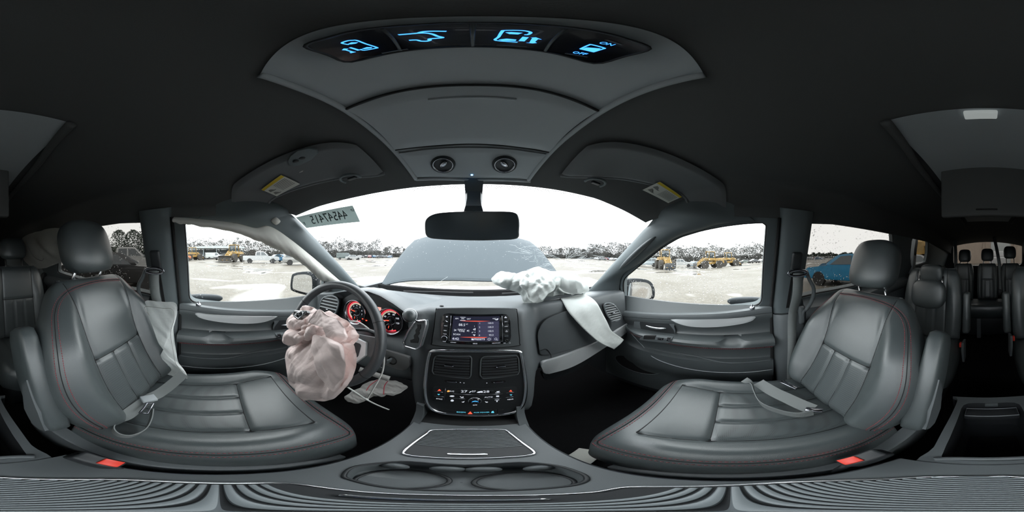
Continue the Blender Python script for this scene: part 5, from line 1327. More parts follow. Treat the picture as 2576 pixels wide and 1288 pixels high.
for (y, w) in [(a, lerp(hw, a)) for a in [-0.195 + 0.635 * i / 20 for i in range(21)]]:
    rings.append([V((XC - w, y, ZC)), V((XC - w - 0.006, y, ZC - 0.012)), V((XC - w - 0.004, y, ZF))])
mk('console_side', *loft(rings, False, False), MAT['plastic'], con, True, 50)
mk('console_side', *loft([[V((2 * XC - p.x, p.y, p.z)) for p in r] for r in rings], False, False), MAT['plastic'], con, True, 50)
mk('console_end', *prism([V((XC + s * 0.128, -0.195, z)) for s, z in ((-1, ZC - 0.005), (1, ZC - 0.005), (1, ZF), (-1, ZF))], (0, 0.02, 0)), MAT['plastic'], con, False)
mk('cup_rim', *tube(FZ.pts(cup, 0.001), 0.0030, 8, closed=True), MAT['plastic_d'], con)
ccx = sum(a for a, b in cup) / len(cup); ccy = sum(b for a, b in cup) / len(cup)
mk('cup_well', *loft([FZ.pts([(ccx + (a - ccx) * k, ccy + (b - ccy) * k) for a, b in cup], w) for k, w in ((1.0, 0.0), (0.97, -0.01), (0.93, -0.055), (0.88, -0.062), (0.3, -0.063), (0.01, -0.063))], False), MAT['plastic'], con, True, 50)
for sx in (-1, 1):
    mk('cup_grip', *ell(FZ.p(ccx + sx * 0.020, ccy + 0.050, -0.022), (0.022, 0.012, 0.02), 16, 10), MAT['plastic'], con)
    mk('cup_grip', *ell(FZ.p(ccx + sx * 0.085, ccy + 0.043, -0.022), (0.022, 0.012, 0.02), 16, 10), MAT['plastic'], con)
    mk('cup_ring', *tube(FZ.pts(circ(ccx + sx * 0.052, ccy, 0.042, 32), -0.058), 0.003, 6, closed=True), MAT['plastic_d'], con)
# ribbed front tray
tr = sp2(uv(FZ, [(812, 405), (880, 345), (960, 288), (1010, 264), (1230, 260), (1450, 262), (1500, 282), (1580, 345), (1655, 402), (1625, 427), (1450, 442), (1230, 449), (1000, 442), (850, 428)], zk), 4)
tray = mk('ribbed_tray', *FZ.slab(tr, 0.0, 0.004), MAT['plastic_d'], con, False)
mk('tray_surround', *tube(FZ.pts(tr, 0.004), 0.0038, 8, closed=True), MAT['chrome'], con)
def slats(outline, parent, pitch, mat, w0, w1, y_lo=None, y_hi=None):
    ys = [b for a, b in outline]
    y = (y_lo if y_lo is not None else min(ys)) + pitch * 0.6
    while y < (y_hi if y_hi is not None else max(ys)) - pitch * 0.4:
        xs_ = []
        n = len(outline)
        for i in range(n):
            (x0, y0), (x1, y1) = outline[i], outline[(i + 1) % n]
            if (y0 - y) * (y1 - y) < 0: xs_.append(x0 + (x1 - x0) * (y - y0) / (y1 - y0))
        if len(xs_) >= 2:
            a, b = min(xs_) + 0.006, max(xs_) - 0.006
            mk('slat', *rbox(FZ.p((a + b) / 2, y, (w0 + w1) / 2), (b - a, pitch * 0.72, w1 - w0), pitch * 0.25, 2), mat, parent, True, 40)
        y += pitch
slats(tr, tray, 0.0068, MAT['plastic'], 0.002, 0.0065, y_lo=0.268)
c = FZ.px(*zk(1225, 424)); mk('tray_handle', *FZ.slab(rr(*c, 0.060, 0.008, 0.004), 0.003, 0.009, 0.003), MAT['chrome'], con, True, 40)
# ribbed lid under the camera
ld = [(u, v) for u, v in uv(FZ, [(0, 1201), (300, 1206), (600, 1216), (750, 1219), (1000, 1243), (1195, 1247), (1480, 1240), (1620, 1225), (2000, 1212), (2300, 1201), (2480, 1199)])]
ld = sp2(ld, 6)
lid = mk('ribbed_lid', *FZ.slab(ld, 0.0, 0.004), MAT['plastic_d'], con, False)
mk('lid_surround', *tube(FZ.pts(ld, 0.004), 0.0034, 8, closed=True), MAT['chrome'], con)
slats(ld, lid, 0.0082, MAT['rib'], 0.002, 0.0075, y_hi=0.040)
c = (XC, 0.047); mk('lid_handle', *FZ.slab(rr(*c, 0.075, 0.007, 0.003), 0.003, 0.010, 0.003), MAT['chrome'], con, True, 40)
# neck below the climate panel
mk('neck_pocket', *prism([V((XC + a, b, ZC - 0.02)) for a, b in ((-0.118, 0.385), (0.118, 0.385), (0.118, 0.46), (-0.118, 0.46))], (0, 0, 0.022)), MAT['rubber'], con, False)
for sx in (-1, 1):
    mk('neck_post', *loft([[V((XC + sx * (x + dx), y, z)) for dx, y in ((-0.012, y0), (0.012, y0 + 0.01), (0.016, 0.50), (-0.012, 0.50))] for x, y0, z in ((0.130, 0.36, ZC - 0.01), (0.131, 0.385, ZC + 0.012), (0.132, 0.405, ZC + 0.04), (0.136, 0.42, ZC + 0.075))]), MAT['plastic'], con, True, 50)
# rear bin
ZB = -0.665
bl = [(2402, 1014), (2378, 1075), (2352, 1125), (2322, 1172)]
Fb = Fr((0, 0, ZB), (1, 0, 0), (0, 1, 0))
rim = [Fb.px(*q) for q in bl]
outer = [(abs(a) + 0.012, b) for a, b in rim]; outer = [(0.118, -0.56), (0.112, -0.535)] + [(a, b) for a, b in outer[1:]]
O2 = [(XC + a, b) for a, b in outer] + [(XC - a, b) for a, b in outer[::-1]]
I2 = [(XC + a, b) for a, b in ((0.092, -0.525), (0.090, -0.36), (0.086, -0.28), (0.078, -0.215))]; I2 = I2 + [(2 * XC - a, b) for a, b in I2[::-1]]
O2 = sp2(O2, 4); I2 = soften(I2, 3)
bn = mk('storage_bin', *holed(Fb.pts(O2), [Fb.pts(I2)], (0, 0, -0.02)), MAT['plastic'], con, False)
icx = XC; icy = -0.37
mk('bin_wall', *loft([Fb.pts(I2, 0.0), Fb.pts([(icx + (a - icx) * 0.95, icy + (b - icy) * 0.95) for a, b in I2], -0.06), Fb.pts([(icx + (a - icx) * 0.90, icy + (b - icy) * 0.92) for a, b in I2], -0.20), Fb.pts([(icx + (a - icx) * 0.5, icy + (b - icy) * 0.5) for a, b in I2], -0.202), Fb.pts([(icx + (a - icx) * 0.01, icy + (b - icy) * 0.01) for a, b in I2], -0.202)], False), MAT['plastic_d'], bn, True, 50)
mk('bin_shell', *loft([Fb.pts(O2, -0.01), Fb.pts([(icx + (a - icx) * 0.96, b) for a, b in O2], -0.15), Fb.pts([(icx + (a - icx) * 0.96, b) for a, b in O2], ZF - ZB)], False), MAT['plastic_d'], bn, True, 50)
mk('bin_tray', *rbox(Fb.p(XC, -0.485, -0.045), (0.16, 0.05, 0.03), 0.006), MAT['plastic_d'], bn)
mk('tray_edge', *tube([Fb.p(XC + a, b, -0.028) for a, b in ((-0.078, -0.462), (0.078, -0.462), (0.078, -0.508), (-0.078, -0.508))], 0.0015, 6, closed=True), MAT['console'], bn)
mk('bin_latch', *rbox(Fb.p(XC, -0.522, -0.012), (0.042, 0.008, 0.022), 0.002), MAT['plastic'], bn)
mk('bin_mat', *rbox(Fb.p(XC, -0.34, -0.195), (0.12, 0.17, 0.006), 0.002), MAT['rubber'], bn)
mk('lip', *tube(spl([Fb.p(XC + a, b, 0.004) for a, b in ((-0.085, -0.21), (-0.05, -0.222), (0.05, -0.222), (0.085, -0.21))], 5), 0.008, 8), MAT['plastic'], bn)
# belt buckles beside the console
for sg, q, lab_, n in ((-1, (272, 1163), 'driver', -0.60), (1, (2145, 1157), 'passenger', -0.60)):
    c = onZ(*q, -0.602)
    t = thing('belt_buckle', 'black seat belt buckle with red button beside the %s seat' % lab_, 'buckle', (c.x, c.y, c.z - 0.06), 'front belt buckles')
    R = Matrix.Rotation(sg * -0.15, 3, 'Z') @ Matrix.Rotation(radians(-28), 3, 'X')
    mk('buckle_body', *rbox(c + R @ V((0, -0.012, -0.024)), (0.034, 0.075, 0.044), 0.008, 3, R), MAT['plastic_d'], t)
    mk('release_button', *rbox(c + R @ V((0, 0.004, -0.001)), (0.022, 0.030, 0.008), 0.002, 2, R), MAT['red'], t)
    mk('buckle_stalk', *tube([c + R @ V((0, 0.02, -0.03)), c + V((sg * 0.005, 0.04, -0.20))], 0.012, 8, flat=0.5), MAT['plastic_d'], t)
# ================================================================== rear seats
WT_R = [(0, 0.20), (0.2, 0.212), (0.6, 0.212), (0.85, 0.20), (0.95, 0.18), (1.0, 0.155)]
def rear_seat(label, x, y, z, L, a, w=1.0, folded=False, HC=None, buckle=None, group='second row captain chairs', cush=True, name='captain_chair', armrest=0):
    t = thing(name, label, 'car seat', (x, y + 0.2, ZF), group)
    wt = [(q, k * w) for q, k in WT_R]
    B = Back((x, y, z), a, L, wt, T=0.055, bol=0.030, insw=0.55, top=0.07)
    iv = 0.11 * w; hs = 0.55 * L
    B.seams = [lambda X, q: abs(abs(X) - iv), lambda X, q: abs(q - hs) if abs(X) < iv else 9, lambda X, q: abs(abs(X) - 0.035) if q < hs else 9]
    vs, fs = B.mesh(64, 14, 50)
    bk = mk('backrest', vs, fs['base'], MAT['leather'], t)
    for sg in (-1, 1):
        mk('seam', *tube([B.pt(sg * iv, q * L / 24 * 0.94 + 0.01, 0) for q in range(25)], 0.0024, 5), MAT['seam'], bk)
    mk('seam', *tube([B.pt(-iv + 2 * iv * k / 10, hs, 0) for k in range(11)], 0.0024, 5), MAT['seam'], bk)
    if cush:
        C = Cush((x, y - 0.03, z), 0.46, [(0, 0.205 * w), (0.5, 0.222 * w), (0.9, 0.215 * w), (1.0, 0.17 * w)], H=0.12, bol=0.02)
        C.seams = [lambda X, q: abs(abs(X) - 0.12)]
        vs, fs = C.mesh(60, 8, 40); mk('cushion', vs, fs['base'], MAT['leather'], t)
        mk('seat_base', *rbox((x, y + 0.18, (z - 0.15 + ZF) / 2), (0.34 * w, 0.36, z - 0.15 - ZF), 0.02), MAT['plastic_d'], t)
    if folded:
        h = B.pt(0, L * 0.90, 0.02)
        mk('headrest_pillow', *ell(B.pt(0, L * 0.64, 0.05), (0.118, 0.042, 0.098), 32, 18, Matrix.Rotation(-a, 3, 'X').inverted() @ Matrix.Identity(3), p=0.62), MAT['leather'], t)
        mk('head_panel', *ell(B.pt(0, L * 0.92, 0.0), (0.085, 0.035, 0.062), 24, 14, p=0.5), MAT['leather'], t)
        for sg in (-1, 1):
            mk('headrest_post', *tube([B.pt(sg * 0.085, L * 0.88, 0.01), B.pt(sg * 0.085, L * 0.76, 0.03)], 0.006, 8), MAT['chrome'], t)
    elif HC:
        headrest(HC, 0.21 * w ** 0.5, 0.165, 0.10, a * 0.4, t, posts=B.O + B.up * (L - 0.01) - B.n * 0.005)
    if armrest:
        mk('armrest', *rbox((x + armrest * 0.245 * w, y - 0.04, z + 0.20), (0.05, 0.085, 0.30), 0.02, 3, Matrix.Rotation(a, 3, 'X')), MAT['leather'], t)
    if buckle:
        mk('buckle_bracket', *prism([V((buckle.x + armrest * 0.012, buckle.y + dy, buckle.z + dz)) for dy, dz in ((0.05, 0.045), (0.06, -0.02), (0.02, -0.14), (-0.05, -0.14), (-0.05, 0.02))], (armrest * 0.014, 0, 0), 0.003), MAT['plastic'], t, True, 40)
        mk('release_button', *rbox(buckle, (0.018, 0.028, 0.034), 0.004), MAT['red'], t)
    return t
rear_seat('black leather second-row seat with its headrest folded down, behind the passenger', 0.385, -1.06, -0.60, 0.52, radians(10), folded=True, buckle=onY(2417, 867, -1.0), armrest=-1)
rear_seat('black leather second-row seat with its headrest raised, behind the driver', -0.375, -1.06, -0.60, 0.53, radians(10), HC=(-0.375, -1.18, 0.055), buckle=onY(2549, 851, -1.0), armrest=1)
rear_seat('black third-row seat place behind the right-hand captain chair, nearest the quarter window', 0.30, -2.02, -0.55, 0.46, radians(8), 0.62, HC=(0.292, -2.12, 0.005), group='third row bench places', cush=False, name='bench_seat')
rear_seat('black third-row seat place in the middle of the bench', -0.005, -2.02, -0.55, 0.46, radians(8), 0.62, HC=(-0.005, -2.12, 0.015), group='third row bench places', cush=False, name='bench_seat')
rear_seat('black third-row seat place behind the raised second-row headrest', -0.30, -2.02, -0.55, 0.46, radians(8), 0.62, HC=(-0.30, -2.12, 0.045), group='third row bench places', cush=False, name='bench_seat')
bench = thing('seat_bench', 'black third-row bench base in front of the tailgate', 'bench', (XC, -1.85, ZF))
vs, fs = Cush((XC, -2.04, -0.55), 0.36, [(0, 0.46), (0.9, 0.46), (1.0, 0.42)], H=0.10, bol=0.0, drop=0.03).mesh(60, 8, 30)
mk('bench_cushion', vs, fs['base'], MAT['leather'], bench)
mk('bench_frame', *rbox((XC, -1.88, -0.80), (0.80, 0.28, 0.24), 0.02), MAT['plastic_d'], bench)
mk('bench_leg', *rbox((0.09, -1.70, -0.80), (0.045, 0.04, 0.26), 0.01), MAT['plastic'], bench)
bb = onY(2515, 735, -1.95); b = thing('belt_buckle', 'small black belt buckle standing on the third-row bench', 'buckle', (bb.x, bb.y, bb.z - 0.05))
mk('buckle_body', *rbox(bb, (0.035, 0.025, 0.07), 0.006), MAT['plastic_d'], b)
mk('buckle_band', *rbox(bb + V((0, 0.010, 0.0)), (0.037, 0.012, 0.008), 0.002), MAT['chrome_d'], b)
# belts hanging beside the third row
for x0, x1, lab_ in ((0.46, 0.40, 'left of the rear window'), (-0.10, -0.16, 'across the rear window')):
    pth = spl([V((x0, -2.3, 0.27)), V(((x0 + x1) / 2, -2.2, 0.1)), V((x1, -2.06, -0.15)), V((x1, -1.98, -0.45))], 6)
    o = mk('seat_belt', *ribbon(pth, (1, 0, 0), 0.045), MAT['webbing'], None); tag(o, 'dark rear seat belt hanging %s' % lab_, 'seat belt')

# ================================================================== front belts lying on the cushions
def flat_ribbon(P, w, name, parent, up_from=None):
    """strap lying flat; past up_from it stands on its edge, as a slack loop does"""
    m0 = len(P); P = spl(P, 8)
    sd = []
    for i in range(len(P)):
        t = (P[min(i + 1, len(P) - 1)] - P[max(i - 1, 0)]).normalized()
        s = t.cross(V((0, 0.25, 1))); s = s.normalized() if s.length > 0.05 else V((1, 0, 0))
        if up_from is not None: k = sm(up_from - 0.7, up_from + 0.7, i / 8); s = s * (1 - k) + V((0.1, 0.25, 1)) * k
        sd.append(s)
    return mk(name, *ribbon(P, sd, w), MAT['webbing'], parent, True, 40)
t = thing('lap_belt', 'grey lap belt looped on the driver seat cushion', 'seat belt', onZ(340, 1050, -0.56), 'belts lying on the front cushions')
flat_ribbon([onZ(*q) for q in ((462, 940, -0.44), (430, 968, -0.475), (400, 990, -0.50), (375, 1003, -0.505), (335, 1032, -0.515), (300, 1060, -0.52), (284, 1078, -0.525), (298, 1094, -0.53), (330, 1097, -0.53), (362, 1083, -0.525), (378, 1058, -0.515), (383, 1032, -0.505))], 0.036, 'webbing', t, 4.6)
c = onZ(374, 1029, -0.500); mk('tongue', *tube([c + V(k) for k in ((-0.028, 0.0, 0), (0.024, 0.008, 0.006), (0.028, -0.008, 0.006), (-0.024, -0.016, 0))], 0.0032, 6, closed=True), MAT['chrome_d'], t)
c = onZ(374, 1003, -0.498); mk('belt_stop', *rbox(c, (0.030, 0.040, 0.012), 0.003, 2, Matrix.Rotation(0.8, 3, 'Z')), MAT['console'], t)
t = thing('lap_belt', 'grey lap belt lying twisted across the passenger seat cushion', 'seat belt', onZ(1960, 1020, -0.56), 'belts lying on the front cushions')
flat_ribbon([onZ(*q) for q in ((1908, 962, -0.51), (1945, 985, -0.515), (1985, 1004, -0.52), (2045, 1030, -0.53))], 0.042, 'webbing', t)
flat_ribbon([onZ(*q) for q in ((1872, 955, -0.50), (1890, 966, -0.505), (1899, 990, -0.51), (1915, 1016, -0.52), (1955, 1034, -0.53), (2005, 1044, -0.535), (2046, 1038, -0.535))], 0.030, 'webbing', t, 0.8)
c = onZ(2048, 1031, -0.525); mk('tongue', *rbox(c, (0.042, 0.018, 0.006), 0.002, 2, Matrix.Rotation(0.9, 3, 'Z')), MAT['chrome_d'], t)
c = onZ(1985, 968, -0.53); mk('anchor', *rbox(c, (0.07, 0.02, 0.008), 0.002, 2, Matrix.Rotation(0.5, 3, 'Z')), MAT['chrome_d'], t)

# ================================================================== burst airbags
def tri(x):
    """triangle wave with a slightly softened crest"""
    f = abs(2 * (x - math.floor(x + 0.5)))
    return 1 - 2 * sqrt(f * f + 0.004)
def crumple(q, seed):
    """straight, sharp creases running several ways, like stiff woven nylon"""
    rnd = random.Random(int(seed * 10))
    w = noise.noise_vector(q * 0.45 + V((seed, seed * 2, 0)))
    h = 0.0
    for k, (f, a) in enumerate(((0.5, 0.36), (0.8, 0.27), (1.25, 0.20), (2.1, 0.12), (3.6, 0.06))):
        d = V((rnd.uniform(-1, 1), rnd.uniform(-1, 1), rnd.uniform(-1, 1))).normalized()
        g = 0.55 + 0.45 * noise.noise(q * 0.7 * f + V((k * 3.0, seed, 1)))      # creases die out
        h += a * g * 1.5 * tri(d.dot(q) * f + w[k % 3] * 0.9 + seed * 0.37 * k)
    return h
def ridge(p, seed): return 0.4 + 0.5 * crumple(V(p), seed)
def pillow(name, loop, nrm, H, amp, sc, mat, parent, seed=0.0, nr=34, back=0.35, sag=0.0, jag=0.0, pw=1.0, pleat=None, ep=1.6):
    L = [V(p) for p in loop]; n = len(L); c = sum(L, V()) / n; nrm = V(nrm).normalized()
    vs = []
    def at(i, r, sgn):
        o = L[i]; p = c + (o - c) * r
        e = (1 - r ** ep) ** pw if r < 1 else 0.0
        q = p * sc
        f = crumple(q, seed + (0 if sgn > 0 else 9))
        env = sm(0, 0.06, 1 - r) * 0.7 + 0.3
        h = (H * e if sgn > 0 else -H * back * e) + amp * f * env * (1 if sgn > 0 else 0.4)
        if pleat and sgn > 0:
            po, k, pa = pleat; d = p - V(po); ang = atan2(d.x, -d.z) + 0.25 * noise.noise(p * 9 + V((seed, 0, 0)))
            h += pa * (tri(ang * k) * 0.6 + 0.4 * tri(ang * k * 2.3 + 0.4)) * sm(0.03, 0.12, d.length) * env
        tang = (o - c).normalized()
        p = p + nrm * h + tang * (jag * (tri(i / n * 23.0 + seed) * 0.15 + noise.noise(q * 1.5 + V((seed, 0, 0)))) * r)
        p.z -= sag * e
        return p
    rs = [(k / nr) ** 0.8 for k in range(1, nr + 1)]
    fs = []
    vs.append(at(0, 0.0001, 1))
    for r in rs:
        for i in range(n): vs.append(at(i, r, 1))
    for i in range(n): fs.append([0, 1 + i, 1 + (i + 1) % n])
    for k in range(nr - 1):
        for i in range(n):
            a = 1 + k * n + i; b = 1 + k * n + (i + 1) % n
            fs.append([a, b, b + n, a + n])
    prev = [1 + (nr - 1) * n + i for i in range(n)]
    for r in (0.96, 0.85, 0.6, 0.3):
        cur = []
        for i in range(n): vs.append(at(i, r, -1)); cur.append(len(vs) - 1)
        for i in range(n): fs.append([prev[i], prev[(i + 1) % n], cur[(i + 1) % n], cur[i]])
        prev = cur
    fs.append(prev)
    return mk(name, vs, fs, MAT[mat], parent, True, 28)
# driver airbag hanging off the hub
bag = thing('deflated_airbag', 'crumpled pale pink airbag hanging from the steering wheel hub', 'airbag', onY(805, 1000, 0.23))
Fa = Fr(WC + FW.ez * 0.055, FW.ex, FW.ey)
def dz8(X, Y): return (700 + X * 230 / 1139, 760 + Y * 260 / 1288)
lp = spl(Fa.trace([dz8(*q) for q in ((150, 470), (205, 390), (205, 270), (250, 190), (285, 90), (340, 50), (430, 60), (560, 130), (640, 110), (760, 190), (900, 260), (990, 390), (1000, 450), (930, 540), (860, 560), (800, 500), (640, 540), (480, 560), (300, 545), (170, 520))]), 7, True)
pillow('bag_crown', lp, FW.ez, 0.040, 0.030, 20.0, 'nylon_pink', bag, 2.0, 70, jag=0.006)
FBg = Fr(onY(805, 935, 0.225), (1, -0.10, 0), (0, 0.28, 1))
lp = spl(FBg.trace([dz8(*q) for q in ((80, 690), (110, 590), (180, 540), (330, 510), (480, 470), (560, 410), (700, 440), (830, 500), (940, 540), (955, 700), (950, 900), (900, 1010), (820, 1100), (700, 1200), (560, 1235), (400, 1225), (300, 1215), (240, 1110), (150, 1020), (100, 850))]), 7, True)
pillow('bag_skirt', lp, FBg.ez, 0.030, 0.014, 13.0, 'nylon_pink', bag, 4.0, 70, jag=0.003, pleat=(FBg.p(*FBg.px(*dz8(540, 200))), 1.15, 0.011))
lp = spl(FBg.trace([dz8(*q) for q in ((530, 430), (640, 420), (800, 470), (930, 530), (955, 700), (950, 900), (900, 1000), (820, 1090), (700, 985), (600, 830), (545, 650))], 0.026), 8, True)
pillow('bag_fold', lp, FBg.ez, 0.018, 0.012, 15.0, 'nylon_pink', bag, 6.0, 50, jag=0.002, pleat=(FBg.p(*FBg.px(*dz8(480, 250))), 1.3, 0.007))
for k, (pl_, sd_, am) in enumerate((([(150, 480), (205, 380), (300, 350), (420, 400), (440, 470), (300, 545), (180, 530)], 11.0, 0.016), ([(205, 290), (280, 150), (380, 170), (430, 260), (380, 340), (270, 370)], 12.0, 0.016), ([(420, 470), (470, 320), (600, 290), (640, 400), (540, 480)], 16.0, 0.014))):
    lp = spl(Fa.trace([dz8(*q) for q in pl_], 0.035), 8, True)
    pillow('bag_fold', lp, FW.ez, 0.020, am, 24.0, 'nylon_pink', bag, sd_, 40, jag=0.004)
# the stiff flap that falls over the right of the hub
lp = spl(Fa.trace([dz8(*q) for q in ((500, 270), (560, 180), (640, 112), (760, 190), (900, 260), (990, 390), (1000, 450), (930, 520), (860, 560), (810, 480), (780, 320), (640, 300))], 0.045), 8, True)
pillow('bag_flap', lp, FW.ez, 0.022, 0.012, 16.0, 'nylon_pink', bag, 13.0, 50, jag=0.003)
# badge left showing above the bag
eb = soften(Fa.pts and [Fa.px(*dz8(*q)) for q in ((415, 190), (440, 150), (590, 155), (600, 180), (560, 215), (490, 265), (430, 225))], 2)
bd = mk('badge', *Fa.slab(eb, 0.066, 0.080, 0.002), MAT['gloss'], whl, True, 40)
for ln in ([(435, 215), (445, 165), (570, 165), (585, 185), (500, 250), (435, 215)], [(470, 225), (480, 180), (530, 175), (540, 190), (490, 205), (530, 222)], [(545, 225), (560, 175)], [(535, 178), (580, 178)]):
    mk('badge_letter', *tube([Fa.p(*Fa.px(*dz8(*q)), 0.0805) for q in ln], 0.0016, 6), MAT['chrome'], bd)
# knee airbag
ka = thing('knee_airbag', 'torn grey knee airbag hanging under the steering column', 'airbag', onY(955, 1000, 0.44))
Fk = Fr(onY(955, 975, 0.44), (1, -0.1, 0), (0, 0.75, 0.66))
lp = spl(Fk.trace([zi(*q) for q in ((50, 930), (200, 830), (300, 780), (430, 700), (600, 640), (780, 640), (950, 670), (1060, 720), (1140, 770), (1000, 870), (880, 920), (780, 900), (700, 940), (600, 915), (520, 940), (380, 1010), (270, 1050), (150, 1030), (70, 985))]), 4, True)
pillow('bag_cloth', lp, Fk.ez, 0.020, 0.014, 22.0, 'nylon_grey', ka, 3.0, 46, jag=0.008)
for ln in ([(680, 670), (560, 760), (500, 850)], [(860, 680), (800, 770), (790, 910)]):
    mk('red_thread', *tube(spl([Fk.p(*Fk.px(*zi(*q)), 0.034) for q in ln], 6), 0.0018, 5), MAT['stitch'], ka)
sp_ = Fk.trace([zi(*q) for q in ((400, 510), (560, 560), (720, 610), (900, 660))], 0.045); mk('bag_flap', *ribbon(spl(sp_, 5), (0, 0.6, 0.8), 0.022, 0.002), MAT['nylon_grey'], ka)
# passenger airbag lying on the dash
pa = thing('deflated_airbag', 'crumpled white airbag burst out of the dash on the passenger side', 'airbag', onY(1390, 745, 0.66))
Fp = Fr(onY(1370, 715, 0.66), (1, 0.02, 0), (0, 0.55, 1))
lp = spl(Fp.trace([(1237, 702), (1250, 688), (1264, 682), (1290, 690), (1320, 682), (1345, 672), (1362, 672), (1385, 680), (1425, 686), (1450, 700), (1466, 720), (1472, 740), (1440, 746), (1400, 748), (1372, 752), (1348, 766), (1335, 770), (1318, 764), (1308, 742), (1285, 732), (1262, 725), (1242, 715)]), 7, True)
pillow('bag_cloth', lp, Fp.ez, 0.050, 0.034, 13.0, 'nylon', pa, 5.0, 60, jag=0.008)
lp = spl(Fp.trace([(1298, 728), (1310, 705), (1345, 688), (1375, 700), (1385, 730), (1365, 750), (1345, 768), (1322, 764), (1315, 745)], 0.05), 5, True)
pillow('bag_fold', lp, Fp.ez, 0.036, 0.020, 18.0, 'nylon', pa, 8.0, 44, jag=0.006)
lp = spl(Fp.trace([(1385, 700), (1425, 690), (1455, 710), (1470, 738), (1430, 746), (1395, 735)], 0.04), 5, True)
pillow('bag_fold', lp, Fp.ez, 0.030, 0.018, 16.0, 'nylon', pa, 15.0, 44, jag=0.005)
ts = [onY(1418, 744, 0.66), onY(1432, 755, 0.60), onY(1452, 785, 0.555), onY(1480, 820, 0.535), onY(1508, 850, 0.515), onY(1530, 868, 0.50), onY(1545, 880, 0.49)]
te = [onY(1468, 740, 0.64), onY(1488, 752, 0.58), onY(1506, 770, 0.545), onY(1520, 800, 0.53), onY(1535, 830, 0.512), onY(1556, 846, 0.50), onY(1570, 856, 0.49)]
A_ = spl(ts, 6); B_ = spl(te, 6); C_ = [A_[i].lerp(B_[i], -0.95 * sm(0.0, 0.35, 1 - i / (len(A_) - 1)) * 0.35) for i in range(len(A_))]
def strip(u, v):
    i = v * (len(A_) - 1); j = min(int(i), len(A_) - 2); t_ = i - j
    a = C_[j].lerp(C_[j + 1], t_); b = B_[j].lerp(B_[j + 1], t_); p = a.lerp(b, u)
    k = ridge(V((u * 1.2, v * 3.0, 0.3)), 2.0)
    return p + V((0, -0.016 * (k - 0.3) * sm(0, 0.2, v), 0.008 * k))
o = mk('bag_strip', *gridf(strip, 20, 40), MAT['nylon'], pa); md = o.modifiers.new('thick', 'SOLIDIFY'); md.thickness = 0.003
# seat-mounted side airbag on the driver seat
sa = thing('seat_airbag', 'white side airbag hanging from the driver seat flank by the door', 'airbag', onX(430, 970, -0.575))
Fsd = Fr(onX(425, 860, -0.575), (0.30, 1, 0), (0.10, 0, 1))
lp = spl(Fsd.trace([(364, 760), (385, 757), (415, 760), (441, 762), (445, 790), (436, 830), (443, 880), (450, 915), (471, 944), (462, 962), (430, 972), (404, 968), (389, 950), (390, 930), (408, 900), (417, 870), (414, 845), (402, 820), (388, 795)]), 4, True)
pillow('bag_cloth', lp, Fsd.ez, 0.020, 0.010, 14.0, 'nylon_b', sa, 7.0, 50, jag=0.003)
mk('bag_stitching', *tube([p + Fsd.ez * 0.012 for p in [sum(lp, V()) / len(lp) + (q - sum(lp, V()) / len(lp)) * 0.90 for q in lp]], 0.0010, 4, closed=True), MAT['nylon_grey'], sa)
# curtain airbag along the driver-side roof rail
ca = thing('curtain_airbag', 'torn off-white curtain airbag hanging along the driver side roof rail', 'airbag', onX(700, 600, -0.66))
up = [(438, 548), (491, 552), (585, 562), (640, 574), (676, 570), (722, 598), (778, 642), (818, 675), (852, 706)]
dn = [(438, 557), (491, 565), (585, 581), (653, 606), (713, 634), (764, 664), (802, 700), (835, 711), (856, 710)]
FLw = Fr(FL.p(0, 0, 0.045), FL.ex, FL.ey)
U_ = spl(FLw.trace(up), 8); L_ = spl(FLw.trace(dn), 8)
def cur(u, v):
    i = u * (len(U_) - 1); j = min(int(i), len(U_) - 2); t_ = i - j
    a = U_[j].lerp(U_[j + 1], t_); b = L_[j].lerp(L_[j + 1], t_); p = a.lerp(b, v)
    k = ridge(V((u * 9, v * 1.1, 0)), 3.0)
    return p + FL.ez * (0.022 * sin(pi * v) + 0.012 * (k - 0.3)) + FL.ey * (0.006 * noise.noise(V((u * 30, 0, 0))) * v)
o = mk('bag_cloth', *gridf(cur, 110, 16), MAT['nylon_c'], ca); md = o.modifiers.new('thick', 'SOLIDIFY'); md.thickness = 0.004
cl_ = thing('curtain_airbag', 'off-white curtain airbag drooping over the rear window behind the driver', 'airbag', atR(100, 665, 1.6))
FLq = Fr(FL.p(0, 0, 0.07), FL.ex, FL.ey)
lp = spl(FLq.trace([(50, 622), (58, 598), (88, 584), (130, 575), (175, 574), (215, 578), (215, 630), (185, 650), (150, 660), (110, 674), (84, 673), (60, 655)]), 5, True)
pillow('bag_cloth', lp, FL.ez, 0.05, 0.030, 4.0, 'nylon_c', cl_, 9.0, 46, jag=0.01)
mk('bag_tether', *tube(spl(FLq.trace([(78, 600), (88, 625), (100, 642), (118, 650), (124, 644)], 0.05), 5), 0.0025, 5), MAT['nylon_grey'], cl_)
tp = onX(694, 556, -0.60); mk('torn_foam', *ell(tp, (0.012, 0.02, 0.016), 14, 8, p=1.4), MAT['nylon_c'], ca)

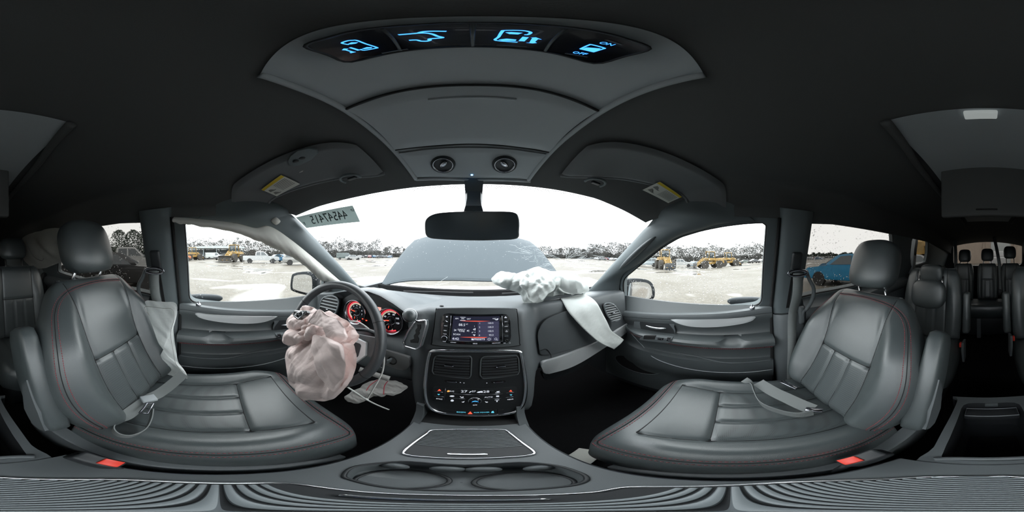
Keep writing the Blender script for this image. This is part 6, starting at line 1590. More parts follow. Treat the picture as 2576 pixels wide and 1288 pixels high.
# zip tie through the wheel and key
zt = thing('zip_tie', 'long white cable tie looped between steering wheel and ignition key', 'cable tie', atR(955, 1010, 0.42))
loop_ = [atR(*zi(*q), r) for q, r in (((655, 30), 0.50), ((690, 120), 0.485), ((720, 260), 0.475), ((715, 400), 0.465), ((685, 530), 0.455), ((610, 680), 0.445), ((520, 830), 0.435), ((425, 985), 0.43))]
mk('tie_strap', *ribbon(spl(loop_, 6), (1, 0.3, 0), 0.0048, 0.0008), MAT['zip'], zt)
loop_ = [atR(*zi(*q), r) for q, r in (((60, 745), 0.40), ((250, 870), 0.415), ((425, 985), 0.428), ((600, 1075), 0.43), ((805, 1158), 0.43))]
mk('tie_tail', *ribbon(spl(loop_, 5), (0, 0.3, 1), 0.0048, 0.0008), MAT['zip'], zt)
mk('tie_head', *rbox(atR(*zi(425, 983), 0.426), (0.010, 0.007, 0.007), 0.0015, 2), MAT['zip'], zt)
loop_ = [atR(880, 808, 0.50), atR(897, 809, 0.505), atR(912, 816, 0.51), atR(928, 828, 0.51)]
mk('tie_strap', *ribbon(spl(loop_, 5), (0, 0.2, 1), 0.0048, 0.0008), MAT['zip'], zt)

# auction number sticker on the glass (read from outside)
st_ = [ws(*q) for q in ((740, 545), (887, 516), (907, 558), (771, 575))]
ctr = sum(st_, V()) / 4; ctr = ctr - V((0, 0.012, 0.006))
exs = ((st_[1] - st_[0]) + (st_[2] - st_[3])).normalized(); eys = ((st_[0] - st_[3]) + (st_[1] - st_[2])).normalized()
Fst = Fr(ctr, exs, eys)
qs = [Fst.px(*q) for q in ((744, 547), (887, 517), (906, 558), (771, 574))]
sk = mk('number_sticker', *prism(Fst.pts(qs), Fst.ez * -0.0006), MAT['paper_t'], None, False)
tag(sk, 'pale sticker on the windscreen printed 44547415F, seen from behind', 'sticker')
wS = (qs[1][0] - qs[0][0]); hS = abs(qs[0][1] - qs[3][1])
cx = sum(a for a, b in qs) / 4; cy = sum(b for a, b in qs) / 4
mk('sticker_number', *textvf('44547415', hS * 0.95, Fst, cx + wS * 0.02, cy + hS * 0.02, 0.0008, mirror=True, xs=wS * 0.74 / (hS * 0.95 * 0.57 * 8)), MAT['ink_g'], sk, False)
mk('sticker_letter', *textvf('F', hS * 0.36, Fst, cx - wS * 0.44, cy - hS * 0.12, 0.0008, mirror=True), MAT['ink_g'], sk, False)
mk('sticker_letter', *textvf('SP', hS * 0.26, Fst, cx + wS * 0.44, cy + hS * 0.30, 0.0008, mirror=True), MAT['ink_g'], sk, False)
# cracks in the passenger side of the windscreen
rnd = random.Random(5); ck = MB()
def wsp(px, py): return ws(px, py) - V((0, 0.003, 0.001))
for cx_, cy_, n, R in ((1420, 655, 26, 75), (1345, 640, 22, 60), (1480, 640, 16, 50)):
    for k in range(n):
        a = rnd.uniform(0, 2 * pi); r0 = rnd.uniform(2, 14); r1 = r0 + rnd.uniform(0.3, 1) * R
        pts = []
        for i in range(7):
            r = r0 + (r1 - r0) * i / 6; aa = a + rnd.uniform(-0.06, 0.06)
            pts.append(wsp(cx_ + r * cos(aa) * 1.4, cy_ + r * sin(aa) * 0.55))
        ck.add(tube(pts, rnd.uniform(0.00016, 0.0004), 4))
    for k in range(9):
        r = rnd.uniform(10, R * 0.8); a = rnd.uniform(0, 2 * pi); s_ = rnd.uniform(0.3, 1.2)
        ck.add(tube([wsp(cx_ + r * cos(a + s_ * i / 8) * 1.4, cy_ + r * sin(a + s_ * i / 8) * 0.55) for i in range(9)], 0.00022, 4))
ck.add(tube([wsp(1092, 722), wsp(1110, 706), wsp(1126, 696)], 0.0007, 4)); ck.add(tube([wsp(1060, 722), wsp(1100, 716), wsp(1130, 710)], 0.0005, 4))
tag(ck.build('cracks', MAT['crack'], wnd), kind='stuff')
# rain drops on the glass
def drops(fr_pt, outline, n, name, parent, rmin, rmax, seed, side):
    rnd = random.Random(seed); mb = MB()
    us = [a for a, b in outline]; vs_ = [b for a, b in outline]
    k = 0; tries = 0
    while k < n and tries < n * 6:
        tries += 1
        u = rnd.uniform(min(us), max(us)); v = rnd.uniform(min(vs_), max(vs_))
        if noise.noise(V((u * 6 + seed, v * 8, 0))) < -0.12 + rnd.uniform(-0.25, 0.25): continue
        ins = False; m = len(outline)
        for i in range(m):
            (x0, y0), (x1, y1) = outline[i], outline[(i + 1) % m]
            if (y0 > v) != (y1 > v) and u < (x1 - x0) * (v - y0) / (y1 - y0) + x0: ins = not ins
        if not ins: continue
        r = rnd.uniform(rmin, rmax) * (0.6 + 0.8 * rnd.random() ** 3)
        M = side.M()
        mb.add(ell(side.p(u, v, -0.0305), (r, r * rnd.uniform(0.9, 1.5), r * 0.5), 6, 4, M)); k += 1
    return tag(mb.build(name, MAT['drop'], parent, True, None), kind='stuff')
WN = {o.name: o for o in bpy.data.objects if o.name.startswith('window_')}
drops(None, W_FRONT, 1500, 'rain_drops', WN['window_1'], 0.0009, 0.0022, 1, FR)
drops(None, W_SLIDE, 900, 'rain_drops', WN['window_2'], 0.0010, 0.0028, 2, FR)
drops(None, flip(W_FRONT), 1100, 'rain_drops', WN['window_4'], 0.0008, 0.0019, 3, FL)
drops(None, flip(W_SLIDE), 900, 'rain_drops', WN['window_5'], 0.0010, 0.0028, 4, FL)
rnd = random.Random(9); mb = MB()
for k in range(800):
    u, v = rnd.random(), rnd.uniform(0.1, 1) 
    p = wsf(u, v) + V((0, 0.003, 0.001)); r = rnd.uniform(0.0005, 0.0013)
    mb.add(ell(p, (r, r * 0.6, r), 6, 4))
tag(mb.build('rain_drops', MAT['drop'], wnd, True, None), kind='stuff')
# small papers on the passenger floor
pp = onZ(1465, 1150, -0.90); o = mk('door_jamb_card', *rbox(pp, (0.10, 0.06, 0.004), 0.001, 1, Matrix.Rotation(0.5, 3, 'Z')), MAT['paper'], None); tag(o, 'small printed card lying on the passenger floor beside the console', 'card')
# ================================================================== outside
def zg(x, y):
    r = sqrt(x * x + y * y)
    az = math.degrees(atan2(x, y))
    s = 0.030 * exp(-((az - 78) / 26.0) ** 2)
    return ZG - s * max(0.0, r - 1.5)
rad = [0.0, 0.8, 1.5, 2.5, 4, 6, 9, 13, 20, 30, 45, 70, 110, 180, 320, 700]
vs = [V((0, 0, ZG))]; fs = []; NA = 96
for r in rad[1:]:
    for k in range(NA):
        a = 2 * pi * k / NA; x, y = r * sin(a), r * cos(a); vs.append(V((x, y, zg(x, y))))
for k in range(NA): fs.append([0, 1 + k, 1 + (k + 1) % NA])
for j in range(len(rad) - 2):
    for k in range(NA):
        a = 1 + j * NA + k; b = 1 + j * NA + (k + 1) % NA; fs.append([a, b, b + NA, a + NA])
def ground_mat():
    m = bpy.data.materials.new('wet_gravel'); m.use_nodes = True; nt = m.node_tree; b = nt.nodes['Principled BSDF']; L = nt.links.new
    tc = nt.nodes.new('ShaderNodeTexCoord')
    n1 = nt.nodes.new('ShaderNodeTexNoise'); n1.inputs['Scale'].default_value = 0.35; n1.inputs['Detail'].default_value = 9; n1.inputs['Roughness'].default_value = 0.7
    n2 = nt.nodes.new('ShaderNodeTexNoise'); n2.inputs['Scale'].default_value = 9; n2.inputs['Detail'].default_value = 8
    n3 = nt.nodes.new('ShaderNodeTexNoise'); n3.inputs['Scale'].default_value = 0.22; n3.inputs['Detail'].default_value = 3; n3.inputs['Distortion'].default_value = 0.6
    for n in (n1, n2, n3): L(tc.outputs['Object'], n.inputs['Vector'])
    r1 = nt.nodes.new('ShaderNodeValToRGB'); r1.color_ramp.elements[0].position = 0.34; r1.color_ramp.elements[1].position = 0.66
    r1.color_ramp.elements[0].color = (0.105, 0.094, 0.076, 1); r1.color_ramp.elements[1].color = (0.150, 0.140, 0.124, 1)
    mx = nt.nodes.new('ShaderNodeMix'); mx.data_type = 'RGBA'; mx.blend_type = 'OVERLAY'; mx.inputs[0].default_value = 0.45
    r2 = nt.nodes.new('ShaderNodeValToRGB'); r2.color_ramp.elements[0].position = 0.30; r2.color_ramp.elements[1].position = 0.7
    r2.color_ramp.elements[0].color = (0.28, 0.28, 0.28, 1); r2.color_ramp.elements[1].color = (0.72, 0.72, 0.72, 1)
    L(n1.outputs['Fac'], r1.inputs['Fac']); L(n2.outputs['Fac'], r2.inputs['Fac']); L(r1.outputs['Color'], mx.inputs[6]); L(r2.outputs['Color'], mx.inputs[7])
    L(mx.outputs[2], b.inputs['Base Color'])
    rr_ = nt.nodes.new('ShaderNodeMapRange'); rr_.inputs['From Min'].default_value = 0.57; rr_.inputs['From Max'].default_value = 0.62; rr_.inputs['To Min'].default_value = 0.55; rr_.inputs['To Max'].default_value = 0.04
    L(n3.outputs['Fac'], rr_.inputs['Value']); L(rr_.outputs[0], b.inputs['Roughness'])
    sp = nt.nodes.new('ShaderNodeMapRange'); sp.inputs['From Min'].default_value = 0.57; sp.inputs['From Max'].default_value = 0.62; sp.inputs['To Min'].default_value = 0.06; sp.inputs['To Max'].default_value = 0.5
    L(n3.outputs['Fac'], sp.inputs['Value']); L(sp.outputs[0], b.inputs['Specular IOR Level'])
    bp = nt.nodes.new('ShaderNodeBump'); bp.inputs['Strength'].default_value = 0.5; bp.inputs['Distance'].default_value = 0.02
    fl = nt.nodes.new('ShaderNodeMapRange'); fl.inputs['From Min'].default_value = 0.57; fl.inputs['From Max'].default_value = 0.62; fl.inputs['To Min'].default_value = 0.5; fl.inputs['To Max'].default_value = 0.0
    L(n3.outputs['Fac'], fl.inputs['Value']); L(fl.outputs[0], bp.inputs['Strength'])
    L(n2.outputs['Fac'], bp.inputs['Height']); L(bp.outputs['Normal'], b.inputs['Normal'])
    return m
gr = mk('ground', vs, fs, ground_mat(), None); tag(gr, 'wet pale gravel yard around the van', 'ground', kind='structure')

# --- buckled bonnet
def hood(u, v):
    s = 2 * u - 1
    A = V((s * 0.80 + XC, 1.22 + 0.10 * (1 - s * s), -0.285 + 0.085 * (1 - s ** 4)))
    T = V((s * 0.70 - 0.04, 1.95 - 0.05 * s * s, 0.285 - 0.09 * abs(s) ** 2.2))
    p = A.lerp(T, v); p += V((0, 0.06, 0.10)) * (0.9 * sin(pi * v) * (1 - 0.35 * s * s))
    p.z += 0.010 * noise.noise(V((s * 2.2, v * 2.5, 1.0)))
    return p
hd = thing('bonnet', 'buckled blue-grey bonnet tented up in front of the windscreen', 'bonnet', (0, 1.5, -0.3))
o = mk('bonnet_skin', *gridf(hood, 48, 40), MAT['hood'], hd); md = o.modifiers.new('thick', 'SOLIDIFY'); md.thickness = 0.012; md.offset = -1
mk('bonnet_edge', *tube([hood(i / 40, 0.0) for i in range(41)], 0.008, 8), MAT['hood'], hd)
o = mk('bonnet_nose', *gridf(lambda u, v: V(((2 * u - 1) * (0.70 - 0.05 * v) - 0.04, 1.95 + 0.5 * v, hood(u, 1.0).z - 0.22 * v * v)), 20, 10), MAT['hood'], hd)
# fenders, cowl and wipers
cw = mk('cowl', *gridf(lambda u, v: V((XC - 0.72 + 1.44 * u, wsf(u, 1.0).y + 0.02 + 0.07 * v - 0.0, wsf(u, 1.0).z - 0.03 - 0.03 * v)), 30, 5), MAT['plastic_d'], None)
tag(cw, 'black plastic cowl at the foot of the windscreen', 'cowl')
for sg in (-1, 1):
    o = mk('fender', *gridf(lambda u, v: V((XC + sg * (0.78 + 0.12 * v - 0.10 * u * u), 0.95 + 1.1 * u, -0.36 - 0.10 * u - 0.5 * v * v)), 16, 12), MAT['paint'], None)
    tag(o, 'dark painted front fender on the %s side outside the glass' % ('passenger' if sg > 0 else 'driver'), 'fender')
for a, b, l in (((1010, 735), (1190, 739), 'driver'), ((1265, 741), (1430, 733), 'passenger')):
    P0, P1 = ws(*a), ws(*b); o = mk('wiper', *tube([P0 + V((0, 0.03, 0.0)), P0.lerp(P1, 0.5) + V((0, 0.035, 0.006)), P1 + V((0, 0.03, 0.0))], 0.006, 6), MAT['rubber'], None)
    tag(o, 'black wiper blade parked on the %s side of the windscreen foot' % l, 'wiper')

# --- vehicles
def place(px, dist):
    az = (px - CX) * 2 * pi / IMW; x, y = dist * sin(az), dist * cos(az)
    return V((x, y, zg(x, y)))
SHAPES = {
 'pickup': dict(L=5.9, W=1.95, body=[(-2.9, 0.55), (-2.95, 1.20), (-0.95, 1.22), (1.05, 1.16), (2.55, 1.10), (2.9, 0.95), (2.95, 0.5), (-2.9, 0.45)], cab=[(-0.98, 1.2), (-0.85, 1.86), (-0.6, 1.93), (0.45, 1.92), (1.25, 1.16)], win=[[(-0.80, 1.28), (-0.72, 1.78), (-0.12, 1.80), (-0.12, 1.28)], [(-0.02, 1.28), (-0.02, 1.80), (0.45, 1.78), (0.92, 1.28)]], wh=(-1.85, 1.85), wr=0.40),
 'sedan': dict(L=4.7, W=1.8, body=[(-2.3, 0.45), (-2.35, 0.85), (-1.7, 0.98), (0.9, 0.95), (2.0, 0.82), (2.32, 0.62), (2.3, 0.3), (-2.25, 0.3)], cab=[(-1.65, 0.95), (-0.9, 1.40), (0.0, 1.46), (0.5, 1.40), (1.15, 0.94)], win=[[(-1.30, 1.0), (-0.85, 1.33), (-0.25, 1.38), (-0.25, 1.0)], [(-0.15, 1.0), (-0.15, 1.38), (0.35, 1.34), (0.85, 0.98)]], wh=(-1.4, 1.42), wr=0.33),
 'suv': dict(L=4.7, W=1.85, body=[(-2.3, 0.5), (-2.35, 1.0), (0.9, 1.05), (2.1, 0.95), (2.32, 0.75), (2.3, 0.38), (-2.25, 0.38)], cab=[(-2.25, 1.0), (-2.0, 1.62), (-0.5, 1.70), (0.3, 1.64), (1.15, 1.03)], win=[[(-1.95, 1.10), (-1.80, 1.55), (-1.05, 1.60), (-1.05, 1.10)], [(-0.95, 1.10), (-0.95, 1.60), (-0.1, 1.60), (-0.1, 1.10)], [(0.0, 1.10), (0.0, 1.59), (0.3, 1.55), (0.85, 1.08)]], wh=(-1.4, 1.42), wr=0.37),
 'van': dict(L=5.4, W=1.95, body=[(-2.65, 0.5), (-2.7, 1.2), (1.3, 1.2), (2.3, 1.05), (2.65, 0.85), (2.65, 0.4), (-2.6, 0.4)], cab=[(-2.68, 1.15), (-2.62, 2.0), (-2.3, 2.08), (0.8, 2.08), (1.05, 2.0), (1.75, 1.15)], win=[[(0.2, 1.25), (0.2, 1.85), (0.85, 1.85), (1.35, 1.25)]], wh=(-1.6, 1.75), wr=0.36),
}
MAT['tyre'] = M_('tyre_rubber', (0.02, 0.02, 0.02), 0.9); MAT['autoglass'] = M_('car_glass', (0.03, 0.04, 0.045), 0.08, coat=0.3); MAT['alloy'] = M_('alloy_wheel', (0.45, 0.46, 0.47), 0.35, 0.8)
PAINTS = {}
def paint(c):
    if c not in PAINTS: PAINTS[c] = M_('car_paint_%d' % len(PAINTS), c, 0.3, coat=0.5)
    return PAINTS[c]
MESHC = {}
def lmesh(key, vf, mat, smooth=True, auto=35):
    k = (key, mat.name)
    if k not in MESHC:
        me = bpy.data.meshes.new(key); me.from_pydata([tuple(v) for v in vf()[0]], [], vf()[1]); me.validate(); me.materials.append(mat)
        bm = bmesh.new(); bm.from_mesh(me); bmesh.ops.recalc_face_normals(bm, faces=bm.faces); bm.to_mesh(me); bm.free()
        if smooth: me.shade_smooth(); me.set_sharp_from_angle(angle=radians(auto))
        MESHC[k] = me
    return MESHC[k]
def lpart(name, me, parent, loc=(0, 0, 0)):
    o = bpy.data.objects.new(name, me); COL.objects.link(o); o.parent = parent; o.location = loc; return o
def tumble(vf, z0, k, W):
    vs, fs = vf
    return [V((v.x, v.y * (1 - k * max(0, v.z - z0)), v.z)) for v in vs], fs
def vehicle(kind, col, loc, heading, label, cat='car', group=None, full=True, dirt=None):
    col = tuple(c * 0.42 for c in col)
    s = SHAPES[kind]; W = s['W']
    t = thing({'pickup': 'pickup_truck', 'sedan': 'parked_sedan', 'suv': 'parked_suv', 'van': 'cargo_van'}[kind], label, cat, loc, group)
    t.rotation_euler.z = heading
    p = paint(col)
    bo = [(x, z) for x, z in s['body']]
    lpart('body', lmesh(kind + '_body', lambda: prism([V((x, -W / 2, z)) for x, z in soften(bo, 3)], (0, W, 0), 0.06, 3, True), p), t)
    lpart('cabin', lmesh(kind + '_cab', lambda: tumble(prism([V((x, -W * 0.46, z)) for x, z in soften(s['cab'], 3)], (0, W * 0.92, 0), 0.05, 3, True), 1.0, 0.14, W), p), t)
    for i, w in enumerate(s['win']):
        for sg in (-1, 1):
            if sg < 0 and not full: continue
            lpart('window', lmesh('%s_win%d_%d' % (kind, i, sg), lambda: tumble(prism([V((x, sg * (W * 0.46 - 0.03), z)) for x, z in w], (0, sg * 0.045, 0)), 1.0, 0.14, W), MAT['autoglass'], False), t)
    fx = s['cab'][-1]; tx = s['cab'][-2]
    q = [V((fx[0] - 0.04, -W * 0.40, fx[1] + 0.06)), V((fx[0] - 0.04, W * 0.40, fx[1] + 0.06)), V((tx[0] + 0.02, W * 0.34, tx[1] - 0.05)), V((tx[0] + 0.02, -W * 0.34, tx[1] - 0.05))]
    lpart('windscreen', lmesh(kind + '_ws', lambda: prism(q, (0.05, 0, 0.04)), MAT['autoglass'], False), t)
    for x in s['wh']:
        for sg in (-1, 1):
            wl = lpart('wheel', lmesh(kind + '_tyre', lambda: lathe([(s['wr'] * 0.62, -0.10), (s['wr'] * 0.95, -0.11), (s['wr'], -0.08), (s['wr'], 0.08), (s['wr'] * 0.95, 0.11), (s['wr'] * 0.62, 0.10)], 24, (0, 0, 0), (0, 1, 0)), MAT['tyre']), t, (x, sg * (W / 2 - 0.09), s['wr']))
            lpart('wheel_hub', lmesh(kind + '_hub', lambda: lathe([(0, -0.08), (s['wr'] * 0.3, -0.09), (s['wr'] * 0.63, -0.06), (s['wr'] * 0.63, 0.06), (s['wr'] * 0.3, 0.09), (0, 0.08)], 10, (0, 0, 0), (0, 1, 0)), MAT['alloy'], True, 20), wl)
    if full:
        fb = s['body'][4]
        for sg in (-1, 1):
            lpart('headlamp', lmesh(kind + '_lamp', lambda: rbox((0, 0, 0), (0.16, 0.34, 0.14), 0.03), MAT['lamp']), t, (fb[0] - 0.02, sg * W * 0.36, fb[1] - 0.10))
        lpart('grille', lmesh(kind + '_grille', lambda: rbox((0, 0, 0), (0.08, W * 0.45, 0.22), 0.03), MAT['plastic_d']), t, (s['body'][5][0] - 0.0, 0, s['body'][5][1] - 0.08))
    return t
MAT['lamp'] = M_('head_lamp', (0.6, 0.62, 0.64), 0.15, coat=0.6)
def hd_(px, off=0.0): return -((px - CX) * 2 * pi / IMW) + off       # broadside to the viewer
# driver side
vehicle('pickup', (0.72, 0.74, 0.75), place(657, 27), hd_(657), 'white crew-cab pickup truck parked beside the yellow loader', 'truck')
vehicle('sedan', (0.04, 0.20, 0.38), place(711, 31), hd_(711, -0.7), 'blue car nose-on beyond the white pickup', 'car')
vehicle('sedan', (0.50, 0.52, 0.53), place(700, 40), hd_(700, 0.4), 'white sedan half hidden behind the blue car', 'car')
vehicle('suv', (0.42, 0.42, 0.40), place(754, 22), hd_(754, 0.15), 'silver SUV parked under the torn curtain airbag', 'car')
vehicle('van', (0.65, 0.68, 0.66), place(538, 51), hd_(538, 0.2), 'white delivery van standing under the open shed', 'van')
vehicle('sedan', (0.05, 0.055, 0.06), place(560, 44), hd_(560, 0.5), 'black wrecked car parked in front of the shed', 'car')
vehicle('suv', (0.10, 0.11, 0.11), place(504, 57), hd_(504, -0.3), 'dark wrecked SUV under the shed roof', 'car')
# behind the driver
vehicle('sedan', (0.022, 0.024, 0.027), place(268, 6.6), hd_(268, 0.05), 'black sedan parked close beside the driver side sliding door', 'car')
vehicle('pickup', (0.70, 0.71, 0.70), place(322, 12.6), hd_(322, 0.05), 'white pickup truck standing behind the black sedan', 'truck')
# passenger side
vehicle('sedan', (0.45, 0.05, 0.04), place(1598, 38), hd_(1598, 0.5), 'red car at the end of the row beside the windscreen pillar', 'car')
vehicle('suv', (0.50, 0.58, 0.62), place(1626, 31.5), hd_(1626, pi), 'pale blue SUV parked in front of the red car', 'car')
vehicle('pickup', (0.70, 0.71, 0.70), place(1712, 38), hd_(1712), 'white pickup truck parked between the yellow loaders', 'truck')
vehicle('sedan', (0.06, 0.25, 0.42), place(1748, 46), hd_(1748, 0.9), 'blue car tucked behind the white pickup, far row', 'car')
for i, (px, d, c, l) in enumerate(((1852, 60, (0.05, 0.06, 0.06), 'dark sedan just behind the last yellow loader'), (1875, 67, (0.30, 0.34, 0.30), 'grey-green sedan in the far row, passenger side'), (1898, 60, (0.06, 0.06, 0.06), 'black sedan in the far row by the window edge'), (1918, 68, (0.55, 0.57, 0.56), 'white sedan in the far row by the window edge'))):
    vehicle('sedan', c, place(px, d), hd_(px, 0.3 * i), l, 'car', 'far row of parked cars')
# behind the passenger
vehicle('sedan', (0.02, 0.36, 0.68), place(2150, 7.6), hd_(2150, pi - 0.35), 'bright blue sedan parked near the passenger sliding window', 'car')
vehicle('sedan', (0.03, 0.17, 0.32), place(2140, 12.5), hd_(2140, pi - 0.3), 'darker blue sedan parked behind the bright blue one', 'car')
vehicle('sedan', (0.62, 0.62, 0.62), place(2290, 10.5), hd_(2290, 0.4), 'white sedan seen through the rear quarter window', 'car')
vehicle('pickup', (0.68, 0.69, 0.70), place(2511, 21), hd_(2511, pi / 2), 'white pickup seen through the tailgate window', 'truck')
# ahead, beyond the bonnet
vehicle('sedan', (0.60, 0.61, 0.60), place(888, 48), hd_(888, 0.2), 'white sedan far ahead on the driver side', 'car')
vehicle('van', (0.05, 0.09, 0.08), place(868, 50), hd_(868, 0.1), 'dark green van far ahead on the driver side', 'van')
far_c = ((0.6, 0.6, 0.6), (0.08, 0.08, 0.09), (0.3, 0.32, 0.33), (0.25, 0.05, 0.05), (0.1, 0.2, 0.35))
for k in range(26):
    px = 905 + k * 8.5 if k < 10 else (1500 + (k - 10) * 8 if k < 18 else 2005 + (k - 18) * 9)
    vehicle('sedan', far_c[k % 5], place(px, 85 + 5 * (k % 3)), hd_(px, 0.5 * k), 'small %s car in the distant parked row at the edge of the yard' % ('white', 'black', 'grey', 'dark red', 'blue')[k % 5], 'car', 'distant parked row', full=False)

# --- machines
MAT['cat'] = M_('machine_yellow', (0.28, 0.165, 0.035), 0.7, var=(1.5, (0.16, 0.11, 0.045))); MAT['orange'] = M_('machine_orange', (0.40, 0.11, 0.03), 0.5); MAT['mud'] = M_('muddy_tyre', (0.035, 0.031, 0.026), 0.95)
def loader(loc, heading, label, s=1.0, mat='cat', tool='bucket', name='wheel_loader'):
    t = thing(name, label, 'loader', loc); t.rotation_euler.z = heading; t.scale = (s, s, s)
    m = MAT[mat]
    def P(nm, vf, mt, loc=(0, 0, 0), par=None, key=None): return lpart(nm, lmesh(key or ('ld_' + nm), lambda: vf, mt), par or t, loc)
    P('engine_hood', prism([V((x, -0.75, z)) for x, z in ((-2.9, 1.0), (-2.9, 1.75), (-2.6, 1.95), (-1.0, 2.0), (-0.8, 1.6), (-0.8, 1.0))], (0, 1.5, 0), 0.08, 2, True), m)
    P('frame', rbox((0.2, 0, 1.05), (4.4, 0.9, 0.5), 0.06), m)
    P('fender', rbox((-1.6, 0, 1.52), (1.7, 2.3, 0.10), 0.04), m, key='ld_f1')
    P('tool_frame', rbox((1.4, 0, 1.35), (1.1, 0.8, 0.9), 0.08), m)
    P('cab_roof', rbox((-0.1, 0, 3.20), (1.5, 1.55, 0.14), 0.05), m)
    P('cab_floor', rbox((-0.1, 0, 1.75), (1.5, 1.4, 0.5), 0.05), m)
    for a in (-0.7, 0.55):
        for b in (-0.68, 0.68): P('cab_post', rbox((0, 0, 0), (0.10, 0.10, 1.25), 0.02), m, (a, b, 2.58), key='ld_post')
    P('cab_glass', rbox((-0.08, 0, 2.55), (1.18, 1.28, 1.15), 0.03), MAT['autoglass'])
    P('exhaust', tube([V((-1.7, 0.3, 1.9)), V((-1.7, 0.3, 2.75))], 0.07, 8), MAT['plastic_d'])
    for x in (-1.55, 1.55):
        for b in (-1.0, 1.0):
            w = P('wheel', lathe([(0.42, -0.26), (0.70, -0.30), (0.78, -0.22), (0.78, 0.22), (0.70, 0.30), (0.42, 0.26)], 24, (0, 0, 0), (0, 1, 0)), MAT['mud'], (x, b, 0.78), key='ld_tyre')
            P('wheel_hub', lathe([(0, -0.18), (0.42, -0.20), (0.42, 0.20), (0, 0.18)], 16, (0, 0, 0), (0, 1, 0)), m, (0, 0, 0), w, key='ld_hub')
    for b in (-0.45, 0.45):
        P('lift_arm', prism([V((x, -0.08, z)) for x, z in ((1.0, 1.9), (1.3, 2.1), (2.7, 1.0), (3.3, 0.45), (3.2, 0.25), (2.5, 0.75), (1.2, 1.6))], (0, 0.16, 0), 0.02), m, (0, b, 0), key='ld_arm')
    if tool == 'bucket':
        P('bucket', loft([[V((x, y, z)) for x, z in ((3.2, 0.1), (4.2, 0.08), (4.25, 0.14), (3.3, 0.25), (3.15, 0.9), (3.35, 1.15), (3.25, 1.2), (3.0, 0.9))] for y in (-1.3, 1.3)]), MAT['mud'])
    else:
        for b in (-0.45, 0.45): P('fork', rbox((0, 0, 0), (1.5, 0.16, 0.08), 0.02), MAT['plastic_d'], (3.9, b, 0.10), key='ld_fork')
        P('fork_carriage', rbox((3.2, 0, 0.6), (0.12, 1.5, 1.0), 0.03), MAT['plastic_d'])
    return t
loader(place(588, 31), hd_(588, pi / 2 - 0.5 + pi), 'muddy yellow wheel loader parked beside the white pickup', 1.0)
loader(place(485, 42), hd_(485, 0.6), 'yellow wheel loader at the left end of the shed', 1.0, tool='fork')
loader(place(1672, 26), hd_(1672, pi / 2 + 0.25 + pi), 'yellow forklift loader facing the passenger window with its forks lowered', 0.95, tool='fork')
loader(place(1786, 32), hd_(1788, pi + 0.5), 'yellow wheel loader in the middle of the passenger window', 1.0, tool='fork')
loader(place(1832, 41), hd_(1828, 0.4), 'yellow wheel loader right of the other two, passenger side', 1.05, tool='fork')
loader(place(460, 35), hd_(460, pi), 'small orange tractor at the rear edge of the driver window', 0.60, 'orange', 'fork', 'compact_tractor')
loader(place(2322, 19), hd_(2322, 1.3), 'tall yellow machine filling the rear quarter window', 1.5, 'yellowm' if 'yellowm' in MAT else 'cat')

# --- shed, fences, warehouse
sd = thing('open_shed', 'long open-sided shed with pale metal roof behind the loaders', 'shed', place(545, 60))
c = place(545, 60); sd.rotation_euler.z = hd_(545)
me = lambda k, vf, mt: lmesh(k, lambda: vf, mt, True, 30)
MAT['roofw'] = M_('pale_roof_sheet', (0.30, 0.32, 0.32), 0.6); MAT['tan'] = M_('tan_cladding', (0.30, 0.245, 0.20), 0.8, bump=('wave', 3, 0.5, 0.03))
lpart('roof', me('shed_roof', prism([V((x, -5, z)) for x, z in ((-9.5, 3.6), (9.5, 3.6), (9.5, 4.1), (0, 4.5), (-9.5, 4.1))], (0, 10, 0)), MAT['roofw']), sd)
for x in (-9, -4.5, 0, 4.5, 9):
    for y in (-4.5, 4.5): lpart('post', me('shed_post', rbox((0, 0, 1.8), (0.25, 0.25, 3.6), 0.02), MAT['pillar']), sd, (x, y, 0))
lpart('shed_cladding', me('shed_wall', rbox((0, 4.7, 1.7), (19, 0.15, 3.4), 0), MAT['plastic']), sd)
wh = thing('warehouse', 'large tan warehouse behind the tailgate window', 'building', place(2475, 29)); wh.rotation_euler.z = hd_(2475)
lpart('wall', me('wh_wall', rbox((0, 0, 4), (19, 0.3, 8), 0), MAT['tan']), wh)
for x in (-5.5, 0, 5.5): lpart('wall_rib', me('wh_rib', rbox((0, -0.25, 4), (0.3, 0.3, 8), 0), MAT['tan']), wh, (x, 0, 0))
lpart('roof_edge', me('wh_roof', rbox((0, -0.1, 8.1), (19.4, 0.6, 0.3), 0.05), MAT['roofw']), wh)
lpart('loading_door', me('wh_door', rbox((0, -0.2, 2), (3.5, 0.12, 4), 0.02), MAT['roofw']), wh, (3, 0, 0))
wh2 = thing('metal_building', 'pale flat-roofed building beyond the rear quarter window', 'building', place(2318, 40)); wh2.rotation_euler.z = hd_(2318)
lpart('wall', me('wh2_wall', rbox((0, 0, 2.6), (12, 0.3, 5.2), 0), MAT['roofw']), wh2)
lpart('roof', me('wh2_roof', rbox((0, -0.6, 5.4), (12.6, 2, 0.3), 0.05), MAT['pillar']), wh2)
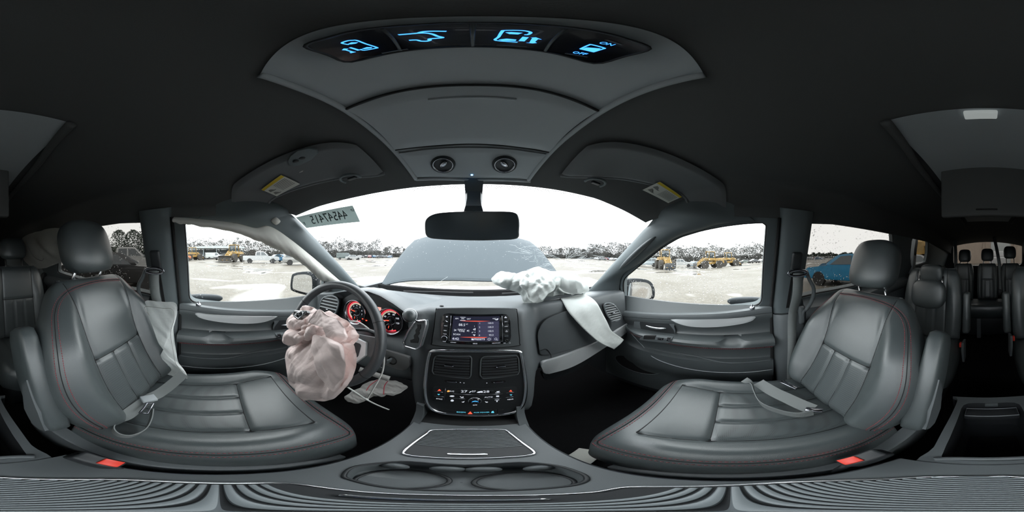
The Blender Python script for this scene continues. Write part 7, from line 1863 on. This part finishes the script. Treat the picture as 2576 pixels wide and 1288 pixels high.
# --- trees
MAT['twig'] = M_('bare_twigs', (0.075, 0.075, 0.070), 1.0, var=(1.5, (0.10, 0.097, 0.09))); MAT['ever'] = M_('evergreen', (0.065, 0.085, 0.07), 1.0, var=(2, (0.09, 0.11, 0.09)))
def tree_mesh(h, w, rnd, conifer=False, n=850, dense=False, tw=1.0):
    mb = MB(); mb.add(tube([V((0, 0, 0)), V((0, 0, h * 0.7))], lambda t: 0.10 * (1 - 0.7 * t), 5))
    for k in range(n):
        zz = rnd.random(); z = h * (0.06 + 0.94 * zz)
        f = sqrt(max(0.04, 1 - (zz * 1.02 - 0.42) ** 2 / 0.36))
        a = rnd.uniform(0, 2 * pi); r = w / 2 * f * rnd.random() ** 0.5
        c = V((r * cos(a), r * sin(a), z))
        if dense:
            s = rnd.uniform(0.10, 0.24); d1 = V((rnd.uniform(-1, 1), rnd.uniform(-1, 1), rnd.uniform(-0.5, 1))).normalized() * s; d2 = V((rnd.uniform(-1, 1), rnd.uniform(-1, 1), rnd.uniform(-0.5, 1))).normalized() * s
            mb.add(([c - d1, c + d2 * 0.6, c + d1, c - d2 * 0.6], [[0, 1, 2, 3]]))
        else:     # a spray of twigs: slim upward slivers
            up = V((cos(a) * 0.7 + rnd.uniform(-1, 1), sin(a) * 0.7 + rnd.uniform(-1, 1), rnd.uniform(-0.1, 1.1))).normalized() * rnd.uniform(0.35, 0.8) * tw ** 0.5
            sd = V((rnd.uniform(-1, 1), rnd.uniform(-1, 1), rnd.uniform(-0.3, 0.3))).normalized() * rnd.uniform(0.03, 0.075) * tw
            mb.add(([c - sd, c + sd, c + up], [[0, 1, 2]]))
    return mb
def treeline(px0, px1, dist, hmin, hmax, n, label, mat, seed):
    rnd = random.Random(seed); mb = MB()
    for k in range(n):
        px = px0 + (px1 - px0) * (k + rnd.random()) / n; d = dist * rnd.uniform(0.92, 1.12); p = place(px, d); h = rnd.uniform(hmin, hmax)
        tm = tree_mesh(h, h * rnd.uniform(0.6, 0.9), rnd, tw=dist / 38)
        mb.add((tm.v, tm.f), Matrix.Translation(p))
    m = 60; rg = []
    for k in range(m + 1):                       # the thick understorey
        px = px0 + (px1 - px0) * k / m; a = place(px, dist * 1.04); b = place(px, dist * 1.10); h = hmin * (0.50 + 0.28 * noise.noise(V((k * 0.7, seed, 0))))
        rg.append([a, a + V((0, 0, h * 0.8)), a.lerp(b, 0.5) + V((0, 0, h)), b + V((0, 0, h * 0.8)), b])
    mb.add(loft(rg, True, True))
    o = mb.build('treeline', MAT[mat], None, False); tag(o, label, 'trees', kind='stuff'); return o
treeline(380, 960, 105, 9.0, 12.5, 90, 'bare winter woodland beyond the driver side of the yard', 'twig', 1)
treeline(960, 1500, 130, 7.0, 9.5, 70, 'far bare woodland ahead of the van', 'twig', 2)
treeline(1480, 1960, 125, 11.0, 14.5, 90, 'grey woodland along the passenger side horizon', 'twig', 3)
treeline(1960, 2290, 190, 4.0, 6.5, 80, 'low dark tree belt behind the passenger side', 'ever', 4)
treeline(150, 400, 120, 5.0, 8.0, 40, 'distant woods behind the driver side', 'twig', 6)
rnd = random.Random(12)
for i, (px, l) in enumerate(((300, 'leftmost of three rounded evergreens behind the white pickup'), (335, 'middle one of three rounded evergreens behind the white pickup'), (364, 'evergreen nearest the door pillar behind the white pickup'))):
    p = place(px, 34); t = thing('evergreen_tree', l, 'tree', p, 'evergreens behind the driver side')
    tm = tree_mesh(6.6, 4.6, rnd, n=2200, dense=True); me_ = bpy.data.meshes.new('crown'); me_.from_pydata([tuple(v) for v in tm.v], [], tm.f); me_.materials.append(MAT['ever']); lpart('crown', me_, t)
    lpart('trunk', me('ev_trunk', tube([V((0, 0, 0)), V((0, 0, 3))], 0.18, 8), MAT['mud']), t)
# chain-link fence posts on the far passenger side
fn = thing('yard_fence', 'low pale fence along the far edge behind the passenger side', 'fence', place(2080, 60))
base = WL[fn.name]
pts = [place(px, 60 + 0.02 * (px - 2000)) for px in range(1965, 2270, 12)]
for p in pts: mk('fence_post', *rbox(p + V((0, 0, 0.8)), (0.12, 0.12, 1.6), 0), MAT['roofw'], fn, False)
for h in (0.5, 1.0, 1.5): mk('fence_rail', *tube([p + V((0, 0, h)) for p in pts], 0.06, 5), MAT['roofw'], fn)
